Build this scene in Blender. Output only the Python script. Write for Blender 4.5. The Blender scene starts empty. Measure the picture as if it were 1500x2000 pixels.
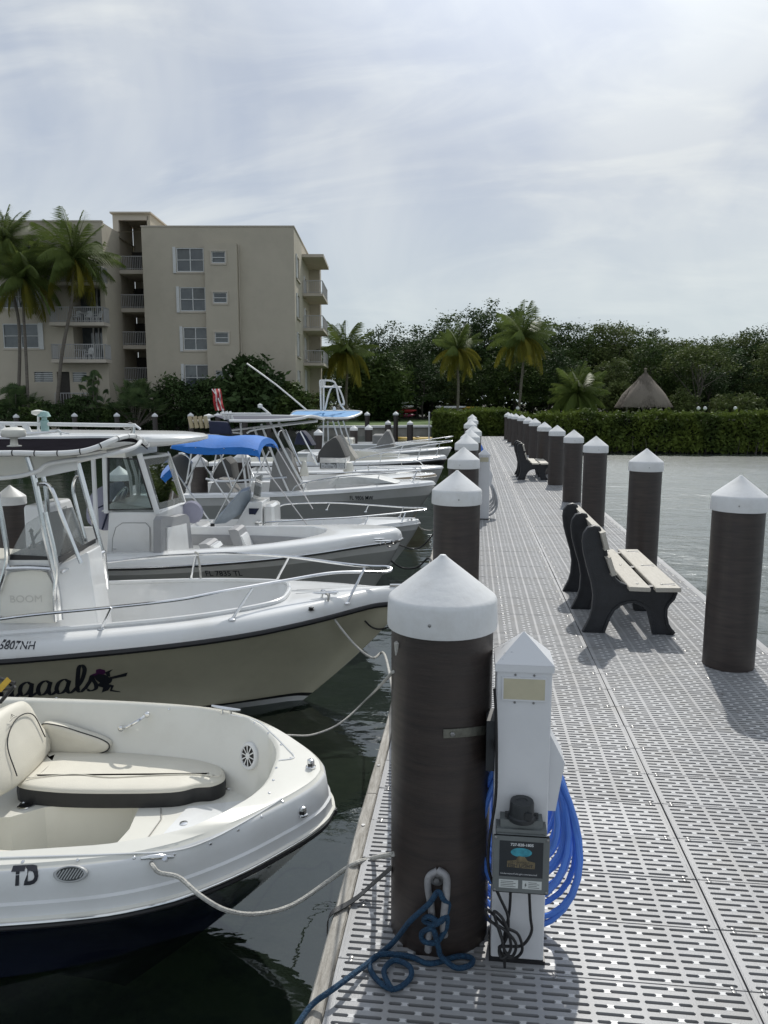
import bpy, math, random
import numpy as np
from mathutils import Vector, Matrix
from mathutils.bvhtree import BVHTree
PI = math.pi
random.seed(7); rng = np.random.default_rng(7)
S = bpy.context.scene
COL = S.collection
# ------------------------------------------------------------ camera, light
FPX, EYE = 1500.0, 1.95                       # focal length in pixels of a 1500x2000 frame, eye height over the dock
TH = math.atan(215 / FPX); PS = math.atan(173 * math.cos(TH) / FPX)
CP, SP = math.cos(PS), math.sin(PS)
cd = bpy.data.cameras.new('camera'); cam = bpy.data.objects.new('camera', cd); COL.objects.link(cam)
cd.sensor_fit = 'VERTICAL'; cd.sensor_height = 36; cd.lens = FPX / 2000 * 36
cd.clip_start = .05; cd.clip_end = 3000
cam.location = (0, 0, EYE); cam.rotation_euler = (PI / 2 - TH, 0, PS)
S.camera = cam
SUN_EL, SUN_AZ = math.radians(47), math.radians(8)     # azimuth east of +Y
w = bpy.data.worlds.new('World'); S.world = w; w.use_nodes = True
nt = w.node_tree; nt.nodes.clear()
def N(nt, t, **k):
    n = nt.nodes.new(t)
    for a, v in k.items():
        if a.startswith('i_'): n.inputs[a[2:]].default_value = v
        else: setattr(n, a, v)
    return n
L = lambda nt, a, b: nt.links.new(a, b)
sky = N(nt, 'ShaderNodeTexSky', sky_type='NISHITA', sun_disc=False)
sky.sun_elevation = SUN_EL; sky.sun_rotation = SUN_AZ
sky.air_density = 1.0; sky.dust_density = 2.0; sky.ozone_density = 1.5
tc = N(nt, 'ShaderNodeTexCoord')
sep = N(nt, 'ShaderNodeSeparateXYZ'); L(nt, tc.outputs['Generated'], sep.inputs[0])
# flat cloud deck: direction projected on a plane overhead
zz = N(nt, 'ShaderNodeMath', operation='MAXIMUM'); zz.inputs[1].default_value = 0.0; L(nt, sep.outputs[2], zz.inputs[0])
za = N(nt, 'ShaderNodeMath', operation='ADD'); za.inputs[1].default_value = .42; L(nt, zz.outputs[0], za.inputs[0])
dx = N(nt, 'ShaderNodeMath', operation='DIVIDE'); L(nt, sep.outputs[0], dx.inputs[0]); L(nt, za.outputs[0], dx.inputs[1])
dy = N(nt, 'ShaderNodeMath', operation='DIVIDE'); L(nt, sep.outputs[1], dy.inputs[0]); L(nt, za.outputs[0], dy.inputs[1])
cb = N(nt, 'ShaderNodeCombineXYZ'); L(nt, dx.outputs[0], cb.inputs[0]); L(nt, dy.outputs[0], cb.inputs[1])
def cloud(scale, rot, sx, sy, det, dist, lo, hi, off):
    mp = N(nt, 'ShaderNodeMapping'); mp.inputs['Rotation'].default_value = (0, 0, rot); mp.inputs['Scale'].default_value = (sx, sy, 1)
    mp.inputs['Location'].default_value = off
    L(nt, cb.outputs[0], mp.inputs[0])
    no = N(nt, 'ShaderNodeTexNoise'); no.inputs['Scale'].default_value = scale; no.inputs['Detail'].default_value = det
    no.inputs['Roughness'].default_value = .55; no.inputs['Distortion'].default_value = dist
    L(nt, mp.outputs[0], no.inputs['Vector'])
    mr = N(nt, 'ShaderNodeMapRange', interpolation_type='SMOOTHSTEP'); mr.inputs['From Min'].default_value = lo; mr.inputs['From Max'].default_value = hi
    L(nt, no.outputs['Fac'], mr.inputs['Value']); return mr.outputs[0]
c1 = cloud(1.5, .5, 1, .7, 5, 1.2, .34, .66, (3.2, 1.1, 0))      # broad veil
c2 = cloud(3.2, -.65, .55, 1.5, 7, 1.3, .40, .72, (1.3, 4.4, 0))    # streaks
# veil thicker on the sun's side
dot = N(nt, 'ShaderNodeVectorMath', operation='DOT_PRODUCT')
sd = (math.sin(math.radians(32)) * .78, math.cos(math.radians(32)) * .78, .62)
dot.inputs[1].default_value = sd; L(nt, tc.outputs['Generated'], dot.inputs[0])
gl = N(nt, 'ShaderNodeMapRange', interpolation_type='SMOOTHSTEP'); gl.inputs['From Min'].default_value = .55; gl.inputs['From Max'].default_value = 1.0
L(nt, dot.outputs['Value'], gl.inputs['Value'])
def mth(op, a, b, clamp=False):
    n = N(nt, 'ShaderNodeMath', operation=op); n.use_clamp = clamp
    for i, v in enumerate((a, b)):
        if isinstance(v, (int, float)): n.inputs[i].default_value = v
        else: L(nt, v, n.inputs[i])
    return n.outputs[0]
mask = mth('ADD', mth('MULTIPLY', c1, .50), mth('MULTIPLY', c2, .44))
mask = mth('ADD', mask, mth('MULTIPLY', gl.outputs[0], .25))
mask = mth('ADD', mask, .06, True)
# deep-blue gaps above, paler air low down
base = N(nt, 'ShaderNodeMixRGB'); base.blend_type = 'MIX'; base.inputs[0].default_value = .80
base.inputs[2].default_value = (3.6, 4.2, 5.3, 1)
L(nt, sky.outputs[0], base.inputs[1])
mix = N(nt, 'ShaderNodeMixRGB'); L(nt, mask, mix.inputs[0]); L(nt, base.outputs[0], mix.inputs[1])
mix.inputs[2].default_value = (7.1, 7.45, 7.65, 1)
hz = N(nt, 'ShaderNodeMapRange', interpolation_type='SMOOTHSTEP'); hz.inputs['From Min'].default_value = .30; hz.inputs['From Max'].default_value = .0
L(nt, sep.outputs[2], hz.inputs['Value'])
mix2 = N(nt, 'ShaderNodeMixRGB'); L(nt, mth('MULTIPLY', hz.outputs[0], .75), mix2.inputs[0]); L(nt, mix.outputs[0], mix2.inputs[1])
mix2.inputs[2].default_value = (5.7, 6.5, 6.7, 1)
# bright aureole of the veiled sun, above the frame
dot2 = N(nt, 'ShaderNodeVectorMath', operation='DOT_PRODUCT')
dot2.inputs[1].default_value = (math.sin(SUN_AZ) * math.cos(SUN_EL), math.cos(SUN_AZ) * math.cos(SUN_EL), math.sin(SUN_EL)); L(nt, tc.outputs['Generated'], dot2.inputs[0])
au = N(nt, 'ShaderNodeMapRange', interpolation_type='SMOOTHSTEP'); au.inputs['From Min'].default_value = .84; au.inputs['From Max'].default_value = 1.0; au.inputs['To Max'].default_value = .6
L(nt, dot2.outputs['Value'], au.inputs['Value'])
mul = N(nt, 'ShaderNodeVectorMath', operation='SCALE'); L(nt, mix2.outputs[0], mul.inputs[0]); L(nt, mth('ADD', au.outputs[0], 1.0), mul.inputs['Scale'])
bg = N(nt, 'ShaderNodeBackground'); bg.inputs[1].default_value = .1; L(nt, mul.outputs[0], bg.inputs[0])
wo = N(nt, 'ShaderNodeOutputWorld'); L(nt, bg.outputs[0], wo.inputs[0])
sl = bpy.data.lights.new('sun', 'SUN'); sl.energy = 2.9; sl.angle = math.radians(.8); sl.color = (1, .965, .90)
so = bpy.data.objects.new('sun', sl); COL.objects.link(so)
sv = Vector((math.sin(SUN_AZ) * math.cos(SUN_EL), math.cos(SUN_AZ) * math.cos(SUN_EL), math.sin(SUN_EL)))
so.rotation_euler = sv.to_track_quat('Z', 'Y').to_euler(); so.location = sv * 40
S.view_settings.view_transform = 'Standard'; S.view_settings.look = 'None'; S.view_settings.gamma = 1; S.view_settings.exposure = .10
S.view_settings.use_curve_mapping = False
S.cycles.max_bounces = 8; S.cycles.transparent_max_bounces = 16

# ------------------------------------------------------------ picture measurements -> metres
Fv = np.array([-SP * math.cos(TH), CP * math.cos(TH), -math.sin(TH)]); Rv = np.array([CP, SP, 0]); Uv = np.cross(Rv, Fv)
C0 = np.array([0, 0, EYE]); Hv = np.array([-SP, CP, 0])
def ray(px, py): return Fv + Rv * (px - 750) / FPX - Uv * (py - 1000) / FPX
def onz(px, py, z): d = ray(px, py); return tuple(C0 + d * ((z - EYE) / d[2]))
def ony(px, py, Y): d = ray(px, py); return tuple(C0 + d * (Y / d[1]))
def onD(px, py, D): d = ray(px, py); return tuple(C0 + d * (D / (d @ Hv)))
def hx(px, py, D):                      # heading frame: right, up
    p = np.array(onD(px, py, D)); return float(p @ np.array([CP, SP, 0])), float(p[2])
def oncyl(px, py, cx, cy, r):
    d = ray(px, py); a = d[0] ** 2 + d[1] ** 2; b = -2 * (d[0] * cx + d[1] * cy); c = cx * cx + cy * cy - r * r
    q = b * b - 4 * a * c
    t = (-b - math.sqrt(q)) / (2 * a) if q > 0 else -b / (2 * a)
    return tuple(C0 + d * t)
HR = Matrix.Rotation(PS, 4, 'Z')

# ------------------------------------------------------------ materials
def srgb(r, g, b):
    f = lambda c: (c / 255 / 12.92) if c <= 10 else ((c / 255 + .055) / 1.055) ** 2.4
    return (f(r), f(g), f(b))
MATS = {}
def mat(name, col, rough=.5, metal=0, var=.12, vs=6, bump=0, bs=60, rv=0, stretch=None, col2=None, lo=.35, hi=.7, coat=0, spec=.5, trans=0, coord='Object', grime=None):
    m = bpy.data.materials.new(name); m.use_nodes = True; t = m.node_tree; p = t.nodes['Principled BSDF']
    p.inputs['Roughness'].default_value = rough; p.inputs['Metallic'].default_value = metal
    p.inputs['Specular IOR Level'].default_value = spec; p.inputs['Coat Weight'].default_value = coat; p.inputs['Coat Roughness'].default_value = .06
    c = N(t, 'ShaderNodeTexCoord'); mp = N(t, 'ShaderNodeMapping')
    if coord == 'World': L(t, N(t, 'ShaderNodeNewGeometry').outputs['Position'], mp.inputs[0])
    else: L(t, c.outputs[coord], mp.inputs[0])
    if stretch: mp.inputs['Scale'].default_value = stretch
    n = N(t, 'ShaderNodeTexNoise'); n.inputs['Scale'].default_value = vs; n.inputs['Detail'].default_value = 6; n.inputs['Roughness'].default_value = .6
    L(t, mp.outputs[0], n.inputs['Vector'])
    r = N(t, 'ShaderNodeMapRange'); r.inputs['From Min'].default_value = lo; r.inputs['From Max'].default_value = hi; L(t, n.outputs['Fac'], r.inputs['Value'])
    mx = N(t, 'ShaderNodeMixRGB'); L(t, r.outputs[0], mx.inputs[0])
    c2 = col2 if col2 else tuple(max(0, x * (1 - var * 1.6)) for x in col)
    mx.inputs[1].default_value = (*col, 1); mx.inputs[2].default_value = (*c2, 1)
    if grime:           # blotchy dirt over the base colour
        g = N(t, 'ShaderNodeTexNoise'); g.inputs['Scale'].default_value = grime[0]; g.inputs['Detail'].default_value = 8; g.inputs['Roughness'].default_value = .7; L(t, mp.outputs[0], g.inputs['Vector'])
        gr = N(t, 'ShaderNodeMapRange'); gr.inputs['From Min'].default_value = .48; gr.inputs['From Max'].default_value = .72; gr.inputs['To Max'].default_value = grime[1]; L(t, g.outputs['Fac'], gr.inputs['Value'])
        m2 = N(t, 'ShaderNodeMixRGB'); L(t, gr.outputs[0], m2.inputs[0]); L(t, mx.outputs[0], m2.inputs[1]); m2.inputs[2].default_value = (*grime[2], 1); mx = m2
    L(t, mx.outputs[0], p.inputs['Base Color'])
    if rv:
        rr = N(t, 'ShaderNodeMapRange'); rr.inputs['To Min'].default_value = rough - rv; rr.inputs['To Max'].default_value = rough + rv
        L(t, n.outputs['Fac'], rr.inputs['Value']); L(t, rr.outputs[0], p.inputs['Roughness'])
    if bump:
        b = N(t, 'ShaderNodeTexNoise'); b.inputs['Scale'].default_value = bs; b.inputs['Detail'].default_value = 4
        L(t, mp.outputs[0], b.inputs['Vector'])
        bb = N(t, 'ShaderNodeBump'); bb.inputs['Strength'].default_value = bump; bb.inputs['Distance'].default_value = .01
        L(t, b.outputs['Fac'], bb.inputs['Height']); L(t, bb.outputs[0], p.inputs['Normal'])
    if trans:
        tr = N(t, 'ShaderNodeBsdfTranslucent'); L(t, mx.outputs[0], tr.inputs[0]); ms = N(t, 'ShaderNodeMixShader'); ms.inputs[0].default_value = trans
        o = t.nodes['Material Output']; L(t, p.outputs[0], ms.inputs[1]); L(t, tr.outputs[0], ms.inputs[2]); L(t, ms.outputs[0], o.inputs[0])
    MATS[name] = m; return m
def glassmat(name, tint, dens, rough=.02, f0=1.45):
    m = bpy.data.materials.new(name); m.use_nodes = True; t = m.node_tree; t.nodes.clear()
    tr = N(t, 'ShaderNodeBsdfTransparent'); tr.inputs[0].default_value = (*tint, 1)
    df = N(t, 'ShaderNodeBsdfDiffuse'); df.inputs[0].default_value = (.55, .57, .56, 1)
    m0 = N(t, 'ShaderNodeMixShader'); m0.inputs[0].default_value = dens; L(t, tr.outputs[0], m0.inputs[1]); L(t, df.outputs[0], m0.inputs[2])
    g = N(t, 'ShaderNodeBsdfGlossy'); g.inputs['Roughness'].default_value = rough
    fr = N(t, 'ShaderNodeFresnel'); fr.inputs[0].default_value = f0
    m1 = N(t, 'ShaderNodeMixShader'); L(t, fr.outputs[0], m1.inputs[0]); L(t, m0.outputs[0], m1.inputs[1]); L(t, g.outputs[0], m1.inputs[2])
    o = N(t, 'ShaderNodeOutputMaterial'); L(t, m1.outputs[0], o.inputs[0]); MATS[name] = m; return m
M_deck = mat('deck_plastic', (.335, .34, .35), .42, var=.14, vs=1.1, bump=.15, bs=220, rv=.10, coord='World', grime=(2.3, .6, (.24, .23, .21)))
M_deckrib = mat('deck_plastic_glint', (.50, .505, .51), .30, var=.08, vs=9)  # polished slot bridges; white sun glint painted in as a paler colour
M_pile = mat('pile_sleeve', (.043, .032, .028), .40, var=.35, vs=5, bump=.10, bs=26, rv=.08, stretch=(1, 1, 9), col2=(.024, .019, .018), coord='World', grime=(3, .3, (.060, .052, .046)))
M_cap = mat('cap_plastic', (.66, .67, .68), .5, var=.10, vs=5, bump=.12, bs=40, col2=(.62, .63, .63), coord='World', grime=(7, .3, (.42, .40, .36)))
M_white = mat('white_gelcoat', (.74, .75, .75), .22, var=.05, vs=1.3, coat=.4, rv=.05, grime=(2.5, .22, (.50, .48, .42)))
M_cream = mat('cream_gelcoat', (.73, .72, .66), .25, var=.06, vs=1.3, coat=.3, col2=(.69, .68, .61), grime=(3, .2, (.50, .47, .40)))
M_vinyl = mat('cream_vinyl', (.70, .67, .58), .48, var=.06, vs=3, bump=.25, bs=260)
M_dkvinyl = mat('black_vinyl', (.02, .021, .023), .5, var=.2, vs=8, bump=.2, bs=200)
M_navy = mat('navy_gelcoat', (.010, .014, .030), .12, var=.2, vs=2, coat=.6)
M_tan = mat('tan_hull', (.60, .57, .43), .17, var=.10, vs=.9, coat=.6, rv=.05, grime=(1.6, .3, (.36, .33, .24)))
M_grey = mat('grey_hull', (.42, .43, .42), .2, var=.08, vs=1.2, coat=.5)
M_black = mat('black_rubber', (.015, .015, .017), .45, var=.3, vs=10)
M_steel = mat('polished_tube', (.78, .79, .80), .16, 1, var=.08, vs=12)
M_alu = mat('brushed_aluminium', (.70, .71, .72), .33, 1, var=.08, vs=12)
M_powder = mat('white_powdercoat', (.70, .71, .71), .35, var=.05, vs=6)
M_gvinyl = mat('grey_vinyl', (.30, .305, .315), .5, var=.08, vs=4, bump=.2, bs=180)
M_blue = mat('blue_canvas', (.012, .15, .52), .75, var=.12, vs=3, bump=.4, bs=30)
M_lblue = mat('light_blue_canvas', (.10, .30, .58), .7, var=.12, vs=3)
M_dkblue = mat('navy_canvas', (.014, .02, .055), .75, var=.2, vs=3, bump=.3, bs=30)
M_bcanvas = mat('black_canvas', (.016, .015, .019), 1, spec=0, var=.2, vs=6, bump=.3, bs=60)
M_gcanvas = mat('grey_canvas', (.24, .24, .235), .85, var=.15, vs=2, bump=.5, bs=14)
M_dgcanvas = mat('dark_grey_canvas', (.085, .085, .082), .8, var=.15, vs=2, bump=.4, bs=14)
M_lilac = mat('pale_lilac_cover', (.33, .33, .42), .8, var=.1, vs=2)
M_rope = mat('white_rope', (.55, .54, .50), .8, var=.25, vs=60, bump=.8, bs=160)
M_brope = mat('blue_rope', (.004, .028, .070), .75, var=.5, vs=90, bump=1.0, bs=180, col2=(.012, .065, .13))
M_hose = mat('blue_hose', (.10, .26, .80), .35, var=.15, vs=5)
M_ghose = mat('grey_hose', (.45, .46, .48), .4, var=.15, vs=5)
M_wood = mat('weathered_wood', (.46, .44, .40), .85, var=.3, vs=7, bump=.7, bs=30, stretch=(9, 1, 9), col2=(.24, .22, .19))
M_dwood = mat('dark_timber', (.09, .075, .06), .9, var=.3, vs=5, bump=.5)
M_slat = mat('bench_slat_plastic', (.50, .475, .42), .6, var=.12, vs=9, bump=.3, bs=60, stretch=(12, 1, 12), col2=(.40, .375, .325))
M_bench = mat('bench_black_plastic', (.022, .024, .029), .42, var=.25, vs=12, bump=.3, bs=120)
M_dash = mat('black_trim', (.018, .018, .02), .35, var=.2)
M_text = mat('dark_lettering', (.02, .022, .03), .5, var=.05)
M_ped = mat('pedestal_white', (.66, .67, .69), .38, var=.05, vs=4, bump=.06, bs=30)
M_lens = mat('lens_cream', (.55, .51, .37), .4, var=.12, vs=6)
M_gbox = mat('grey_enclosure', (.15, .165, .165), .55, var=.15, vs=6, bump=.15, bs=90)
M_dkplast = mat('charcoal_plastic', (.022, .026, .03), .42, var=.25, vs=20)
M_screw = mat('screw_metal', (.35, .35, .35), .35, .9, var=.2)
M_red = mat('red_cloth', (.42, .03, .035), .8, var=.1)
M_wcloth = mat('white_cloth', (.7, .68, .68), .8, var=.1)
M_yellow = mat('yellow_float', (.55, .36, .04), .6, var=.2)
M_orange = mat('orange_plastic', (.55, .20, .04), .5, var=.1)
M_stucco = mat('beige_stucco', (.46, .415, .335), .9, var=.07, vs=.35, bump=.4, bs=25, col2=(.42, .38, .305), grime=(.6, .35, (.33, .29, .24)))
M_stucco2 = mat('pale_stucco_trim', (.50, .45, .38), .85, var=.06, vs=1, bump=.2, bs=25)
M_soffit = mat('soffit_dark', (.06, .055, .05), .9, var=.2)
M_rail = mat('white_railing', (.42, .42, .42), .5, var=.06)
M_wframe = mat('white_window_frame', (.58, .59, .58), .45, var=.05)
M_pane = mat('dark_window_glass', (.03, .04, .05), .06, var=.3, vs=.6, spec=.8, col2=(.10, .115, .12))
M_blind = mat('window_blind', (.15, .16, .16), .6, var=.15, vs=3)
M_conc = mat('seawall_concrete', (.30, .29, .26), .9, var=.25, vs=1.2, bump=.4, bs=15)
M_grass = mat('lawn', (.060, .115, .022), .95, var=.3, vs=2.5, bump=.6, bs=30, col2=(.085, .13, .03))
M_soil = mat('soil', (.05, .045, .03), .95, var=.4, vs=1.5)
M_thatch = mat('thatch', (.22, .19, .16), .95, var=.5, vs=6, bump=1, bs=12, stretch=(6, 6, 1), col2=(.13, .11, .09))
M_trunk = mat('palm_bark', (.17, .15, .125), .9, var=.3, vs=3, bump=.6, bs=10, stretch=(1, 1, 7))
M_bark = mat('grey_bark', (.10, .09, .075), .9, var=.3, vs=4, bump=.6)
M_glass = glassmat('clear_acrylic', (.95, .96, .96), .26)
M_glass2 = glassmat('window_glass', (.85, .90, .89), .38)
M_dglass = glassmat('tinted_glass', (.72, .77, .76), .02)
def leafmat(name, c, c2, tr=.25, vs=.35, rough=.65):
    return mat(name, c, rough, var=.3, vs=vs, col2=c2, trans=tr, lo=.4, hi=.62, spec=.16)
M_lf = [leafmat('mangrove_leaf', (.085, .125, .034), (.032, .058, .018), .16), leafmat('dark_leaf', (.060, .096, .032), (.026, .048, .018), .12),
        leafmat('olive_leaf', (.12, .15, .048), (.058, .082, .028), .2)]
M_hedge = leafmat('hedge_leaf', (.115, .155, .028), (.045, .07, .016), .22, vs=.8)
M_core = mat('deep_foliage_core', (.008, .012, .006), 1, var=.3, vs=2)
M_frond = leafmat('coconut_frond', (.16, .205, .055), (.08, .12, .035), .4, vs=.5, rough=.4)
M_yfrond = leafmat('yellowing_frond', (.28, .24, .035), (.10, .13, .03), .45, vs=.5, rough=.45)
M_fan = leafmat('fan_palm_leaf', (.12, .17, .07), (.04, .07, .03), .25, vs=1.2, rough=.35)

# ------------------------------------------------------------ mesh helpers
ORG = {}
def catmull(pts, n=8, closed=False):
    P = [Vector(p) for p in pts]; out = []
    m = len(P); rngi = range(m if closed else m - 1)
    for i in rngi:
        p1 = P[i]; p2 = P[(i + 1) % m]
        p0 = P[i - 1] if (closed or i > 0) else p1 * 2 - p2
        p3 = P[(i + 2) % m] if (closed or i + 2 < m) else p2 * 2 - p1
        for k in range(n):
            t = k / n
            out.append(.5 * ((2 * p1) + (p2 - p0) * t + (2 * p0 - 5 * p1 + 4 * p2 - p3) * t * t + (3 * p1 - p0 - 3 * p2 + p3) * t ** 3))
    if not closed: out.append(P[-1])
    return out
class MB:
    def __init__(s): s.v = []; s.f = []; s.m = []
    def add(s, vs, fs, m=0):
        o = len(s.v); s.v += [tuple(p) for p in vs]; s.f += [tuple(i + o for i in f) for f in fs]; s.m += [m] * len(fs); return s
    def box(s, a, b, m=0, mt=None):
        x0, y0, z0 = a; x1, y1, z1 = b
        v = [(x0, y0, z0), (x1, y0, z0), (x1, y1, z0), (x0, y1, z0), (x0, y0, z1), (x1, y0, z1), (x1, y1, z1), (x0, y1, z1)]
        if mt is not None: v = [mt @ Vector(p) for p in v]
        return s.add(v, [(3, 2, 1, 0), (4, 5, 6, 7), (0, 1, 5, 4), (1, 2, 6, 5), (2, 3, 7, 6), (3, 0, 4, 7)], m)
    def bbox(s, a, b, r=.01, m=0, mt=None):       # box with chamfered edges
        x0, y0, z0 = a; x1, y1, z1 = b; v = []; 
        for z, q in ((z0, r), (z0 + r, 0), (z1 - r, 0), (z1, r)):
            v += [(x0 + q + r, y0 + q, z), (x1 - q - r, y0 + q, z), (x1 - q, y0 + q + r, z), (x1 - q, y1 - q - r, z), (x1 - q - r, y1 - q, z), (x0 + q + r, y1 - q, z), (x0 + q, y1 - q - r, z), (x0 + q, y0 + q + r, z)]
        f = [tuple(range(7, -1, -1)), tuple(range(24, 32))]
        for k in range(3):
            for i in range(8): j = (i + 1) % 8; f.append((k * 8 + i, k * 8 + j, k * 8 + 8 + j, k * 8 + 8 + i))
        if mt is not None: v = [mt @ Vector(p) for p in v]
        return s.add(v, f, m)
    def tube(s, pts, r, n=8, m=0, closed=False, cap=True):
        P = [Vector(p) for p in pts]; k = len(P); v = []; f = []
        up = None
        for i, p in enumerate(P):
            if closed: t = P[(i + 1) % k] - P[i - 1]
            else: t = P[min(i + 1, k - 1)] - P[max(i - 1, 0)]
            if t.length < 1e-9: t = Vector((0, 0, 1))
            t.normalize()
            if up is None:
                up = t.orthogonal().normalized()
                if abs(t.z) < .9: up = (Vector((0, 0, 1)) - t * t.z).normalized()
            else:
                up = up - t * up.dot(t); up = up.normalized() if up.length > 1e-6 else t.orthogonal().normalized()
            q = t.cross(up); rr = r[i] if isinstance(r, (list, tuple)) else r
            for j in range(n):
                a = 2 * PI * j / n; v.append(p + (up * math.cos(a) + q * math.sin(a)) * rr)
        for i in range(k if closed else k - 1):
            for j in range(n):
                a = i * n + j; b = i * n + (j + 1) % n; c = ((i + 1) % k) * n + (j + 1) % n; d = ((i + 1) % k) * n + j
                f.append((a, b, c, d))
        if cap and not closed: f += [tuple(range(n - 1, -1, -1)), tuple(range((k - 1) * n, k * n))]
        return s.add(v, f, m)
    def stube(s, pts, r, n=8, m=0, seg=6, closed=False): return s.tube(catmull(pts, seg, closed), r, n, m, closed)
    def lathe(s, prof, c=(0, 0, 0), n=32, m=0, mt=None, cap=True):
        v = []; f = []
        for (r, z) in prof:
            for j in range(n):
                a = 2 * PI * j / n; v.append(Vector((r * math.cos(a), r * math.sin(a), z)))
        for i in range(len(prof) - 1):
            for j in range(n): k = (j + 1) % n; f.append((i * n + j, i * n + k, i * n + n + k, i * n + n + j))
        if cap: f += [tuple(range(n - 1, -1, -1)), tuple(range((len(prof) - 1) * n, len(prof) * n))]
        if mt is not None: v = [mt @ p for p in v]
        v = [p + Vector(c) for p in v]
        return s.add(v, f, m)
    def slab(s, outline, vec, m=0, ms=None):            # outline of 3-d points pushed along vec
        v = [Vector(p) for p in outline]; n = len(v); d = Vector(vec)
        s.add(v + [p + d for p in v], [tuple(range(n - 1, -1, -1)), tuple(range(n, 2 * n))], m)
        o = len(s.v) - 2 * n; q = [(i + o, (i + 1) % n + o, (i + 1) % n + n + o, i + n + o) for i in range(n)]
        s.f += q; s.m += [m if ms is None else ms] * n; return s
    def grid(s, rows, m=0, close=False):
        k = len(rows[0]); v = [p for r in rows for p in r]; f = []
        for i in range(len(rows) - 1):
            for j in range(k - 1 + (1 if close else 0)):
                a = i * k + j; b = i * k + (j + 1) % k; f.append((a, b, b + k, a + k))
        return s.add(v, f, m)
    def mesh(s, name, mats, org=(0, 0, 0), smooth=None, fix=False):
        me = bpy.data.meshes.new(name)
        o = org; me.from_pydata([(p[0] - o[0], p[1] - o[1], p[2] - o[2]) for p in s.v], [], s.f)
        for mm in (mats if isinstance(mats, (list, tuple)) else [mats]): me.materials.append(mm)
        if max(s.m, default=0) > 0: me.polygons.foreach_set('material_index', s.m)
        if fix:
            import bmesh
            b = bmesh.new(); b.from_mesh(me); bmesh.ops.remove_doubles(b, verts=b.verts, dist=1e-4)
            bmesh.ops.recalc_face_normals(b, faces=b.faces); b.to_mesh(me); b.free()
        if smooth is not None:
            me.polygons.foreach_set('use_smooth', [True] * len(me.polygons)); me.update(); me.set_sharp_from_angle(angle=math.radians(smooth))
        me.update(); return me
    def build(s, name, mats, parent=None, smooth=40, label=None, fix=False, org=None):
        o = org if org is not None else (ORG.get(parent.name, (0, 0, 0)) if parent else (0, 0, 0))
        me = s.mesh(name, mats, o, smooth, fix)
        ob = bpy.data.objects.new(name, me); COL.objects.link(ob)
        if parent: ob.parent = parent
        elif org is not None: ob.location = org
        if label: ob['label'] = label
        return ob
def thing(name, label, cat, loc=(0, 0, 0), rz=0, group=None, org=None):
    o = bpy.data.objects.new(name, None); COL.objects.link(o); o.location = loc; o.rotation_euler = (0, 0, rz); o.empty_display_size = .1
    ORG[o.name] = loc if org is None else org
    o['label'] = label; o['category'] = cat
    if group: o['group'] = group
    return o
def tag(o, label, cat, group=None, kind=None):
    if label: o['label'] = label; o['category'] = cat
    if group: o['group'] = group
    if kind: o['kind'] = kind
    return o
def struct(o): o['kind'] = 'structure'; return o
def dup(root, loc, rz=None, label=None, group=None, scale=None):
    kids = {}
    for ch in bpy.data.objects:
        if ch.parent: kids.setdefault(ch.parent.name, []).append(ch)
    r = root.copy(); COL.objects.link(r); r.location = loc
    if rz is not None: r.rotation_euler = (0, 0, rz)
    if 'pile' in r.name: r.rotation_euler = (random.uniform(-.006, .006), random.uniform(-.006, .006), rz or 0); scale = scale or (1, 1, random.uniform(.99, 1.012))
    if scale: r.scale = scale if hasattr(scale, '__len__') else (scale,) * 3
    if label: r['label'] = label
    if group: r['group'] = group
    def rec(a, b):
        for ch in kids.get(a.name, []):
            c = ch.copy(); COL.objects.link(c); c.parent = b; rec(ch, c)
    rec(root, r); return r
def textmesh(txt, size, shear=0, ext=0, offset=0):
    cu = bpy.data.curves.new('t', 'FONT'); cu.body = txt; cu.size = size; cu.shear = shear; cu.offset = offset; cu.resolution_u = 3; cu.align_x = 'LEFT'
    ob = bpy.data.objects.new('t', cu); COL.objects.link(ob)
    dg = bpy.context.evaluated_depsgraph_get(); me = bpy.data.meshes.new_from_object(ob.evaluated_get(dg))
    v = [tuple(p.co) for p in me.vertices]; f = [tuple(p.vertices) for p in me.polygons]
    bpy.data.objects.remove(ob); bpy.data.meshes.remove(me); return v, f
def label_text(txt, size, o, ux, uy, m, parent, name='lettering', shear=0, offset=0, xs=1):
    v, f = textmesh(txt, size, shear, offset=offset); o = Vector(o); ux = Vector(ux); uy = Vector(uy)
    b = MB().add([o + ux * (p[0] * xs) + uy * p[1] for p in v], f); return b.build(name, m, parent, smooth=None)
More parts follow.
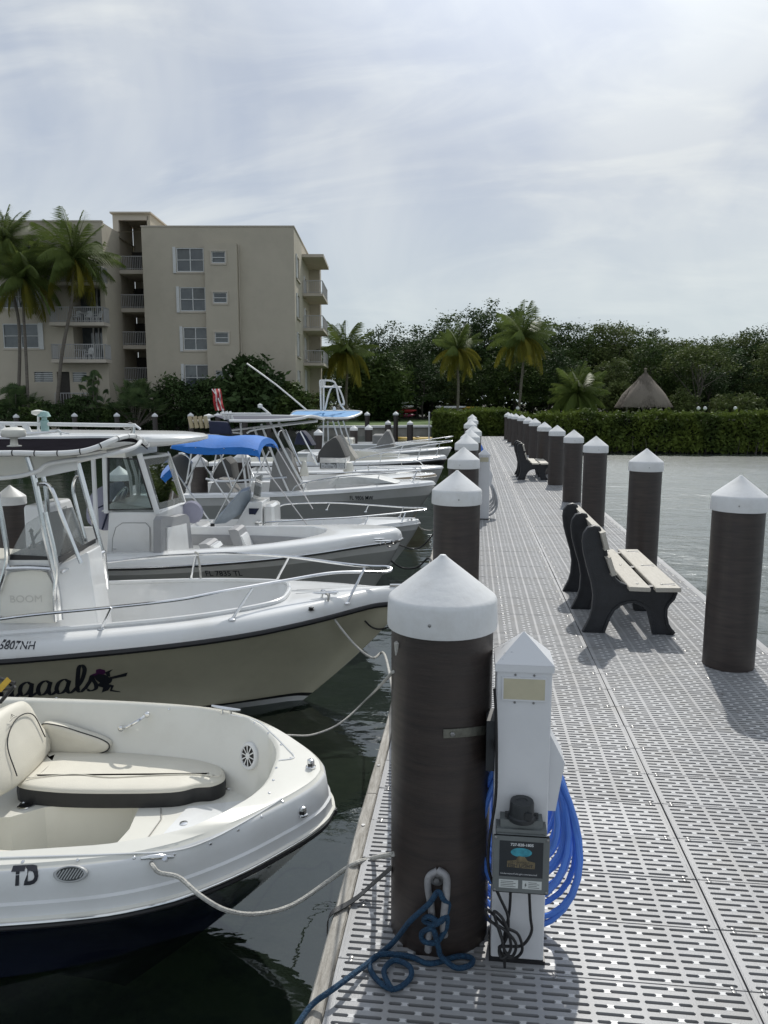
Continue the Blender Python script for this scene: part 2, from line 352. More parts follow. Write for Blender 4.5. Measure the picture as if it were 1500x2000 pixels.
# ============================================================ setting
# seabed and water
def water_mat():
    m = bpy.data.materials.new('harbour_water'); m.use_nodes = True; t = m.node_tree; t.nodes.clear()
    c = N(t, 'ShaderNodeTexCoord')
    def nz(scale, sx, sy, det, rot=0, dist=0):
        mp = N(t, 'ShaderNodeMapping'); mp.inputs['Scale'].default_value = (sx, sy, 1); mp.inputs['Rotation'].default_value = (0, 0, rot)
        L(t, c.outputs['Object'], mp.inputs[0]); n = N(t, 'ShaderNodeTexNoise'); n.inputs['Scale'].default_value = scale
        n.inputs['Detail'].default_value = det; n.inputs['Distortion'].default_value = dist; L(t, mp.outputs[0], n.inputs['Vector']); return n.outputs['Fac']
    def mh(op, a, b):
        n = N(t, 'ShaderNodeMath', operation=op)
        for i, v in enumerate((a, b)):
            if isinstance(v, (int, float)): n.inputs[i].default_value = v
            else: L(t, v, n.inputs[i])
        return n.outputs[0]
    h = mh('ADD', mh('MULTIPLY', nz(1.1, .7, 1.6, 3, .5, .4), 1.0), mh('MULTIPLY', nz(4.5, .8, 1.4, 3, -.4, .3), .30))
    h = mh('ADD', h, mh('MULTIPLY', nz(16, 1, 1, 2), .07))
    # open water beyond the dock is rougher than the sheltered slips
    sp = N(t, 'ShaderNodeSeparateXYZ'); L(t, c.outputs['Object'], sp.inputs[0])
    mr = N(t, 'ShaderNodeMapRange', interpolation_type='SMOOTHSTEP'); mr.inputs['From Min'].default_value = -1; mr.inputs['From Max'].default_value = 3.5
    mr.inputs['To Min'].default_value = .06; mr.inputs['To Max'].default_value = .27; L(t, sp.outputs[0], mr.inputs['Value'])
    patch = N(t, 'ShaderNodeMapRange'); patch.inputs['From Min'].default_value = .35; patch.inputs['From Max'].default_value = .65; patch.inputs['To Min'].default_value = .35; patch.inputs['To Max'].default_value = 1.5
    L(t, nz(.22, .6, 1.3, 3, .2, .5), patch.inputs['Value'])
    b = N(t, 'ShaderNodeBump'); b.inputs['Distance'].default_value = .35; L(t, mh('MULTIPLY', mr.outputs[0], patch.outputs[0]), b.inputs['Strength']); L(t, h, b.inputs['Height'])
    tr = N(t, 'ShaderNodeBsdfTransparent'); tr.inputs[0].default_value = (.50, .60, .50, 1)
    df = N(t, 'ShaderNodeBsdfDiffuse'); df.inputs[0].default_value = (.034, .050, .036, 1)
    m0 = N(t, 'ShaderNodeMixShader'); m0.inputs[0].default_value = .35; L(t, tr.outputs[0], m0.inputs[1]); L(t, df.outputs[0], m0.inputs[2])
    g = N(t, 'ShaderNodeBsdfGlossy');  g.inputs[0].default_value = (.92, .96, .97, 1); L(t, b.outputs[0], g.inputs['Normal'])
    rr_ = N(t, 'ShaderNodeMapRange', interpolation_type='SMOOTHSTEP'); rr_.inputs['From Min'].default_value = 0; rr_.inputs['From Max'].default_value = 4
    rr_.inputs['To Min'].default_value = .03; rr_.inputs['To Max'].default_value = .21; L(t, sp.outputs[0], rr_.inputs['Value']); L(t, rr_.outputs[0], g.inputs['Roughness'])
    fr = N(t, 'ShaderNodeFresnel'); ir_ = N(t, 'ShaderNodeMapRange', interpolation_type='SMOOTHSTEP'); ir_.inputs['From Min'].default_value = 1; ir_.inputs['From Max'].default_value = 4; ir_.inputs['To Min'].default_value = 1.75; ir_.inputs['To Max'].default_value = 2.1; L(t, sp.outputs[0], ir_.inputs['Value']); L(t, ir_.outputs[0], fr.inputs[0]); L(t, b.outputs[0], fr.inputs['Normal'])
    ms = N(t, 'ShaderNodeMixShader'); L(t, fr.outputs[0], ms.inputs[0]); L(t, m0.outputs[0], ms.inputs[1]); L(t, g.outputs[0], ms.inputs[2])
    o = N(t, 'ShaderNodeOutputMaterial'); L(t, ms.outputs[0], o.inputs[0]); return m
M_water = water_mat()
M_bed = mat('seabed', (.085, .11, .05), .95, var=.5, vs=2.3, bump=1, bs=9, col2=(.012, .020, .008), lo=.40, hi=.60)
WZ = -.85
struct(MB().add([(-420, -60, WZ), (420, -60, WZ), (420, 72, WZ), (-420, 72, WZ)], [(0, 1, 2, 3)]).build('water', M_water, smooth=None))
struct(MB().add([(-900, -300, -2.3), (900, -300, -2.3), (900, 900, -2.3), (-900, 900, -2.3)], [(0, 1, 2, 3)]).build('seabed', M_bed, smooth=None))
# land: left bank, far lawn, right bank behind the hedge
lw = MB(); g = -.02
poly = [(-420, 56), (-26, 57.5), (-3.4, 65), (-1.2, 56), (-1.2, 46.8), (420, 46.4), (420, 900), (-420, 900)]
lw.slab([(x, y, g) for x, y in poly][::1], (0, 0, -2.2)); struct(lw.build('ground', [M_grass], smooth=None))
sb = MB(); sb.slab([(x, y, .012) for x, y in [(-3.2, 79), (420, 79), (420, 600), (-420, 600), (-420, 62), (-14, 66), (-13, 90), (-4, 92)]], (0, 0, -.03))
struct(sb.build('soil_bed', M_soil, smooth=None))
sw = thing('seawall', 'long grey concrete seawall with pale cap along the far lawn', 'seawall', (-3.4, 65, WZ))
def wallrun(a, b, name, z0, z1, th, m, out=0):
    a = Vector((*a, 0)); b = Vector((*b, 0)); d = (b - a).normalized(); n = Vector((d.y, -d.x, 0))
    p = [a + n * out, b + n * out, b - n * th, a - n * th]
    return MB().slab([(q.x, q.y, z1) for q in p], (0, 0, z0 - z1)).build(name, m, sw, smooth=None)
for a, b in (((-120, 57.0), (-26, 57.5)), ((-26, 57.5), (-3.45, 65))):
    wallrun(a, b, 'face', -2, -.16, .02, M_conc, .12); wallrun(a, b, 'cap', -.155, .02, .45, M_cap, .30)

# ------------------------------------------------------------ dock
dock = bpy.data.objects.new('dock', None); COL.objects.link(dock); dock['kind'] = 'structure'; ORG['dock'] = (0, 0, 0)
PW, PD, PT = 1.386, .299, .022
def panel_mesh(cut=False):
    b = MB(); rows = 9; pitch = PD / rows; slot = .0142; bar = pitch - slot; x0 = 0; x1 = PW
    per = (PW - .05) / 8
    # bars
    ys = [bar / 2 + i * pitch for i in range(rows + 1)]
    edges = []
    y = 0
    for i in range(rows + 1):
        a = 0 if i == 0 else i * pitch - bar / 2; c = PD if i == rows else i * pitch + bar / 2
        b.box((.0, a, -PT), (PW, c, 0)); edges.append((a, c))
    for i in range(rows):
        ya = edges[i][1]; yb = edges[i + 1][0]; s = yb - ya
        def bridge(xa, xb, glint, ends=(1, 1)):
            q = .0045; zt = -.0 if not glint else .0006; zb = -PT
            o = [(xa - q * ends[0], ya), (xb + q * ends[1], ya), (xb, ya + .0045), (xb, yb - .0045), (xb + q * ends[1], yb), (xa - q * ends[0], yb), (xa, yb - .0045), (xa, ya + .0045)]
            b.slab([(x, y_, zb) for x, y_ in o], (0, 0, zt - zb), 1 if glint else 0)
        bridge(0, .025, False, (0, 1)); bridge(PW - .025, PW, False, (1, 0))
        for k in range(8):
            xa = .025 + k * per; xb = xa + per
            if k < 7: bridge(xb - .0075, xb + .0075, False)
            f = .64 if (i % 2 == 0) else .36
            bridge(xa + per * f - .0085, xa + per * f + .0085, True)  # bridge between long and short slot, carries the painted glint
    # raised rim lines and corner screws
    b.box((.004, .003, 0), (.010, PD - .003, .0012)); b.box((PW - .010, .003, 0), (PW - .004, PD - .003, .0012))
    for x in (.045, PW / 2 + .06, PW - .045):
        for y in (.006, PD - .006):
            b.lathe([(.0085, 0), (.0085, .0015), (.006, .0028)], (x, y, 0), 8, 2)
            b.lathe([(.0028, .0029), (.0028, .0031)], (x, y, 0), 6, 3)
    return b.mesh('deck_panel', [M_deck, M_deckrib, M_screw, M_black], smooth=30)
pmesh = panel_mesh()
pm2 = pmesh.copy(); pm2.materials[0] = mat('deck_plastic_b', (.315, .32, .33), .45, var=.14, vs=1.5, bump=.15, bs=220, rv=.1, coord='World', grime=(3.1, .5, (.23, .22, .20)))
Y0 = 2.436
for k in range(-6, 138):
    for c, x in enumerate((-.441, .9525)):
        o = bpy.data.objects.new('deck_panel', pmesh if random.random() < .6 else pm2); COL.objects.link(o); o.parent = dock
        o.location = (x + random.uniform(-.0012, .0012), Y0 + k * .305 + .003, random.uniform(-.0012, .0012))
yE = Y0 + 138 * .305; yS = Y0 - 6 * .305
for xa, xb in ((-.438, -.392), (.23, .27), (.905, .995), (1.62, 1.66), (2.29, 2.336)):
    MB().box((xa, yS, -.21), (xb, yE, -PT - .004)).build('stringer', M_dwood, dock, smooth=None)
# weathered edge boards, in lengths
y = yS; xs = -.445
while y < yE:
    ln = random.choice([3.0, 3.6, 2.4]); e = min(y + ln, yE); dz = random.uniform(-.004, .004); dx_ = random.uniform(-.004, .004)
    rows = []
    n = 14
    for i in range(n + 1):
        t = y + .004 + (e - y - .008) * i / n; wob = random.uniform(-.003, .003); r = .008
        rows.append([(xs, t, -.05), (xs - .002, t, -.012 + dz), (xs - .008, t, -.004 + dz), (xs - .05 + wob + dx_, t, -.006 + dz), (xs - .058 + wob + dx_, t, -.02 + dz), (xs - .060 + wob * .6 + dx_, t, -.2), (xs - .0, t, -.2)])
    b = MB().grid(rows, close=True); b.add(rows[0], [tuple(range(7))]); b.add(rows[-1], [tuple(range(6, -1, -1))])
    b.build('edge_board', M_wood, dock, smooth=30)
    for q in (y + .3, e - .3): MB().lathe([(.009, 0), (.009, .002)], (xs - .03, q, -.003 + dz), 10).build('bolt', M_screw, dock)
    y = e
y = yS
while y < yE:
    e = min(y + 3.0, yE); MB().box((2.342, y + .003, -.2), (2.385, e - .003, -.004)).build('edge_board', M_deck, dock, smooth=None); y = e
for yy in np.arange(yS, yE, 1.22): MB().box((-.39, yy, -.19), (2.285, yy + .04, -.05)).build('joist', M_dwood, dock, smooth=None)

# ------------------------------------------------------------ piles
def pile_parts(root, ztop=1.42, r=.181, org=None):
    c = ztop - 1.42
    b = MB(); n = 48
    b.lathe([(r, -2.35), (r, 1.20 + c)], (0, 0, 0), n); b.build('sleeve', M_pile, root, org=(0, 0, 0))
    R = .193
    b = MB(); b.lathe([(R + .001, 1.165 + c), (R + .003, 1.175 + c), (R, 1.262 + c), (R - .004, 1.272 + c), (R - .012, 1.279 + c), (.10, 1.344 + c), (.018, 1.409 + c), (.010, 1.418 + c), (.0, 1.42 + c)], (0, 0, 0), n)
    o = b.build('cap', M_cap, root, smooth=28, org=(0, 0, 0))
    b = MB()
    for a in (-1.75, .3, 2.4):
        mt = Matrix.Rotation(a, 4, 'Z') @ Matrix.Translation((R + .001, 0, 1.215 + c)) @ Matrix.Rotation(PI / 2, 4, 'Y')
        b.lathe([(.006, 0), (.006, .002), (.004, .003)], (0, 0, 0), 8, 0, mt)
    b.build('screw', M_screw, o, org=(0, 0, 0))
ORD = ['nearest', 'second', 'third', 'fourth', 'fifth', 'sixth', 'seventh', 'eighth', 'ninth', 'tenth', 'eleventh', 'twelfth']
Lp = [(-.095, 2.66), (-.11, 5.94), (-.09, 9.3), (-.09, 12.67), (-.03, 15.04), (.03, 18.08), (-.05, 23.0), (.02, 27.5), (.0, 33)]
Rp = [(1.935, 5.80), (1.99, 9.12), (1.93, 12.4), (1.98, 15.4), (1.99, 18.55), (1.94, 21.3), (2.04, 25.6), (2.06, 29.0), (2.03, 32.4), (1.95, 35.4), (1.9, 38.2), (1.85, 41)]
def pile_at(x, y, label, group, ztop=1.42):
    root = thing('dock_pile', label, 'pile', (x, y, 0), random.uniform(-.4, .4), group); return root
P0 = None
tall = {}
for i, (x, y) in enumerate(Lp):
    lab = 'brown sleeved pile in the row between boats and walkway, %s from the viewer' % ORD[i]
    if i == 0: lab = 'big brown dock pile with blue rope tied to its grey cleat'
    if P0 is None:
        P0 = thing('dock_pile', lab, 'pile', (x, y, 0), 0, 'dock piles with white conical caps'); pile_parts(P0); continue
    dup(P0, (x, y, 0), random.uniform(-.4, .4), lab)
for i, (x, y) in enumerate(Rp):
    lab = 'brown pile on the open-water side of the walkway, %s from the viewer' % ORD[i]
    if i == 0: lab = 'nearest brown pile on the open-water side, right of the bench'
    dup(P0, (x, y, 0), random.uniform(-.4, .4), lab)
# lower piles at the outer ends of the slips
PL = thing('outer_pile', 'brown outer pile seen left of the near console boat, cut by the picture edge', 'pile', (-6.08, 9.5, 0), 0, 'outer piles of the boat slips'); pile_parts(PL, .86)
outs = [((233, 909), 'brown outer pile seen through the pilothouse windows'), ((387, 887), 'brown outer pile below the blue bimini'),
        ((473, 880), 'brown outer pile right of the blue bimini poles'), ((622, 838), 'brown outer pile behind the grey covered console'),
        ((691, 830), 'brown outer pile left of the grey covered dinghy, leftmost of a pair'), ((720, 829), 'brown outer pile left of the grey covered dinghy, right one of a pair'),
        ((758, 821), 'brown outer pile just behind the grey covered dinghy'), ((801, 821), 'brown outer pile right of the grey covered dinghy')]
for (p, lab) in outs:
    q = onz(*p, .86); dup(PL, (q[0], q[1], 0), random.uniform(-1, 1), lab)
PF = thing('shore_pile', 'far shore pile, left one of two behind the lawn boats', 'pile', (*ony(717, 803, 52)[:2], 0), 0, 'far piles along the shore'); pile_parts(PF, 1.3, .16)
far = [((773, 803), 'far shore pile in front of the kayak rack'), ((31, 808), 'far shore pile below the leftmost palm, at the picture edge'), ((145, 806), 'far shore pile in front of the left fence'),
       ((228, 806), 'far shore pile in front of the fan palm'), ((302, 806), 'far shore pile right of the fan palm'), ((372, 806), 'far shore pile left of the tan rod holders'),
       ((425, 806), 'far shore pile just behind the furled flag'), ((478, 805), 'far shore pile right of the furled flag'), ((524, 804), 'far shore pile left of the light blue boat top')]
for (p, lab) in far:
    q = ony(*p, 52 if p[0] > 600 else 48); dup(PF, (q[0], q[1], q[2] - 1.3), random.uniform(-1, 1), lab)

# ------------------------------------------------------------ cleat, rope and straps on the nearest pile
cx, cy = Lp[0]
pc = lambda px, py, off=0: oncyl(px, py, cx, cy, .181 + off)
cl = thing('rope_cleat', 'grey metal hook cleat bolted low on the nearest pile', 'cleat', pc(855, 1720), 0)
b = MB(); b.stube([pc(855, 1700, .004), pc(838, 1712, .008), pc(836, 1735, .012), pc(842, 1770, .02), pc(843, 1800, .03), pc(838, 1830, .035), pc(836, 1857, .03)], [.012] * 3 + [.0125] * 34, 10, 0, 6)
b.build('hook', mat('galvanised_grey', (.30, .30, .31), .55, .3, var=.2, vs=20, bump=.3, bs=60), cl)
b = MB(); b.stube([pc(855, 1700, .004), pc(871, 1712, .02), pc(872, 1740, .034), pc(868, 1780, .045), pc(866, 1810, .045), pc(868, 1826, .03)], .0135, 10, 0, 6); b.build('horn', MATS['galvanised_grey'], cl)
nrm = Vector((pc(853, 1720)[0] - cx, pc(853, 1720)[1] - cy, 0)).normalized()
q = Matrix.Translation(Vector(pc(853, 1720, .012))) @ nrm.to_track_quat('Z', 'Y').to_matrix().to_4x4()
b = MB(); b.lathe([(.013, -.01), (.013, .004), (.011, .008)], n=6, mt=q); b.lathe([(.024, -.012), (.024, -.006)], n=16, mt=q); b.build('bolt', M_screw, cl)
def rope(name, label, pts, r, m, seg=7, cat='rope', n=8, group=None):
    b = MB(); b.stube(pts, r, n, 0, seg); o = b.build(name, m, None, org=tuple(pts[0])); return tag(o, label, cat, group)
dk = lambda px, py, z=.013: onz(px, py, z)
rope('dock_line', 'thick dark blue rope from the nearest pile cleat down over the dock edge',
     [onz(575, 2010, .0), onz(610, 1962, .012), onz(660, 1925, .05), pc(760, 1848, .05), pc(800, 1800, .05), pc(838, 1765, .045), pc(855, 1742, .04), pc(866, 1756, .05), pc(876, 1768, .04), pc(862, 1800, .055), pc(838, 1790, .05), pc(828, 1798, .03), pc(850, 1806, .06),
      pc(872, 1790, .055), pc(870, 1815, .05), pc(852, 1840, .05), pc(828, 1838, .045), pc(824, 1822, .04), pc(845, 1815, .06), pc(856, 1850, .05), pc(862, 1868, .05), dk(890, 1890), dk(918, 1885), dk(922, 1872), dk(895, 1868), dk(840, 1882), dk(800, 1868), dk(745, 1864), dk(722, 1882), dk(735, 1912), dk(768, 1932), dk(800, 1912), dk(800, 1888, .025), dk(770, 1876), dk(750, 1895, .02), dk(758, 1920, .025), dk(768, 1935)], .0095, M_brope, 7)
b = MB(); rows = []
for p, z in (((762, 1695), .10), ((730, 1725), .06), ((700, 1752), .022), ((676, 1768), .004)):
    q = Vector(onz(*p, z)) if p[0] < 760 else Vector(pc(765, 1695, .002)); rows.append(q)
sp_ = catmull(rows + [Vector((-.512, rows[-1].y - .05, -.005)), Vector((-.522, rows[-1].y - .06, -.06)), Vector((-.519, rows[-1].y - .05, -.2))], 5)
b.grid([[p + Vector((0, -.018, .004)), p + Vector((0, .018, .004)), p + Vector((0, .018, 0)), p + Vector((0, -.018, 0))] for p in sp_], close=True)
tag(b.build('tie_strap', M_dkvinyl, None, org=tuple(sp_[0])), 'flat black webbing strap from the nearest pile over the wooden dock edge', 'strap')
br = thing('pile_bracket', 'flat metal bracket bolting the white power post to the nearest pile', 'bracket', pc(900, 1432), 0)
b = MB(); rows = []
for p in [(866, 1424), (890, 1423), (915, 1421), (940, 1418), (962, 1414)]:
    a = Vector(pc(p[0], p[1], .003 if p[0] < 930 else .006)); c = Vector(pc(p[0], p[1] + 17, .003 if p[0] < 930 else .006))
    rows.append([a, c])
rows.append([Vector((.083, 2.47, rows[-1][0].z)), Vector((.083, 2.47, rows[-1][1].z))])
n3 = Vector((0, -.004, 0)); b.grid([[r[0], r[1], r[1] + n3, r[0] + n3] for r in rows], close=True); b.add([rows[0][0], rows[0][1], rows[0][1] + n3, rows[0][0] + n3], [(0, 1, 2, 3)])
b.build('strap_plate', mat('dull_zinc', (.20, .20, .17), .55, .6, var=.3, vs=30), br)
q = Matrix.Translation(Vector(pc(884, 1434, .009))) @ Vector((nrm.x, nrm.y, 0)).to_track_quat('Z', 'Y').to_matrix().to_4x4()
b = MB(); b.lathe([(.0085, -.004), (.0085, .004), (.006, .006)], n=6, mt=q); b.build('bolt', M_screw, br)

# ------------------------------------------------------------ power pedestals
def pedestal(loc, label):
    t = thing('power_pedestal', label, 'power pedestal', loc, 0, 'white power pedestals')
    W, D, H = .182, .15, 1.075
    o = (0, 0, 0)
    b = MB(); b.bbox((-W / 2, -D / 2, .012), (W / 2, D / 2, H), .004); b.build('post', M_ped, t, smooth=30, org=o)
    MB().box((-W / 2 - .006, -D / 2 - .004, 0), (W / 2 + .006, D / 2 + .008, .014)).build('base_plate', M_black, t, org=o)
    c = MB(); k = .006
    c.box((-W / 2 - k, -D / 2 - k, H - .012), (W / 2 + k, D / 2 + k, H + .012))
    a = [(-W / 2 - k, -D / 2 - k, H + .0125), (W / 2 + k, -D / 2 - k, H + .0125), (W / 2 + k, D / 2 + k, H + .0125), (-W / 2 - k, D / 2 + k, H + .0125), (0, 0, H + .105)]
    c.add(a, [(0, 1, 4), (1, 2, 4), (2, 3, 4), (3, 0, 4)])
    c.build('post_cap', M_pedcap, t, smooth=None, org=o)
    f = MB(); z1 = H - .035; z0 = z1 - .072; y = -D / 2 - .0005
    f.box((-.068, y - .004, z0), (.068, y, z1)); f.build('lens', M_lens, t, org=o)
    f = MB()
    for x0, x1, za, zb in ((-.073, .073, z1, z1 + .005), (-.073, .073, z0 - .005, z0), (-.073, -.068, z0, z1), (.068, .073, z0, z1)): f.box((x0, y - .005, za), (x1, y, zb))
    f.build('lens_frame', M_ped, t, org=o)
    b = MB()
    for x in (-.03, .032):
        for z in (z1 + .012, z0 - .012):
            b.lathe([(.004, 0), (.004, .002)], n=8, mt=Matrix.Translation((x, y, z)) @ Matrix.Rotation(PI / 2, 4, 'X'))
    b.build('screw', M_screw, t, org=o)
    # wedge shaped weather cover on the walkway side
    b = MB(); x = W / 2 + .001; b.slab([(x, -.055, .84), (x + .052, -.055, .74), (x + .026, -.055, .565), (x, -.055, .565)], (0, .115, 0)); b.build('socket_cover', M_ped, t, smooth=None, org=o)
    MB().box((-W / 2 - .03, -.06, .70), (-W / 2 - .001, .05, .88)).build('meter_box', M_dkplast, t, org=o)
    return t
M_pedcap = mat('pedestal_cap_worn', (.66, .67, .69), .4, vs=26, col2=(.33, .34, .36), lo=.62, hi=.66)
pd = (.186, 2.56, 0)
p1 = pedestal(pd, 'white square power post with grey light box, beside the nearest pile')
o2 = pedestal((.21, 12.9, 0), 'white square power post with grey hose, behind the second pile')
# fish-light timer box on the front of the near pedestal
fl = thing('light_timer_box', 'grey electrical box with black round cap and fish light sticker on the power post', 'electrical box', (.171, 2.484, .40)); fl.location = (.186, 2.484, .423)
ox, oy = .171, 2.4845
b = MB(); b.bbox((ox - .083, oy - .062, .305), (ox + .083, oy - .001, .50), .006); b.build('enclosure', M_gbox, fl)
b = MB(); b.slab([(ox - .083, oy - .06, .5005), (ox + .083, oy - .06, .5005), (ox + .083, oy - .001, .5005), (ox - .083, oy - .001, .5005)], (0, 0, .012)); b.slab([(ox - .07, oy - .05, .5125), (ox + .07, oy - .05, .5125), (ox + .07, oy - .001, .5125), (ox - .07, oy - .001, .5125)], (0, 0, .028)); b.build('hood', M_gbox, fl)
b = MB(); b.bbox((ox - .0935, oy - .069, .288), (ox + .0935, oy - .0625, .494), .003); b.build('front_plate', M_gbox, fl)
b = MB(); b.lathe([(.045, .541), (.047, .546), (.047, .556), (.042, .560), (.040, .60), (.038, .606), (.02, .607), (.018, .604), (.0, .604)], (ox + .0, oy - .040, 0), 28)
for a in (-1, 1): b.box((ox + a * .047 - .008, oy - .045, .545), (ox + a * .047 + .008, oy - .033, .562))
b.box((ox + .008, oy - .0835, .56), (ox + .030, oy - .078, .585)); b.build('round_cap', M_dkplast, fl)
fy = oy - .0692
MB().box((ox - .072, fy - .0008, .348), (ox + .072, fy, .476)).build('sticker', mat('sticker_black', (.022, .028, .034), .4, var=.2), fl)
Mcy = mat('sticker_cyan', (.05, .33, .42), .5, var=.5, vs=40, col2=(.02, .16, .22)); Mgo = mat('sticker_gold', (.20, .16, .09), .6, var=.4, vs=60)
b = MB(); el = [(ox + .035 * math.cos(a), fy - .0012, .437 + .0165 * math.sin(a)) for a in np.linspace(0, 2 * PI, 33)[:-1]]; b.add(el, [tuple(range(32))])
b.build('emblem', Mcy, fl, smooth=None)
b = MB(); b.add([(ox - .046, fy - .0016, .383), (ox + .046, fy - .0016, .380), (ox + .046, fy - .0016, .404), (ox + .022, fy - .0016, .408), (ox + .012, fy - .0016, .422), (ox - .010, fy - .0016, .424), (ox - .018, fy - .0016, .409), (ox - .046, fy - .0016, .405)], [tuple(range(8))]); b.build('banner', Mgo, fl, smooth=None)
Mwt = mat('white_print', (.6, .62, .64), .6, var=.05); Mst = mat('sticker_white', (.55, .58, .57), .5, var=.05); Mdk = mat('dark_print', (.04, .04, .04), .6)
label_text('727-828-1805', .0135, (ox - .036, fy - .0014, .460), (1, 0, 0), (0, 0, 1), Mwt, fl, offset=.0004)
label_text('UNDERWATER', .0095, (ox - .036, fy - .002, .398), (1, 0, 0), (0, 0, 1), Mdk, fl)
label_text('FISH LIGHT', .0165, (ox - .043, fy - .002, .3835), (1, 0, 0), (0, 0, 1), Mdk, fl, offset=.0003)
label_text('UnderwaterFishLight.com/assured', .0088, (ox - .068, fy - .0014, .356), (1, 0, 0), (0, 0, 1), Mwt, fl)
for xa in (-.072, .006):
    MB().box((ox + xa, fy - .0008, .306), (ox + xa + .064, fy, .336)).build('label_plate', Mst, fl)
    b = MB()
    for i in range(4): b.box((ox + xa + (.006 if xa < 0 else .02), fy - .0013, .311 + i * .006), (ox + xa + .056 - (i % 2) * .008, fy - .0009, .3125 + i * .006))
    if xa > 0: b.add([(ox + xa + .012, fy - .0013, .330), (ox + xa + .007, fy - .0013, .319), (ox + xa + .0105, fy - .0013, .319), (ox + xa + .008, fy - .0013, .310), (ox + xa + .015, fy - .0013, .322), (ox + xa + .0115, fy - .0013, .322)], [tuple(range(6))])
    b.build('small_print', Mdk, fl, smooth=None)
b = MB()
for x in (-.086, .086):
    for z in (.296, .486): b.lathe([(.005, 0), (.005, .002), (.003, .003)], n=10, mt=Matrix.Translation((ox + x, fy, z)) @ Matrix.Rotation(PI / 2, 4, 'X'))
b.build('screw', M_screw, fl)
pf = lambda px, py, y=2.475: ony(px, py, y)
for nm, pts in (('black power cable hanging from the left of the grey box', [pf(998, 1722, 2.44), pf(995, 1780, 2.455), pf(985, 1830, 2.455), pf(985, 1860, 2.45), pf(986, 1890, 2.44)]),
                ('black power cable curving from the right of the grey box', [pf(1033, 1728, 2.44), pf(1036, 1790, 2.455), pf(1038, 1820, 2.455), pf(1020, 1846, 2.45), pf(990, 1848, 2.44), pf(975, 1850, 2.44), pf(985, 1868, 2.44), pf(1005, 1872, 2.435), pf(1020, 1855, 2.43), pf(1012, 1825, 2.43), pf(990, 1812, 2.43), pf(968, 1790, 2.43), pf(948, 1775, 2.43), pf(955, 1795, 2.43), pf(975, 1815, 2.43), pf(985, 1855, 2.42), pf(1000, 1868, 2.42), pf(1008, 1845, 2.42), pf(990, 1820, 2.42), pf(968, 1805, 2.42)]),
                ('long black cable running down between pile and power post', [ony(966, 1345, 2.46), pf(969, 1400, 2.46), pf(970, 1480, 2.46), pf(968, 1560, 2.46), pf(956, 1640, 2.45), pf(955, 1700, 2.44), pf(975, 1750, 2.44), pf(992, 1790, 2.44), pf(990, 1830, 2.43), pf(975, 1855, 2.43), pf(982, 1872, 2.42), pf(998, 1850, 2.42), pf(985, 1800, 2.42), pf(965, 1780, 2.42), pf(972, 1810, 2.42), pf(982, 1840, 2.41)])):
    rope('power_cable', nm, pts, .0052, M_black, 6, 'cable', 7)
def hose(cx_, cy_, zt, label, m, n, R1, R2, r, hang):
    t = thing('coiled_hose', label, 'hose', (cx_, cy_, 0)); 
    b = MB()
    for i in range(n):
        f = i / max(1, n - 1); f2 = (i * 7 % n) / max(1, n - 1); a = R1 * (.58 + .50 * f2); bb = R2 * (.62 + .44 * f2); pts = []; ph = random.uniform(0, 6)
        for k in range(28):
            an = 2 * PI * k / 28; s = math.sin(an)
            x = cx_ + a * math.cos(an) * (1 - .30 * s) * .98; z = zt + bb * (s - 1) + .012 * math.sin(ph + an * 2)
            y = cy_ + hang * (f - .5) + .022 * math.sin(an + ph)
            pts.append((x, y, max(z, .02)))
        b.tube(pts, r, 8, 0, True)
    b.build('hose_loops', m, t)
    return t
hose(.212, 2.70, .76, 'bright blue coiled hose hanging behind the near power post', M_hose, 15, .185, .355, .0105, .20)
hose(.27, 13.05, .62, 'pale grey coiled hose hanging on the second power post', M_ghose, 8, .16, .28, .012, .12)
hose(.17, 21, .85, 'small blue hose coil hanging far down the left pile row', M_hose, 5, .14, .24, .014, .1)

# ------------------------------------------------------------ benches
bx0 = 6.5
def zb(zx, zy): return ony(1080 + zx / 5.357, 960 + zy / 5.357, bx0)
out = [zb(*p) for p in [(330, 1418), (410, 1300), (440, 1200), (455, 1040), (435, 900), (395, 760), (355, 600), (342, 470), (352, 400), (385, 350), (440, 335), (475, 345), (495, 400), (530, 540), (565, 690), (600, 800), (640, 880), (700, 930), (800, 965), (950, 975), (1100, 968), (1278, 955), (1280, 1010), (1255, 1070), (1205, 1120), (1175, 1180), (1172, 1260), (1190, 1350), (1220, 1400), (1255, 1435), (1235, 1455), (1100, 1452), (1080, 1440), (1060, 1350), (1030, 1230), (1015, 1180), (960, 1130), (860, 1092), (790, 1095), (700, 1125), (630, 1180), (580, 1260), (545, 1350), (520, 1420), (500, 1425)]]
zmin = min(p[2] for p in out)
out2 = [(p[0], 0, max(0, p[2] - zmin)) for p in out]
bnx = out2[0][0]
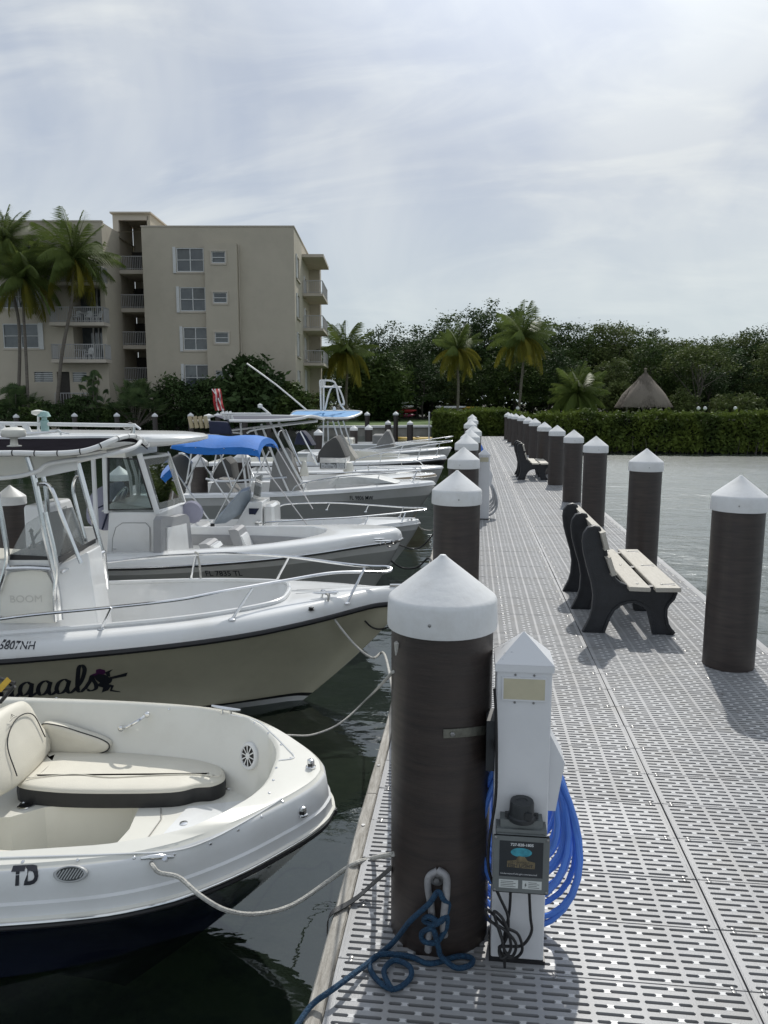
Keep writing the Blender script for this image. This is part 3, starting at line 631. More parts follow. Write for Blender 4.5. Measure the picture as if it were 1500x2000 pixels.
def bench(loc, label, src=None):
    t = thing('bench', label, 'bench', loc, 0, 'benches on the dock')
    prof = [(p[0] - bnx, 0, p[2]) for p in out2]
    cen = [Vector(p) for p in prof]; n = len(cen)
    for y in (0, .76, 1.44):
        b = MB()
        # web with raised bead along the edge
        b.slab([(p.x, y + .014, p.z) for p in cen], (0, .032, 0))
        b.tube([(p.x, y + .03, p.z) for p in cen], .0001, 4, 0, True)
        rows = []
        for i in range(n):
            a = cen[i]; d = (cen[(i + 1) % n] - cen[i - 1]).normalized(); nn = Vector((d.z, 0, -d.x))
            rows.append([a + Vector((0, y, 0)), a + Vector((0, y + .06, 0)), a + nn * -.022 + Vector((0, y + .06, 0)), a + nn * -.026 + Vector((0, y + .047, 0)), a + nn * -.026 + Vector((0, y + .013, 0)), a + nn * -.022 + Vector((0, y, 0))])
        rows.append(rows[0]); b.grid(rows, close=True)
        b.build('side_frame', M_bench, t, smooth=50, org=(0, 0, 0))
    def plank(name, A, B, th, y0=-.09, y1=1.60):
        A = Vector(A); B = Vector(B); d = (B - A).normalized(); nn = Vector((-d.z, 0, d.x)); r = .006
        o = [A + d * r, B - d * r, B - nn * -r, B + nn * (th - r), B + nn * th - d * r, A + nn * th + d * r, A + nn * (th - r), A + nn * r]
        b = MB(); b.slab([(p.x, y0, p.z) for p in o], (0, y1 - y0, 0)); b.build(name, M_slat, t, smooth=25, org=(0, 0, 0))
    q = lambda zx, zy: (zb(zx, zy)[0] - bnx, 0, zb(zx, zy)[2] - zmin)
    bp = cen
    # back slats sit on the front of the uprights, seat slats on the rails
    sx = lambda i: bp[i]
    a0, a1 = bp[12], bp[13]
    plank('back_slat', a1 + (a1 - a0) * .05, a0 + (a0 - a1) * .25, -.035)
    a0, a1 = bp[14], bp[15]
    plank('back_slat', a1 + Vector((.004, 0, -.01)), a0 + (a0 - a1) * .55, -.035)
    zr = bp[19].z
    xs_ = (bp[17].x + .045, bp[17].x + .185, bp[17].x + .215, bp[17].x + .36)
    plank('seat_slat', (bp[18].x - .02, 0, zr + .005), (bp[18].x + .155, 0, zr + .002), .036)
    plank('seat_slat', (bp[18].x + .195, 0, zr + .002), (bp[21].x + .03, 0, zr + .006), .036)
    for y in (.03, .79, 1.47):
        for xx in (bp[18].x + .07, bp[18].x + .27):
            MB().lathe([(.011, 0), (.011, .002), (.007, .005)], (xx, y, zr + .042), 10).build('bolt', M_screw, t, org=(0, 0, 0))
    return t
b0 = bench((out[0][0], bx0, 0), 'near black and cream bench facing the open water')
dup(b0, (1.17, 19.6, 0), 0, 'far black and cream bench down the walkway')
# mooring lines across to the dock
# ============================================================ foliage tools
def quads(name, cen, ax, bx, m, parent=None, org=(0, 0, 0), bend=None):
    """leaf-shaped quads: centre, long half-axis, short half-axis (numpy n x 3)"""
    n = len(cen); v = np.empty((n, 4, 3)); v[:, 0] = cen - ax; v[:, 1] = cen + bx - ax * .1; v[:, 2] = cen + ax; v[:, 3] = cen - bx - ax * .1
    if bend is not None: v[:, 0] += bend; v[:, 2] += bend
    me = bpy.data.meshes.new(name); me.vertices.add(n * 4); me.vertices.foreach_set('co', (v - np.array(org)).reshape(-1))
    me.loops.add(n * 4); me.loops.foreach_set('vertex_index', np.arange(n * 4, dtype=np.int32))
    me.polygons.add(n); me.polygons.foreach_set('loop_start', np.arange(0, n * 4, 4, dtype=np.int32)); me.polygons.foreach_set('loop_total', np.full(n, 4, dtype=np.int32))
    me.materials.append(m); me.update(calc_edges=True)
    
    ob = bpy.data.objects.new(name, me); COL.objects.link(ob)
    if parent: ob.parent = parent
    return ob
def rdir(n, zs=1.0):
    d = rng.normal(size=(n, 3)); d[:, 2] *= zs; return d / np.linalg.norm(d, axis=1, keepdims=True)
def leafset(cen, size, asp=.45, flat=.6, var=.35):
    n = len(cen); a = rdir(n, flat); r = rdir(n); b = np.cross(a, r); b /= np.linalg.norm(b, axis=1, keepdims=True) + 1e-9
    s = size * (1 + var * rng.normal(size=(n, 1))).clip(.4, 2)
    return cen, a * s, b * s * asp
def crown_pts(rx, rz, nclump, per, cr, seed, zc, low=.3):
    r = np.random.default_rng(seed); C = []
    while len(C) < nclump:
        d = r.normal(size=3); d /= np.linalg.norm(d); rad = r.uniform(.25, 1.0) ** .45
        if d[2] < -low: continue
        k = 1 + .22 * math.sin(3.1 * d[0] + seed) * math.cos(2.7 * d[1] + seed * 2) + r.normal() * .09
        C.append([d[0] * rx * rad * k, d[1] * rx * rad * k, zc + d[2] * rz * rad * k])
    C = np.array(C); P = []
    for c in C:
        q = r.uniform(.6, 1.5) * cr; o = r.normal(size=(int(per * q / cr), 3)) * q * np.array([.55, .55, .38]); P.append(c + o)
    return C, np.concatenate(P)
def tree_proto(name, label, H, rx, m, seed, nclump=60, per=70, cr=.9, leaf=.17, trunk_r=.16, low=.35, base=.32, limbs=7, loc=(0, 0, 0), group='trees of the tree line'):
    t = thing(name, label, 'tree', loc, 0, group, org=(0, 0, 0))
    zc = H * (.5 + base / 2); rz = H * (1 - base) / 2
    C, P = crown_pts(rx, rz, nclump, per, cr, seed, zc, low)
    quads('crown', *leafset(P, leaf), m, t)
    b = MB(); r = random.Random(seed)
    top = (r.uniform(-.3, .3), r.uniform(-.3, .3), zc * .95)
    b.stube([(0, 0, -.3), (r.uniform(-.3, .3), 0, H * .2), (r.uniform(-.4, .4), r.uniform(-.3, .3), H * .4), top], [trunk_r * (1 - .6 * i / 18) for i in range(19)], 7, 0, 6)
    for i in range(limbs):
        c = C[r.randrange(len(C))]; z0 = H * r.uniform(.12, .5); st = Vector((0, 0, z0)); e = Vector(c); mid = st.lerp(e, .5) + Vector((r.uniform(-.3, .3), r.uniform(-.3, .3), r.uniform(-.1, .5)))
        b.stube([st, mid, e], [trunk_r * .45 * (1 - .7 * i_ / 10) for i_ in range(11)], 5, 0, 5)
    b.build('trunk', M_bark, t, org=(0, 0, 0)); return t
# ------------------------------------------------------------ coconut palms
def frond_mesh(Lf, droop, seed, m, nl=44):
    r = np.random.default_rng(seed); el = r.uniform(-.05, .1)
    cen = []; A = []; Bx = []
    rach = []
    for i in range(nl + 1):
        t = i / nl; x = Lf * (t - .18 * droop * t * t); z = Lf * (.22 * t - droop * .62 * t * t); rach.append((x, 0, z))
    for i in range(3, nl):
        t = i / nl; p = np.array(rach[i]); d = np.array(rach[min(i + 1, nl)]) - np.array(rach[i - 1]); d /= np.linalg.norm(d)
        ll = Lf * .31 * (math.sin(PI * min(1, t * .86 + .13)) ** .6) * r.uniform(.8, 1.1)
        for s in (-1, 1):
            out = np.array([d[0] * .55, s * .75, d[2] * .55 - .35 - .55 * droop + r.uniform(-.12, .12)]); out /= np.linalg.norm(out)
            h = out * ll * .5; c = p + h; w_ = np.cross(out, [0, 0, 1]); w_ /= np.linalg.norm(w_); w_ = w_ * .55 + np.cross(out, w_) * .8
            tip = np.array([0, 0, -.22 * ll * (.5 + droop)])
            cen.append(c + tip * .15); A.append(h + tip * .5); Bx.append(w_ * .0078 * Lf * r.uniform(.7, 1.3))
    b = MB(); n = len(cen)
    for i in range(n):
        c, a, w_ = cen[i], A[i], Bx[i]; s = np.array([0, 0, .015])
        b.add([c - a - w_ * .5, c - a + w_ * .5, c + w_ + s, c + a, c - w_ + s], [(0, 1, 2, 3, 4)])
    b.tube(rach[::4], [.012 * (1 - .85 * i / (len(rach[::4]) - 1)) for i in range(len(rach[::4]))], 5)
    return b.mesh('frond', m, smooth=None)
FR = [frond_mesh(1, d, 10 + i, M_frond, 50) for i, d in enumerate((.35, .6, .85, 1.1))] + [frond_mesh(1, 1.35, 30, M_yfrond, 46), frond_mesh(1, 1.0, 31, M_yfrond, 46)]
def palm(px, pyc, D, Lf, trunkpts, label, yellow=.2, nf=24, tr=.13, seed=1, group='coconut palms', whitebase=False, name='coconut_palm'):
    base = Vector(onD(*trunkpts[-1], D)); top = Vector(onD(px, pyc, D)); r = random.Random(seed)
    base.z = max(-.05, min(.1, base.z))
    t = thing(name, label, 'palm tree', tuple(base), 0, group)
    pts = [top] + [Vector(onD(*q, D)) for q in trunkpts[:-1]] + [base]
    sp = catmull(pts, 10); n = len(sp); b = MB()
    b.tube(sp, [tr * (.72 + .28 * (i / n)) * (1 + (.05 if i % 2 else 0)) + (.10 * max(0, i / n - .93) / .07) for i in range(n)], 10); b.build('trunk', M_trunk, t)
    o = base
    for i in range(nf):
        f = i / nf; az = i * 2.399 + r.uniform(-.25, .25); el = 1.30 - 1.75 * f ** .85 + r.uniform(-.1, .1)
        yel = f > 1 - yellow; k = (4 + r.randrange(2)) if yel else min(3, int(f * 3.2) + r.choice((0, 0, 1)))
        ob = bpy.data.objects.new('frond', FR[k]); COL.objects.link(ob); ob.parent = t; ob.location = top - o + Vector((0, 0, .05))
        ob.rotation_euler = (r.uniform(-.25, .25), -el + (.15 if k > 1 else 0), az); s = Lf * (1.0 - .15 * abs(f - .5)) * r.uniform(.88, 1.08); ob.scale = (s, s, s)
    b = MB()
    for i in range(7):
        a = i * .9; c = top - o + Vector((.2 * math.cos(a), .2 * math.sin(a), -.22 - .06 * (i % 3))) + o
        b.lathe([(.0, -.13), (.07, -.09), (.10, 0), (.07, .09), (0, .12)], tuple(c), 8)
    b.build('coconuts', M_olive, t)['kind'] = 'stuff'
    if whitebase: MB().lathe([(tr * 1.3, .1), (tr * 1.15, .8)], (0, 0, 0), 12).build('white_wrap', M_cap, t, org=(0, 0, 0))
    return t
M_olive = mat('coconut_husk', (.12, .11, .03), .7, var=.3)
def fanplant(px, pyb, D, W, H, n, label, m, seed, cat='shrub', blades=17, bw=.075, name='fan_palm'):
    base = Vector(onD(px, pyb, D)); base.z = 0
    t = thing(name, label, cat, tuple(base), 0); r = random.Random(seed); b = MB(); st = MB()
    for i in range(n):
        az = r.uniform(0, 2 * PI); el = r.uniform(.05, 1.5); rr = r.uniform(.55, 1)
        d = Vector((math.cos(az) * math.cos(el) * W / 2, math.sin(az) * math.cos(el) * W / 2, .18 * H + math.sin(el) * H * .72)) * rr
        hub = base + d; f = (d.normalized() + Vector((r.uniform(-.3, .3), r.uniform(-.3, .3), r.uniform(-.3, .1)))).normalized(); s = f.cross(Vector((0, 0, 1))).normalized(); u = s.cross(f).normalized()
        if i < 40: st.tube([base + Vector((0, 0, .05)), base + d * .5 + Vector((0, 0, .1)), hub], .018, 4)
        L_ = r.uniform(.45, .75) * min(1.2, W / 3.2)
        for k in range(blades):
            a = (k / (blades - 1) - .5) * 3.9; q = f * math.cos(a) + s * math.sin(a); q = (q + u * .25 * abs(math.sin(a))).normalized(); p = q.cross(u).normalized()
            mid = hub + q * L_ * .55 + u * .04; tip = hub + q * L_ + Vector((0, 0, -.22 * L_)); b.add([hub, mid + p * bw * .6, tip, mid - p * bw * .6], [(0, 1, 2, 3)])
    b.build('fronds', m, t, smooth=None)['kind'] = 'stuff'; st.build('stems', M_trunk, t); return t
def bush(px, pyt, pyb, wpx, D, label, m, leaf=.12, dens=1.0, name='shrub', seed=0, asp=.4, flat=.7, thick=.8, z0=0):
    p = Vector(onD(px, pyb, D)); top = onD(px, pyt, D)[2]; W = wpx / FPX * D; H = top - z0
    t = thing(name, label, 'shrub', (p.x, p.y, z0), 0); nc = int(26 * dens * max(1, W * H / 4)); 
    C, P = crown_pts(W / 2 * .95, H / 2, nc, 60, .32 * min(W, H) / 2, seed, H / 2, 1.0)
    P[:, 1] *= thick; P = P[P[:, 2] > 0]
    quads('foliage', *leafset(P, leaf, asp, flat), m, t)['kind'] = 'stuff'
    b = MB(); r = random.Random(seed)
    for i in range(6): e = C[r.randrange(len(C))]; b.stube([(r.uniform(-.2, .2), 0, -.1), Vector((e[0] * .4, e[1] * .4, e[2] * .5)), e], .03, 5, 0, 4)
    b.build('stems', M_bark, t, org=(0, 0, 0)); return t

# ============================================================ apartment building (heading-aligned frame)
def wall(b, x0, x1, z0, z1, holes, y, th=.25, m=0):
    xs = sorted({x0, x1, *[h[0] for h in holes], *[h[1] for h in holes]}); zs = sorted({z0, z1, *[h[2] for h in holes], *[h[3] for h in holes]})
    inh = lambda x, z: any(h[0] < x < h[1] and h[2] < z < h[3] for h in holes)
    for i in range(len(xs) - 1):
        for k in range(len(zs) - 1):
            if not inh((xs[i] + xs[i + 1]) / 2, (zs[k] + zs[k + 1]) / 2): b.add([(xs[i], y, zs[k]), (xs[i + 1], y, zs[k]), (xs[i + 1], y, zs[k + 1]), (xs[i], y, zs[k + 1])], [(0, 1, 2, 3)], m)
    for (a, c, d, e) in holes:
        b.add([(a, y, d), (c, y, d), (c, y, e), (a, y, e), (a, y + th, d), (c, y + th, d), (c, y + th, e), (a, y + th, e)], [(0, 4, 5, 1), (1, 5, 6, 2), (2, 6, 7, 3), (3, 7, 4, 0)], m)
DB = 62.0
X = lambda px, D=DB, py=600: hx(px, py, D)[0]
Z = lambda py, D=DB: hx(430, py, D)[1]
xo = X(282); bl = thing('apartment_building', 'five storey beige stucco apartment block with balconies behind the marina', 'building', tuple(HR @ Vector((xo, DB, 0))), PS, None, org=(xo, DB, 0))
def window(r, y, cols=2, rows=2, side=None, par=None, blind=0):
    a, c, d, e = r; f = MB(); t = .07; o = .06
    for (p, q, s, u) in ((a, c, d, d + t), (a, c, e - t, e), (a, a + t, d + t, e - t), (c - t, c, d + t, e - t)): f.box((p, y + .02, s), (q, y + .16, u))
    for i in range(1, cols): x = a + (c - a) * i / cols; f.box((x - .035, y + .04, d + t), (x + .035, y + .13, e - t))
    for i in range(1, rows): z = d + (e - d) * i / rows; f.box((a + t, y + .05, z - .03), (c - t, y + .12, z + .03))
    w_ = MB().box((a, y + .162, d), (c, y + .175, e)).build('window', M_soffit, par, smooth=None)
    f.build('frame', M_wframe, w_, smooth=None, org=ORG[par.name])
    for i in range(cols):
        for k in range(rows):
            xa = a + (c - a) * i / cols; xb = a + (c - a) * (i + 1) / cols; za = d + (e - d) * k / rows; zb_ = d + (e - d) * (k + 1) / rows
            MB().box((xa + .05, y + .10, za + .05), (xb - .05, y + .11, zb_ - .05)).build('pane', M_blind if (blind and k == rows - 1 and (i + blind) % 2) else M_pane, w_, smooth=None, org=ORG[par.name])
    MB().box((a - .08, y - .06, d - .13), (c + .08, y - .002, d - .003)).build('sill', M_stucco2, w_, smooth=None, org=ORG[par.name])
    return w_
# main block front
R = lambda x0, x1, y0, y1, D=DB: (X(x0, D), X(x1, D), Z(y1, D), Z(y0, D))
big = [R(348, 401, 484, 531), R(352, 402, 561, 608), R(356, 404, 639, 684), R(356, 404, 712, 762)]
w0 = MB(); ztop = Z(443); xr = X(576)
wall(w0, xo, xr, -.02, ztop, big, DB)
w0.box((xo, DB, ztop), (xr, DB + .3, ztop + .001)); 
yb = DB + 15
w0.add([(xo, DB, -.02), (xo, yb, -.02), (xo, yb, ztop), (xo, DB, ztop)], [(0, 1, 2, 3)])
w0.add([(xo, DB, ztop - .4), (xr, DB, ztop - .4), (xr, yb, ztop - .4), (xo, yb, ztop - .4)], [(0, 1, 2, 3)])
# right side wall with windows (local x constant) built by rotating coordinates
def swall(b, x, y0, y1, z0, z1, holes, m=0):
    ys = sorted({y0, y1, *[h[0] for h in holes], *[h[1] for h in holes]}); zs = sorted({z0, z1, *[h[2] for h in holes], *[h[3] for h in holes]})
    for i in range(len(ys) - 1):
        for k in range(len(zs) - 1):
            if not any(h[0] < (ys[i] + ys[i + 1]) / 2 < h[1] and h[2] < (zs[k] + zs[k + 1]) / 2 < h[3] for h in holes):
                b.add([(x, ys[i], zs[k]), (x, ys[i + 1], zs[k]), (x, ys[i + 1], zs[k + 1]), (x, ys[i], zs[k + 1])], [(0, 1, 2, 3)], m)
    for (a, c, d, e) in holes:
        b.add([(x, a, d), (x, c, d), (x, c, e), (x, a, e), (x - .2, a, d), (x - .2, c, d), (x - .2, c, e), (x - .2, a, e)], [(0, 4, 5, 1), (1, 5, 6, 2), (2, 6, 7, 3), (3, 7, 4, 0)], m)
sh_ = [(DB + 1.4, DB + 3.6, Z(p + 26), Z(p - 22)) for p in (512, 590, 668, 744)]
dr = [(DB + 7.4, DB + 9.8, Z(p + 26), Z(p - 20)) for p in (530, 600, 665, 735)]
swall(w0, xr, DB, yb, -.02, ztop, sh_ + dr)
w0.build('wall', M_stucco, bl, smooth=None)
MB().box((xo - .03, DB - .05, ztop + .002), (xr + .05, DB + .25, ztop + .09)).build('parapet_cap', M_stucco2, bl, smooth=None)
MB().box((xr - .2, DB + .255, ztop + .002), (xr + .05, yb, ztop + .09)).build('parapet_cap', M_stucco2, bl, smooth=None)
for i, h in enumerate(big):
    window(h, DB, 2, 2, None, bl, blind=i + 1)
    MB().box((h[0] - .26, DB - .10, h[2] - .1), (h[0] - .03, DB - .003, h[3] + .05)).build('storm_shutter', M_wframe, bl, smooth=None)
for h in sh_ + dr:
    wn = MB().box((xr - .19, h[0], h[2]), (xr - .17, h[1], h[3])).build('window', M_pane, bl, smooth=None)
    f = MB(); f.box((xr - .16, h[0], h[2]), (xr - .08, h[0] + .08, h[3])); f.box((xr - .16, h[1] - .08, h[2]), (xr - .08, h[1], h[3])); f.box((xr - .16, (h[0] + h[1]) / 2 - .04, h[2]), (xr - .08, (h[0] + h[1]) / 2 + .04, h[3])); f.build('frame', M_wframe, wn, smooth=None, org=ORG[bl.name])
    MB().box((xr + .002, h[0] - .1, h[2] - .12), (xr + .12, h[1] + .1, h[2] - .002)).build('sill', M_stucco2, wn, smooth=None, org=ORG[bl.name])
    MB().box((xr + .002, h[0] - .35, h[2]), (xr + .10, h[0] - .05, h[3])).build('storm_shutter', M_wframe, bl, smooth=None)
# projecting chase with small windows
ch = MB(); yc = DB - .55; cx0, cx1, cz = X(402, yc), X(465, yc), Z(475, yc)
sm = [R(416, 443, 491, 514, yc), R(417, 444, 571, 592, yc), R(418, 445, 649, 670, yc), R(418, 446, 724, 744, yc)]
wall(ch, cx0, cx1, -.02, cz, sm, yc)
ch.add([(cx0, yc, -.02), (cx0, DB - .003, -.02), (cx0, DB - .003, cz), (cx0, yc, cz)], [(0, 1, 2, 3)]); ch.add([(cx1, yc, -.02), (cx1, DB - .003, -.02), (cx1, DB - .003, cz), (cx1, yc, cz)], [(3, 2, 1, 0)]); ch.add([(cx0, yc, cz), (cx1, yc, cz), (cx1, DB - .003, cz), (cx0, DB - .003, cz)], [(0, 1, 2, 3)])
ch.build('projecting_bay', M_stucco, bl, smooth=None)
for h in sm:
    window(h, yc, 1, 2, None, bl)
    f = MB(); k = .11
    for (p, q, s, u) in ((h[0] - k, h[1] + k, h[3], h[3] + k), (h[0] - k, h[0], h[2], h[3]), (h[1], h[1] + k, h[2], h[3])): f.box((p, yc - .07, s), (q, yc - .003, u))
    f.build('window_surround', M_stucco2, bl, smooth=None)
MB().tube([(X(469), DB - .06, 0), (X(469), DB - .06, cz)], .05, 8).build('downpipe', M_stucco2, bl)
# balconies
def railing(par, pts, z, h=1.05, sp=.14, m=None, name='railing'):
    b = MB(); m = m or M_rail
    for (p, q) in zip(pts[:-1], pts[1:]):
        p = Vector((*p, 0)); q = Vector((*q, 0)); L_ = (q - p).length; n = max(2, int(L_ / sp))
        b.tube([p + Vector((0, 0, z + h)), q + Vector((0, 0, z + h))], .035, 4); b.tube([p + Vector((0, 0, z + .1)), q + Vector((0, 0, z + .1))], .025, 4)
        for i in range(n + 1):
            c = p.lerp(q, i / n); b.box((c.x - .016, c.y - .016, z), (c.x + .016, c.y + .016, z + h))
    return b.build(name, m, par, smooth=None)
def slab_(par, x0, x1, y0, y1, z, th=.22, name='balcony_floor'):
    return MB().box((x0, y0, z - th), (x1, y1, z)).build(name, M_stucco2, par, smooth=None)
xb_ = xr + 1.75
for i, p in enumerate((576, 643, 710)):
    z = Z(p, DB + 7); s = slab_(bl, xr + .004, xb_, DB + 6, DB + 12, z); railing(bl, [(xr + .05, DB + 6.05), (xb_ - .05, DB + 6.05), (xb_ - .05, DB + 11.9)], z)
slab_(bl, xr + .004, xb_ + .1, DB + 5.8, DB + 12.2, Z(497, DB + 6), .25, 'balcony_roof')
MB().box((xr + .9, DB + 12.2, -.02), (xr + 1.0, DB + 12.4, Z(500, DB + 8))).build('balcony_post', M_stucco2, bl, smooth=None)
MB().box((xr + .004, DB + 12.21, -.02), (xr + .89, DB + 15, Z(480, DB + 8))).build('rear_wall', M_stucco, bl, smooth=None)
# stair recess, landings and tower
xt0, xt1 = X(228, 64), X(300, 64); zt = Z(416, 64)
t_ = MB(); xa, xc = X(239, 64), X(295, 64)
wall(t_, xt0, xo - .004, Z(452, 64), zt - .25, [(xa, xo - .0041, Z(452, 64) - .001, zt - .55)], 64, .3)
t_.build('stair_tower_front', M_stucco2, bl, smooth=None)
MB().box((xt0, 64, zt - .249), (xt1, 68.5, zt - .06)).build('stair_tower_roof', M_stucco, bl, smooth=None)
MB().box((xt0 - .15, 63.8, zt - .058), (xt1 + .12, 68.6, zt + .06)).build('stair_tower_roof_cap', M_stucco2, bl, smooth=None)
MB().box((xt1 - .25, 64, ztop + .1), (xt1, 68.5, zt - .25)).build('stair_tower_side', M_stucco, bl, smooth=None)
MB().box((X(236, 64), 68.0, -.02), (xo - .01, 68.3, zt - .25)).build('stair_back_wall', M_stucco, bl, smooth=None)
MB().box((xt0 - .02, 64.31, -.02), (xt0 + .3, 68, zt - .25)).build('stair_side_wall', M_stucco, bl, smooth=None)
MB().box((xo + .01, 64.2, ztop - .5), (xo + .1, 68, zt - .25)).build('stair_inner_wall', M_stucco, bl, smooth=None)
for i, p in enumerate((527, 602, 674, 744)):
    z = Z(p, 63.6); slab_(bl, xt0 + .31, xo - .01, 63.6, 67.9, z, .3, 'landing'); railing(bl, [(xt0 + .4, 63.65), (xo - .05, 63.65)], z)
    MB().box((X(262, 66) - .5, 67.6, z), (X(262, 66) + .5, 67.7, z + 2.1)).build('door', M_soffit, bl, smooth=None)
# left wing
DW = 60.0; ww = thing('apartment_wing', 'left wing of the beige apartment block, behind the coconut palms', 'building', tuple(HR @ Vector((X(100, DW), DW, 0))), PS, None, org=(X(100, DW), DW, 0))
xl, xe = X(-120, DW), X(206, DW); zw = Z(433, DW)
RW = lambda x0, x1, y0, y1: R(x0, x1, y0, y1, DW)
wins = [RW(2, 72, 632, 680), RW(2, 72, 556, 602), RW(2, 72, 480, 526)]
bal = [RW(140, 206.2, 558, 633), RW(140, 206.2, 636, 704), RW(140, 206.2, 482, 556)]
bal = [(a, xe - .35, d, e) for (a, c, d, e) in bal]
lou = [RW(58, 95, 726, 746), RW(134, 162, 727, 746)]; door = RW(103, 128, 726, 790); door = (door[0], door[1], 0, door[3])
b = MB(); wall(b, xl, xe, -.02, zw, wins + bal + lou + [door], DW, 1.9)
b.add([(xe, DW, -.02), (xe, 63.9, -.02), (xe, 63.9, zw), (xe, DW, zw)], [(0, 1, 2, 3)]); b.add([(xl, DW, zw - .3), (xe, DW, zw - .3), (xe, 72, zw - .3), (xl, 72, zw - .3)], [(0, 1, 2, 3)])
b.build('wall', M_stucco, ww, smooth=None)
MB().box((xl, DW - .05, zw + .002), (xe + .05, DW + .3, zw + .10)).build('parapet_cap', M_stucco2, ww, smooth=None)
for i, h in enumerate(wins):
    window(h, DW, 2, 2, None, ww, blind=i); MB().box((h[1] + .05, DW - .1, h[2] - .1), (h[1] + .38, DW - .003, h[3] + .05)).build('storm_shutter', M_wframe, ww, smooth=None)
for h in lou:
    wn = MB().box((h[0], DW + .15, h[2]), (h[1], DW + .17, h[3])).build('window', M_pane, ww, smooth=None)
    f = MB(); n = 5
    for i in range(n + 1): z = h[2] + (h[3] - h[2]) * i / n; f.box((h[0], DW + .03, z - .03), (h[1], DW + .1, z + .03))
    f.build('louvre', M_wframe, wn, smooth=None, org=ORG[ww.name])
MB().box((door[0], DW + .3, door[2]), (door[1], DW + .35, door[3])).build('door', M_soffit, ww, smooth=None)
for i, h in enumerate(bal):
    wn = MB().box((h[0], DW + 1.85, h[2]), (h[1], DW + 1.88, h[3])).build('sliding_door', M_pane, ww, smooth=None)
    f = MB(); 
    for x in (h[0] + .9, (h[0] + h[1]) / 2 + .2, h[1] - .1): f.box((x - .05, DW + 1.75, h[2]), (x + .05, DW + 1.84, h[3]))
    f.build('door_frame', M_wframe, wn, smooth=None, org=ORG[ww.name])
    z = h[2] + .02; xa_ = X(97, DW - 1); xd = X(215, DW - 1)
    slab_(ww, xa_, xd - .4, DW - 1.3, DW - .004, z, .25); railing(ww, [(xa_ + .05, DW - .05), (xa_ + .05, DW - 1.22), (xd - .45, DW - 1.22), (xd - .45, DW - .05)], z, 1.1)
def chair(loc, label, m=M_wframe):
    t = thing('plastic_chair', label, 'chair', tuple(HR @ Vector(loc)), PS + random.uniform(-1, 1), 'chairs on the balconies', org=(0, 0, 0)); o = (0, 0, 0)
    MB().bbox((-.24, -.22, .40), (.24, .24, .45), .01).build('seat', m, t, org=o)
    b = MB(); b.slab([(-.24, .22, .45), (.24, .22, .45), (.22, .32, .85), (.1, .34, .92), (-.1, .34, .92), (-.22, .32, .85)], (0, .03, 0)); b.build('backrest', m, t, org=o)
    for sx in (-1, 1):
        for sy in (-.2, .22): MB().tube([(sx * .22, sy, .40), (sx * .26, sy * 1.2, 0)], .022, 5).build('leg', m, t, org=o)
        MB().box((sx * .27 - .025, -.2, .62), (sx * .27 + .025, .26, .65)).build('armrest', m, t, org=o)
z1, z2 = bal[0][2] + .02, bal[1][2] + .02
for k, (px, zz_, lab) in enumerate(((147, z1, 'white plastic chair left of the table on the upper of the two lower wing balconies'), (172, z1, 'white plastic chair right of the table on the upper wing balcony'), (189, z1, 'low white plastic seat at the right end of the upper wing balcony'), (168, z2, 'white plastic chair on the lower wing balcony'))):
    chair((X(px, DW - .7), DW - .7, zz_), lab)
def table(loc, label):
    t = thing('plastic_table', label, 'table', tuple(HR @ Vector(loc)), PS, 'tables on the balconies', org=(0, 0, 0)); o = (0, 0, 0)
    MB().lathe([(.40, .70), (.42, .72), (.40, .74)], n=16).build('table_top', M_wframe, t, org=o)
    for a in range(4): MB().tube([(.3 * math.cos(a * PI / 2 + .8), .3 * math.sin(a * PI / 2 + .8), .70), (.36 * math.cos(a * PI / 2 + .8), .36 * math.sin(a * PI / 2 + .8), 0)], .022, 5).build('leg', M_wframe, t, org=o)
table((X(160, DW - .75), DW - .65, z1), 'round white table on the upper wing balcony'); table((X(152, DW - .75), DW - .65, z2), 'round white table on the lower wing balcony')
ft = thing('white_fence', 'short white picket fence at the foot of the left wing', 'fence', onD(150, 800, 58.6)[:2] + (0,), 0)
a, c = onD(108, 780, 58.6), onD(190, 780, 58.6); railing(ft, [a[:2], c[:2]], .0, Z(768, 58.6), .2)
ob = thing('beach_chair', 'orange and yellow slatted beach chair by the block corner', 'chair', tuple(onD(607, 785, 71)[:2]) + (0.0,), PS, None, org=(0, 0, 0))
b = MB()
for i in range(5): b.box((-.42 + i * .18, 0, .4), (-.27 + i * .18, .06, 1.55 + .12 * (2 - abs(i - 2))))
b.build('backrest', M_orange, ob, org=(0, 0, 0)); MB().box((-.45, -.6, .38), (.45, 0, .44)).build('seat', M_yellow, ob, org=(0, 0, 0))
for sx in (-1, 1): MB().box((sx * .44 - .04, -.6, 0), (sx * .44 + .04, .1, .62)).build('leg', M_orange, ob, org=(0, 0, 0))
fb = thing('patio_fence', 'white patio railing beside the orange chair at the block corner', 'fence', tuple(onD(605, 785, 69)[:2]) + (0,), 0); a, c = onD(596, 780, 69), onD(640, 780, 69); railing(fb, [a[:2], c[:2]], .0, 1.6, .22)

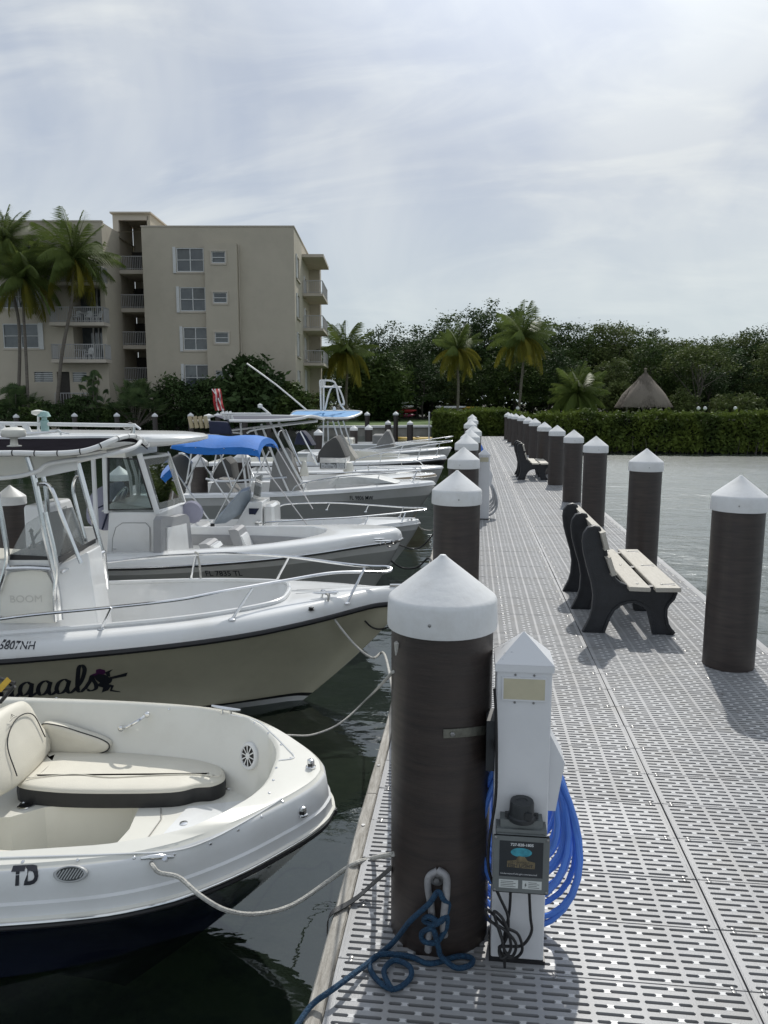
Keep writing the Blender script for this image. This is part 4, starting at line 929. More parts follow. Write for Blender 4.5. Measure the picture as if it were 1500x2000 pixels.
# ============================================================ planting
palm(8, 475, 58.2, 3.2, [(22, 560), (38, 650), (28, 740)], 'leftmost coconut palm, its crown cut by the picture edge', .12, 32, .13, 3)
palm(48, 548, 57.4, 3.6, [(46, 610), (50, 680), (52, 760)], 'shorter coconut palm left of the wing balconies', .15, 34, .12, 5)
palm(143, 508, 57.8, 4.0, [(140, 590), (120, 700), (106, 790)], 'tall coconut palm with curved trunk in front of the wing balconies', .15, 36, .14, 9)
palm(676, 690, 75, 3.8, [(678, 730), (676, 770), (675, 815)], 'yellowing coconut palm right of the apartment block', .4, 30, .14, 12)
palm(893, 685, 76, 3.3, [(894, 720), (895, 760), (893, 812)], 'short coconut palm with yellow lower fronds in front of the trees', .5, 30, .14, 14, whitebase=True)
palm(1020, 660, 78, 4.2, [(1022, 700), (1018, 750), (1012, 812)], 'tall coconut palm with pale trunk above the hedge', .3, 32, .14, 20)
date = palm(1128, 772, 74, 3.5, [(1128, 790), (1128, 806)], 'low bushy date palm behind the hedge', .0, 44, .2, 25, group='date palms', name='date_palm')
fanplant(265, 805, 56.9, 5.2, 3.7, 90, 'big fan palm with shiny leaves in front of the stair tower', M_fan, 1)
fanplant(30, 805, 57.6, 5.2, 3.3, 80, 'fan palm clump at the left picture edge', M_fan, 2)
fanplant(85, 812, 57.2, 2.6, 2.2, 30, 'small fan palm in front of the white fence', M_fan, 3)
fanplant(185, 800, 57.6, 2.4, 4.6, 36, 'slender dark palm between wing and fan palm', M_fan, 4)
bush(345, 735, 812, 80, 59, 'dark shrub under the lowest window of the block', M_lf[1], .13, 1.2, seed=1)
bush(400, 740, 812, 70, 59.5, 'dark round shrub beside the lowest window', M_lf[1], .13, 1.2, seed=2)
bush(496, 696, 812, 96, 59, 'tall broad-leaved shrub against the block wall', M_lf[1], .26, .8, seed=3, asp=.4)
bush(565, 752, 812, 70, 59.5, 'lower shrub at the right corner of the block', M_lf[0], .2, 1, seed=4)
bush(450, 722, 812, 70, 58.6, 'dark leafy shrub left of the tall broad-leaved one', M_lf[1], .2, .9, seed=5)
bush(150, 775, 815, 70, 57.4, 'low dark shrub at the foot of the left fence', M_lf[1], .12, 1, seed=6)
bush(225, 785, 815, 60, 57.2, 'low shrub left of the fan palm', M_lf[0], .12, 1, seed=7)
bush(620, 765, 815, 56, 66, 'light green shrub beside the white patio fence', M_lf[2], .12, 1, seed=8)
bush(735, 700, 812, 120, 82, 'rounded green tree left of the kayak rack', M_lf[0], .2, 1.3, seed=9, name='small_tree')
bush(1340, 765, 805, 60, 80, 'light shrub right of the thatched hut', M_lf[2], .14, 1, seed=10)
bush(1440, 770, 805, 120, 80, 'low green shrub at the right picture edge', M_lf[2], .14, 1, seed=11)
bush(1205, 745, 805, 60, 84, 'leafy shrub left of the thatched hut', M_lf[2], .16, .8, seed=12)
for i in range(11):
    px = 10 + i * 58; bush(px, 797 - (i * 7 % 5) * 2, 834, 78, 55.6 + .011 * px, 'low dark shrub on the edge of the left bank, %s from the left' % ORD[i], M_lf[(1, 0, 1)[i % 3]], .10, 1.3, seed=60 + i, z0=-.35)
tops = [(622, 700), (655, 668), (700, 655), (742, 628), (785, 662), (815, 668), (842, 622), (880, 615), (915, 606), (968, 590), (1004, 604), (1042, 628), (1090, 620), (1122, 634), (1160, 634), (1188, 618), (1228, 640), (1268, 640), (1312, 652), (1350, 662), (1392, 655), (1432, 645), (1470, 640), (1510, 632), (1560, 640), (1620, 650)]
protos = []
for i in range(5):
    lab = 'x'; m = M_lf[(0, 1, 0, 2, 1)[i]]
    protos.append(tree_proto('mangrove_tree', lab, 12, 3.6, m, 40 + i, 105, 85, .85, .15, low=.8, base=.12, loc=(0, 0, 0)))
TN = ['first', 'second', 'third', 'fourth', 'fifth', 'sixth', 'seventh', 'eighth', 'ninth', 'tenth', 'eleventh', 'twelfth', 'thirteenth', 'fourteenth', 'fifteenth', 'sixteenth', 'seventeenth', 'eighteenth', 'nineteenth', 'twentieth', 'twenty-first', 'twenty-second', 'twenty-third', 'twenty-fourth', 'twenty-fifth', 'twenty-sixth']
used = set()
for i, (px, py) in enumerate(tops):
    D = 94 + (i * 7 % 5) * 1.3; p = onD(px, 800, D); H = onD(px, py, D)[2] * 1.0; k = (i * 3 + i // 4) % 5; s = H / 12.4
    lab = 'dense mangrove tree in the back row of the wood, %s from the left' % TN[i]
    sc = (s * random.uniform(.95, 1.15), s, s); rz = random.uniform(0, 6.28)
    if k not in used: used.add(k); o = protos[k]; o.location = (p[0], p[1], 0); o.rotation_euler.z = rz; o.scale = sc; o['label'] = lab
    else: dup(protos[k], (p[0], p[1], 0), rz, lab, scale=sc)
n = 0
for i, px in enumerate(range(640, 1600, 62)):
    D = 87 + (i * 5 % 3); p = onD(px, 800, D); H = (785 - (700 + 20 * math.sin(i * 1.7))) / FPX * D + 2; s = H / 12.4 * 1.15
    dup(protos[(i * 2) % 5], (p[0], p[1], -.3), random.uniform(0, 6), 'lower mangrove tree in the front row of the wood, %s from the left' % TN[i], scale=(s * 1.25, s * 1.1, s))
for o_, lab in (((1385, 690), 'airy olive tree with bare forked trunk right of the thatched hut'),):
    p = onD(1362, 800, 82); H = onD(1385, 668, 82)[2]
    t = tree_proto('olive_tree', lab, H, 3.2, M_lf[2], 77, 60, 60, .7, .13, .13, .2, .4, 9, (p[0], p[1], 0), group='edge trees'); t['category'] = 'tree'
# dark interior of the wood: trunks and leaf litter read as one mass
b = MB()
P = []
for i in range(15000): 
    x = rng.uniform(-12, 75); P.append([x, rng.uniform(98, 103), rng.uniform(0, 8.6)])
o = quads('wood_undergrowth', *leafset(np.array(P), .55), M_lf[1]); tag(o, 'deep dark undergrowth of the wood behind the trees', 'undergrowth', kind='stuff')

# hedge along the water
def hedge(name, label, x0, x1, y0, y1, zt, n, seed):
    r = np.random.default_rng(seed); f = r.uniform(size=n)
    zb = WZ + .05
    front = f < .55; top = (f >= .55) & (f < .85); side = f >= .85
    x = r.uniform(x0, x1, n); y = r.uniform(y0, y1, n); z = r.uniform(zb, zt, n)
    y[front] = y0 + np.abs(r.normal(size=front.sum())) * .22; z[top] = zt - np.abs(r.normal(size=top.sum())) * .12; x[side] = x0 + np.abs(r.normal(size=side.sum())) * .2
    sp_ = top & (r.uniform(size=n) < .10); z[sp_] += r.uniform(.05, .22, sp_.sum())
    z += .07 * np.sin(x * 1.3) + .05 * np.sin(x * 3.1 + 1) * (z > 0); y += .18 * np.sin(x * .9) + .12 * np.sin(x * 2.3 + z * 2)
    keep = z > zb + .25 * r.uniform(size=n) ** 2; c = np.stack([x, y, z], 1)[keep]
    t = thing(name, label, 'hedge', (x0, y0, WZ), 0, 'clipped mangrove hedges')
    o = quads('foliage', *leafset(c, .105, .5, .9), M_hedge, t, org=(x0, y0, WZ)); o['kind'] = 'stuff'
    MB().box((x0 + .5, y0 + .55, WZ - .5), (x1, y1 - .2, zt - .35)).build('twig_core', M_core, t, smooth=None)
    b = MB(); 
    for i in range(int((x1 - x0) * 5)):
        xx = r.uniform(x0 + .1, x1); yy = y0 + r.uniform(.1, .5); b.tube([(xx, yy + .2, .2), (xx + r.uniform(-.15, .15), yy, -.3), (xx + r.uniform(-.25, .25), yy - .15, WZ - .1)], .014, 4)
    b.build('prop_roots', M_bark, t)['kind'] = 'stuff'
hedge('hedge', 'long clipped green mangrove hedge at the end of the walkway, standing in the water', 2.4, 46, 43.6, 47.5, 1.30, 60000, 3)
hedge('hedge', 'shorter dark hedge end left of the walkway end', -2.35, 2.3, 46.0, 56, 1.36, 16000, 4)

# ============================================================ shore things
def kayak(px, py, D, L_, m, label, rz=0, name='kayak', h=.18):
    p = onD(px, py, D); t = thing(name, label, 'kayak', p, PS + rz, 'kayaks on the racks', org=(0, 0, 0)); b = MB(); rows = []
    for i in range(15):
        u = i / 14 * 2 - 1; w_ = .36 * (1 - abs(u) ** 2.4) ** .7; zc = .10 * abs(u) ** 3
        rows.append([(u * L_ / 2, w_ * math.cos(a), zc + h * math.sin(a) * (1 - abs(u) ** 3 * .7)) for a in np.linspace(0, 2 * PI, 11)[:-1]])
    b.grid(rows, close=True); b.build('hull', m, t, org=(0, 0, 0), smooth=60)
    MB().lathe([(.18, 0), (.21, .03), (.18, .05)], (0, 0, h * .9), 12).build('cockpit_rim', M_black, t, org=(0, 0, 0)); return t
kc = [((748, 792), M_red, 'red kayak top left on the rack'), ((775, 787), M_white, 'white kayak on top of the rack'), ((785, 795), M_white, 'white kayak second from the top of the rack'), ((762, 799), M_orange, 'orange kayak in the middle of the rack'),
      ((790, 803), M_red, 'dark red kayak low on the rack'), ((788, 812), mat('magenta_plastic', (.25, .03, .08), .5), 'magenta kayak at the bottom of the rack'), ((760, 810), mat('pale_blue_plastic', (.25, .38, .42), .5), 'pale blue kayak at the bottom of the rack'), ((768, 797), mat('lime_plastic', (.25, .42, .06), .5), 'lime green kayak in the rack')]
for (p, m, lab) in kc: kayak(p[0], p[1], 84, 2.6, m, lab, random.uniform(-.3, .3))
kayak(880, 796, 86, 3.4, M_white, 'white canoe lying left of the short palm'); kayak(905, 797, 86.5, 3.2, M_yellow, 'yellow kayak lying behind the short palm')
kr = thing('kayak_rack', 'timber kayak rack on the far lawn', 'rack', tuple(onD(770, 800, 84)[:2]) + (0,), PS, None, org=(0, 0, 0))
for x in (-1.5, 0, 1.6): MB().box((x - .06, .5, 0), (x + .06, .6, 1.6)).build('upright', M_dwood, kr, org=(0, 0, 0), smooth=None)
for z in (.4, .85, 1.3): MB().box((-1.7, .42, z), (1.8, .49, z + .07)).build('crossbar', M_dwood, kr, org=(0, 0, 0), smooth=None)
kayak(815, 857, 60, 3.2, M_yellow, 'long yellow float lying on the water by the seawall', -.05, 'float_boom', .14)['category'] = 'float'
D = 79; p = onD(1257, 803, D); th = thing('thatched_hut', 'round thatched palm hut behind the hedge', 'hut', (p[0], p[1], 0), 0, None, org=(0, 0, 0)); o3 = (0, 0, 0)
s = D / FPX
for i in range(6):
    a = i * PI / 3 + .3; MB().tube([(1.9 * math.cos(a), 1.9 * math.sin(a), -.1), (1.85 * math.cos(a), 1.85 * math.sin(a), 2.2)], .09, 7).build('post', M_wood, th, org=o3)
b = MB(); rows = []
for (r_, z) in ((0.03, 4.65), (.40, 4.45), (.85, 4.05), (1.45, 3.4), (2.05, 2.7), (2.5, 2.0), (2.72, 1.45), (2.6, 1.5), (1.6, 2.5)):
    rows.append([(r_ * (1 + .05 * math.sin(7 * a) + random.uniform(-.03, .03)) * math.cos(a), r_ * (1 + .05 * math.sin(5 * a)) * math.sin(a), z + random.uniform(-.05, .05)) for a in np.linspace(0, 2 * PI, 41)[:-1]])
b.grid(rows, close=True); b.build('thatch_roof', M_thatch, th, org=o3, smooth=60)
n = 9000; a = rng.uniform(0, 2 * PI, n); q = rng.uniform(0, 1, n) ** .7; rr = .2 + 2.6 * q; zz_ = 4.62 - 3.2 * q ** 1.15; c = np.stack([rr * np.cos(a), rr * np.sin(a), zz_ + .06 + rng.normal(size=n) * .05], 1)
ax = np.stack([np.cos(a) * .8, np.sin(a) * .8, -np.ones(n)], 1) * .16 + rng.normal(size=(n, 3)) * .05; bx = np.stack([-np.sin(a), np.cos(a), np.zeros(n)], 1) * .028
quads('straw', c, ax, bx, M_thatch, th)['kind'] = 'stuff'
b = MB(); b.lathe([(.0, 4.8), (.14, 4.9), (.10, 5.1), (.2, 5.3), (0, 5.35)], n=8); b.build('roof_tuft', M_thatch, th, org=o3)
tk = thing('hut_table', 'red drum under the left side of the thatched hut', 'drum', tuple(onD(1225, 803, D)[:2]) + (0,), 0, None, org=(0, 0, 0)); MB().lathe([(.2, 0), (.22, .05), (.22, .9), (.2, .95)], n=14).build('drum', M_red, tk, org=(0, 0, 0))
for i, px in enumerate((1011, 1364, 1377, 1436)):
    p = onD(px, 800, 70); t = thing('path_light', 'small white globe light above the hedge, %s from the left' % TN[i], 'path light', (p[0], p[1], 0), 0, 'globe lights behind the hedge', org=(0, 0, 0))
    MB().tube([(0, 0, 0), (0, 0, 1.25)], .03, 6).build('stem', M_dwood, t, org=(0, 0, 0)); MB().lathe([(.05, 1.2), (.16, 1.3), (.17, 1.4), (.1, 1.52), (0, 1.55)], n=12).build('globe', M_cap, t, org=(0, 0, 0))
p = onD(1161, 803, 75); t = thing('small_sign', 'small white notice on a post behind the hedge', 'sign', (p[0], p[1], 0), PS, None, org=(0, 0, 0)); MB().box((-.03, 0, 0), (.03, .05, 1.0)).build('post', M_dwood, t, org=(0, 0, 0)); MB().box((-.17, -.02, .9), (.17, 0, 1.7)).build('sign_panel', M_cap, t, org=(0, 0, 0)); MB().box((-.06, -.028, 1.0), (.06, -.022, 1.4)).build('pictogram', M_text, t, org=(0, 0, 0))
for px, py in ((863, 836),): 
    p = onD(838, 838, 57); t = thing('channel_post', 'thin white marker post in front of the seawall', 'post', (p[0], p[1], WZ), 0, None, org=(0, 0, 0)); MB().tube([(0, 0, -1), (0, 0, 2.0)], .05, 8).build('post', M_cap, t, org=(0, 0, 0)); MB().lathe([(.055, 2.0), (.06, 2.05), (0, 2.1)], n=8).build('post_tip', M_cap, t, org=(0, 0, 0))
# rocks on the left bank
M_rock = mat('dark_rock', (.10, .095, .08), .9, var=.4, vs=2, bump=.8, bs=8)
for i in range(10):
    px = 110 + i * 36 + random.uniform(-9, 9); p = ony(px, 838, 56.6 + .2 * i); t = None
    r_ = random.uniform(.35, .7); rows = []
    for j in range(6):
        ph = -PI / 2 + PI * j / 5; rows.append([(r_ * 1.3 * math.cos(ph) * math.cos(a) * random.uniform(.85, 1.1), r_ * math.cos(ph) * math.sin(a) * random.uniform(.85, 1.1), r_ * .7 * math.sin(ph)) for a in np.linspace(0, 2 * PI, 9)[:-1]])
    o = MB().grid(rows, close=True).build('boulder', M_rock, None, org=(0, 0, 0), smooth=20); o.location = (p[0], p[1], WZ + .35 + .3 * (i % 2))
    tag(o, 'dark boulder at the foot of the left bank, %s from the left' % TN[i], 'boulder', 'boulders along the bank')
# ============================================================ boats
def interp(tab, s):            # smooth table interpolation (monotone cubic)
    xs = [t[0] for t in tab]; ys = [t[1] for t in tab]
    if s <= xs[0]: return ys[0]
    if s >= xs[-1]: return ys[-1]
    i = max(k for k in range(len(xs) - 1) if xs[k] <= s)
    h = [xs[k + 1] - xs[k] for k in range(len(xs) - 1)]; d = [(ys[k + 1] - ys[k]) / h[k] for k in range(len(h))]
    def m(k):
        if k == 0: return d[0]
        if k == len(xs) - 1: return d[-1]
        return 0 if d[k - 1] * d[k] <= 0 else 2 * d[k - 1] * d[k] / (d[k - 1] + d[k])
    t = (s - xs[i]) / h[i]; a, b = m(i), m(i + 1)
    return (2 * t ** 3 - 3 * t * t + 1) * ys[i] + (t ** 3 - 2 * t * t + t) * h[i] * a + (-2 * t ** 3 + 3 * t * t) * ys[i + 1] + (t ** 3 - t * t) * h[i] * b
class Boat:
    """frame: x forward (bow tip at 0, stern negative), y to port, z in world height"""
    def __init__(s, name, label, x, y, deg, Lh, hb, zs, rake=1.0, keel=-1.15, group='boats moored along the dock', chine=.32, fl=1.5, cb=.10, cs=.86):
        s.x, s.y, s.a, s.L, s.hb, s.zs, s.rake, s.keel, s.ch, s.fl, s.cb, s.cs = x, y, math.radians(deg), Lh, hb, zs, rake, keel, chine, fl, cb, cs
        s.t = thing(name, label, 'boat', (x, y, WZ), s.a, group, org=(0, 0, WZ))
        s.ca, s.sa = math.cos(s.a), math.sin(s.a)
    def loc(s, p): dx, dy = p[0] - s.x, p[1] - s.y; return Vector((dx * s.ca + dy * s.sa, -dx * s.sa + dy * s.ca, p[2]))
    def world(s, p): return Vector((s.x + p[0] * s.ca - p[1] * s.sa, s.y + p[0] * s.sa + p[1] * s.ca, p[2]))
    def Zp(s, px, py, z): return s.loc(onz(px, py, z))
    def Y(s, px, py, yl):
        n = np.array([-s.sa, s.ca, 0]); d = ray(px, py); o = np.array([s.x, s.y, 0]); k = (yl + n @ o - n @ C0) / (n @ d); return s.loc(C0 + d * k)
    def Xp(s, px, py, xl):
        n = np.array([s.ca, s.sa, 0]); d = ray(px, py); o = np.array([s.x, s.y, 0]); k = (xl + n @ o - n @ C0) / (n @ d); return s.loc(C0 + d * k)
    def H(s, d): return interp(s.hb, d)
    def Zs(s, d): return interp(s.zs, d)
    def P(s, d, w):
        zs = s.Zs(d); kz = s.keel + .06 * min(d, 2); z = kz + (zs - kz) * w
        cr = s.cb + (s.cs - s.cb) * (1 - math.exp(-d / (s.L * .30))); b = s.H(d); c = s.ch
        y = b * (cr * (w / c) if w < c else cr + (1 - cr) * ((w - c) / (1 - c)) ** s.fl)
        x = -d - s.rake * (1 - w) ** 1.25 * math.exp(-d / 1.3) * 1.0
        return x, y, z
    def width(s, x, z):
        d = max(0, -x)
        for _ in range(6):
            zs = s.Zs(d); kz = s.keel + .06 * min(d, 2); w = min(1, max(0, (z - kz) / (zs - kz)))
            d = max(0, -x - s.rake * (1 - w) ** 1.25 * math.exp(-d / 1.3))
        return s.P(d, w)[1]
    def hit(s, px, py, bv=None, off=0):
        h = (bv or s.dbvh).ray_cast(s.loc(C0), (s.loc(C0 + ray(px, py)) - s.loc(C0)).normalized())
        if h[0] is None: return s.Zp(px, py, s.Zs(0)), Vector((0, 0, 1))
        n_ = h[1] if h[1].dot(s.loc(C0) - h[0]) > 0 else -h[1]
        return h[0] + n_ * off, n_
    def hull(s, mats, bands, ns=44, nw=18, wl=None, name='hull'):
        """bands: list of (w_top, material index) from keel up"""
        ds = [s.L * (i / ns) ** 1.9 for i in range(ns + 1)]
        ws = sorted(set([i / nw for i in range(nw + 1)] + [s.ch] + [b[0] for b in bands]))
        b = MB()
        for sg in (1, -1):
            rows = []
            for d in ds:
                rows.append([(x, sg * y, z) for (x, y, z) in (s.P(d, w_) for w_ in ws)])
            k = len(ws)
            for i in range(ns):
                for j in range(k - 1):
                    wm = (ws[j] + ws[j + 1]) / 2; mi = next(m for (t, m) in bands if wm <= t + 1e-6)
                    q = [rows[i][j], rows[i + 1][j], rows[i + 1][j + 1], rows[i][j + 1]]
                    if sg < 0: q = q[::-1]
                    b.add(q, [(0, 1, 2, 3)], mi)
            tr = rows[-1]; b.add(tr + [(tr[0][0], 0, tr[-1][2])], [tuple(range(k + 1))], bands[-1][1])
        o = b.build(name, mats, s.t, smooth=35, fix=True); s.hullob = o; 
        vs = [Vector((v.co.x, v.co.y, v.co.z + WZ)) for v in o.data.vertices]; s.bvh = BVHTree.FromPolygons(vs, [tuple(p.vertices) for p in o.data.polygons]); return o
    def outline(s, n=60, dmax=None):
        D = dmax or s.L; ds = [D * (1 - (i / n)) ** 1.9 for i in range(n + 1)]
        return [(-d, s.H(d), s.Zs(d)) for d in ds]              # stern -> bow, port half
    def deck(s, mats, rings, inner, zin, sole, mi=None, wallin=.03, n=60, name='deck', solem=0, wallm=0, crown=.0, nosole=False):
        """rings: [(inset, dz)...] from the sheer inwards; inner: half outline [(x, y)] stern -> centre line at the front"""
        O = s.outline(n); N_ = len(O); P2 = [Vector((p[0], p[1])) for p in O]
        nr = []
        for i in range(N_):
            t = (P2[min(i + 1, N_ - 1)] - P2[max(i - 1, 0)]); t = Vector((t.x, t.y)).normalized(); nr.append(Vector((t.y, -t.x)))
        nr[-1] = Vector((-1, 0))
        rows = []
        for (ins, dz) in rings:
            r = []
            for i in range(N_):
                q = P2[i] + nr[i] * ins; q.y = max(q.y, 0)
                if i == N_ - 1: q.y = 0
                r.append((q.x, q.y, O[i][2] + dz))
            rows.append(r)
        # resample inner outline by arc length
        I = [Vector((a, b_)) for a, b_ in inner]; Ls = [0]
        for a, b_ in zip(I[:-1], I[1:]): Ls.append(Ls[-1] + (b_ - a).length)
        Lo = [0]
        for a, b_ in zip(P2[:-1], P2[1:]): Lo.append(Lo[-1] + (b_ - a).length)
        # match points of inner outline to the outer one by mixed arc length / x
        r = []
        for i in range(N_):
            u = Lo[i] / Lo[-1] * Ls[-1]; k = max(j for j in range(len(Ls)) if Ls[j] <= u + 1e-9); k = min(k, len(I) - 2)
            f = (u - Ls[k]) / max(1e-9, Ls[k + 1] - Ls[k]); q = I[k].lerp(I[k + 1], f); r.append((q.x, max(0, q.y), 0))
        top = rings[-1][1]
        def zi(x): return zin(x) if callable(zin) else s.Zs(-x) + zin
        r = [(x, y, zi(x)) for (x, y, _) in r]
        r[-1] = (r[-1][0], 0, r[-1][2])
        last = rows[-1]; mid = []
        for i in range(N_):
            a, b_ = Vector(last[i]), Vector(r[i]); m_ = a.lerp(b_, .93); m_.z = a.z + (b_.z - a.z) * .98 + crown; mid.append(tuple(m_))
        rows += [mid, r]
        rr = .015
        def ins_in(row, d, z, zabs=None):
            out = []
            for i in range(N_):
                a = Vector(row[max(i - 1, 0)][:2]); c = Vector(row[min(i + 1, N_ - 1)][:2]); t = (c - a)
                if t.length < 1e-6: out.append(out[-1] if out else row[i]); continue
                t.normalize(); nn = Vector((t.y, -t.x)); q = Vector(row[i][:2]) + nn * d
                if i == N_ - 1: q.y = 0
                out.append((q.x, max(0, q.y), row[i][2] + z if zabs is None else zabs))
            return out
        rows.append(ins_in(r, .012, -.012)); rows.append(ins_in(r, wallin, 0, sole + .04)); rows.append(ins_in(r, wallin + .04, 0, sole))
        for j in (-3, -2, -1):
            rows[j] = [(x, min(y, s.width(x, z) - .035) if y > 0 else 0, z) for (x, y, z) in rows[j]]
            rows[j] = [(x, max(0, y), z) for (x, y, z) in rows[j]]
        b = MB(); nrw = len(rows)
        for sg in (1, -1):
            for j in range(nrw - 1):
                for i in range(N_ - 1):
                    q = [rows[j][i], rows[j][i + 1], rows[j + 1][i + 1], rows[j + 1][i]]; q = [(a, sg * b_, c) for a, b_, c in q]
                    if sg < 0: q = q[::-1]
                    b.add(q, [(0, 1, 2, 3)], wallm if j >= nrw - 3 else (mi[j] if mi and j < len(mi) else 0))
            for i in range(0 if nosole else N_ - 1):
                a, c = rows[-1][i], rows[-1][i + 1]; q = [(a[0], sg * a[1], a[2]), (c[0], sg * c[1], c[2]), (c[0], 0, c[2]), (a[0], 0, a[2])]
                if sg < 0: q = q[::-1]
                b.add(q, [(0, 1, 2, 3)], solem)
        # transom wall across the stern
        st = rows[0][0]; q = rows[-1][0]; b.add([(st[0], -st[1], sole), (st[0], st[1], sole), (st[0], st[1], r[0][2]), (st[0], -st[1], r[0][2])], [(0, 1, 2, 3)], wallm)
        o = b.build(name, mats, s.t, smooth=38, fix=True)
        s.dbvh = BVHTree.FromPolygons([Vector((v.co.x, v.co.y, v.co.z + WZ)) for v in o.data.vertices], [tuple(p.vertices) for p in o.data.polygons]); return o
    def rub(s, m, r=.022, dz=0, off=.008, name='rub_rail', flat=1.0, d0=0):
        pts = [(-d, s.H(d), s.Zs(d)) for d in [s.L * (i / 70) ** 1.8 for i in range(71)]][::-1]
        full = [(x, -(y + off), z + dz) for x, y, z in pts[:-1]] + [(pts[-1][0] + off, 0, pts[-1][2] + dz)] + [(x, y + off, z + dz) for x, y, z in pts[:-1]][::-1]
        b = MB(); b.tube(full, r, 8); return b.build(name, m, s.t)
    def decal(s, v, f, x0, z0, m, name='registration', sc=1, slope=0, side=-1, bv=None, up=0):
        out = []; bv = bv or s.bvh
        for p in v:
            x = x0 + p[0] * sc * (1 if side < 0 else -1); z = z0 + p[1] * sc + slope * p[0] * sc
            h = bv.ray_cast(Vector((x, side * 4, z + 4 * up)), Vector((0, -side, -up)))
            if h[0] is None: h = (Vector((x, side * s.H(max(0, -x)), z)), Vector((0, side, 0)))
            n_ = h[1] if h[1].y * side > 0 else -h[1]
            out.append(h[0] + n_ * .004)
        b = MB().add(out, f); return b.build(name, m, s.t, smooth=None)
    def tube(s, name, pts, r, m, seg=6, n=8, par=None, smooth=True):
        b = MB(); b.stube(pts, r, n, 0, seg) if smooth else b.tube(pts, r, n); return b.build(name, m, par or s.t, org=(0, 0, WZ))
    def box(s, name, a, c, m, r=.012, par=None):
        return MB().bbox(a, c, r).build(name, m, par or s.t, smooth=35, org=(0, 0, WZ))
    def slab(s, name, pts, vec, m, par=None, smooth=None):
        return MB().slab(pts, vec).build(name, m, par or s.t, smooth=smooth, org=(0, 0, WZ))
def cushion(b, outline, z0, z1, r=.025, m=0, mside=0, puff=.012):
    """soft slab from a plan outline"""
    n = len(outline)
    if sum(outline[i - 1][0] * outline[i][1] - outline[i][0] * outline[i - 1][1] for i in range(n)) < 0: outline = outline[::-1]
    P = [Vector(p) for p in outline]
    def ins(d, z):
        o = []
        for i in range(n):
            t = (P[(i + 1) % n] - P[i - 1]).normalized(); nn = Vector((-t.y, t.x)); 
            q = P[i] + nn * d; o.append((q.x, q.y, z))
        return o
    rows = [ins(0, z0), ins(-.004, (z0 + z1) / 2), ins(0, z1 - r), ins(r * .3, z1 - r * .3), ins(r, z1), ins(r * 2.6, z1 + puff * .7), ins(r * 5, z1 + puff)]
    k0 = len(b.m); b.grid([r_ + [r_[0]] for r_ in rows[:3]], mside); b.grid([r_ + [r_[0]] for r_ in rows[2:]], m); b.add(rows[-1], [tuple(range(n))], m)
def smooth2(pts, n=6): return [(p.x, p.y) for p in catmull([(a, b, 0) for a, b in pts], n, True)]
def cleat(B, p, rz, label=None, s=1.0, par=None):
    """horn cleat sitting on deck at p in the boat frame"""
    mt = Matrix.Translation(Vector(p)) @ Matrix.Rotation(rz, 4, 'Z') @ Matrix.Scale(s, 4); b = MB(); o = MB()
    v = [mt @ Vector(q) for q in [(-.10, 0, .038), (-.06, 0, .034), (0, 0, .032), (.06, 0, .034), (.10, 0, .038)]]
    b.tube(v, [.006 * s, .010 * s, .012 * s, .010 * s, .006 * s], 8)
    for x in (-.03, .03): b.tube([mt @ Vector((x, 0, -.004)), mt @ Vector((x * .8, 0, .034))], .010 * s, 8)
    return b.build('cleat', M_steel, B.t)
def rail(B, name, pts, posts, r=.0125, m=None, seg=8, foot=True):
    """bow rail: smooth tube plus its posts with round feet"""
    o = B.tube(name, pts, r, m or M_steel, seg)
    for (a, c) in posts:
        q = MB(); q.tube([a, c], r * .9, 8)
        if foot: q.lathe([(r * 2.4, 0), (r * 2.2, .006), (r * 1.1, .012)], c, 12)
        q.build('rail_post', m or M_steel, o, org=(0, 0, WZ))
    return o

M_gasket = mat('seam_grey', (.30, .29, .27), .6)
# ------------------------------------------------------------ boat 1: blunt-nosed bowrider, cream with navy hull
B1 = Boat('bowrider_boat', 'cream and white bowrider with navy hull and cushioned bow seats, nearest to the viewer', -.685, 3.67, 4, 6.2,
          [(0, 0), (.02, .10), (.08, .22), (.2, .38), (.33, .53), (.46, .65), (.60, .75), (.88, .86), (1.3, .93), (1.8, .98), (2.6, 1.03), (6.2, 1.06)], [(0, -.135), (1, -.14), (3, -.17), (6.2, -.2)], rake=1.15, keel=-1.2, chine=.30, fl=1.9, cb=.05, cs=.82)
B1.hull([M_navy, M_cream, M_black], [(.965, 0), (.985, 2), (1.0, 1)], nw=24, ns=70)
in1 = [(-6.0, .88), (-4.5, .88), (-3.4, .88), (-2.6, .87), (-1.9, .84), (-1.35, .80), (-.9, .735), (-.72, .67), (-.58, .60), (-.46, .47), (-.36, .32), (-.315, .2), (-.30, .1), (-.30, 0)]
B1.deck([M_cream, M_black, M_white], [(-.012, -.012), (-.012, .006), (.002, .012), (.006, .022), (.008, .060), (.020, .068), (.024, .112), (.034, .180), (.044, .195), (.056, .200), (.062, .210)], in1,
        lambda x: B1.Zs(-x) + .226, -.345, [0, 0, 2, 2, 2, 2, 2, 2, 0, 0], wallin=.03, solem=0, crown=.004, nosole=True)
B1.rub(M_black, .013, -.022, .010); B1.rub(M_steel, .006, -.004, .016, 'rail_trim')
def dome(B, p, r, m, name='screw', h=.5, n=8, par=None): return MB().lathe([(r, -.001), (r, r * .3), (r * .6, r * h), (0, r * h * 1.15)], p, n).build(name, m, par or B.t, org=(0, 0, WZ))
zc1 = lambda x: B1.Zs(-x) + .208
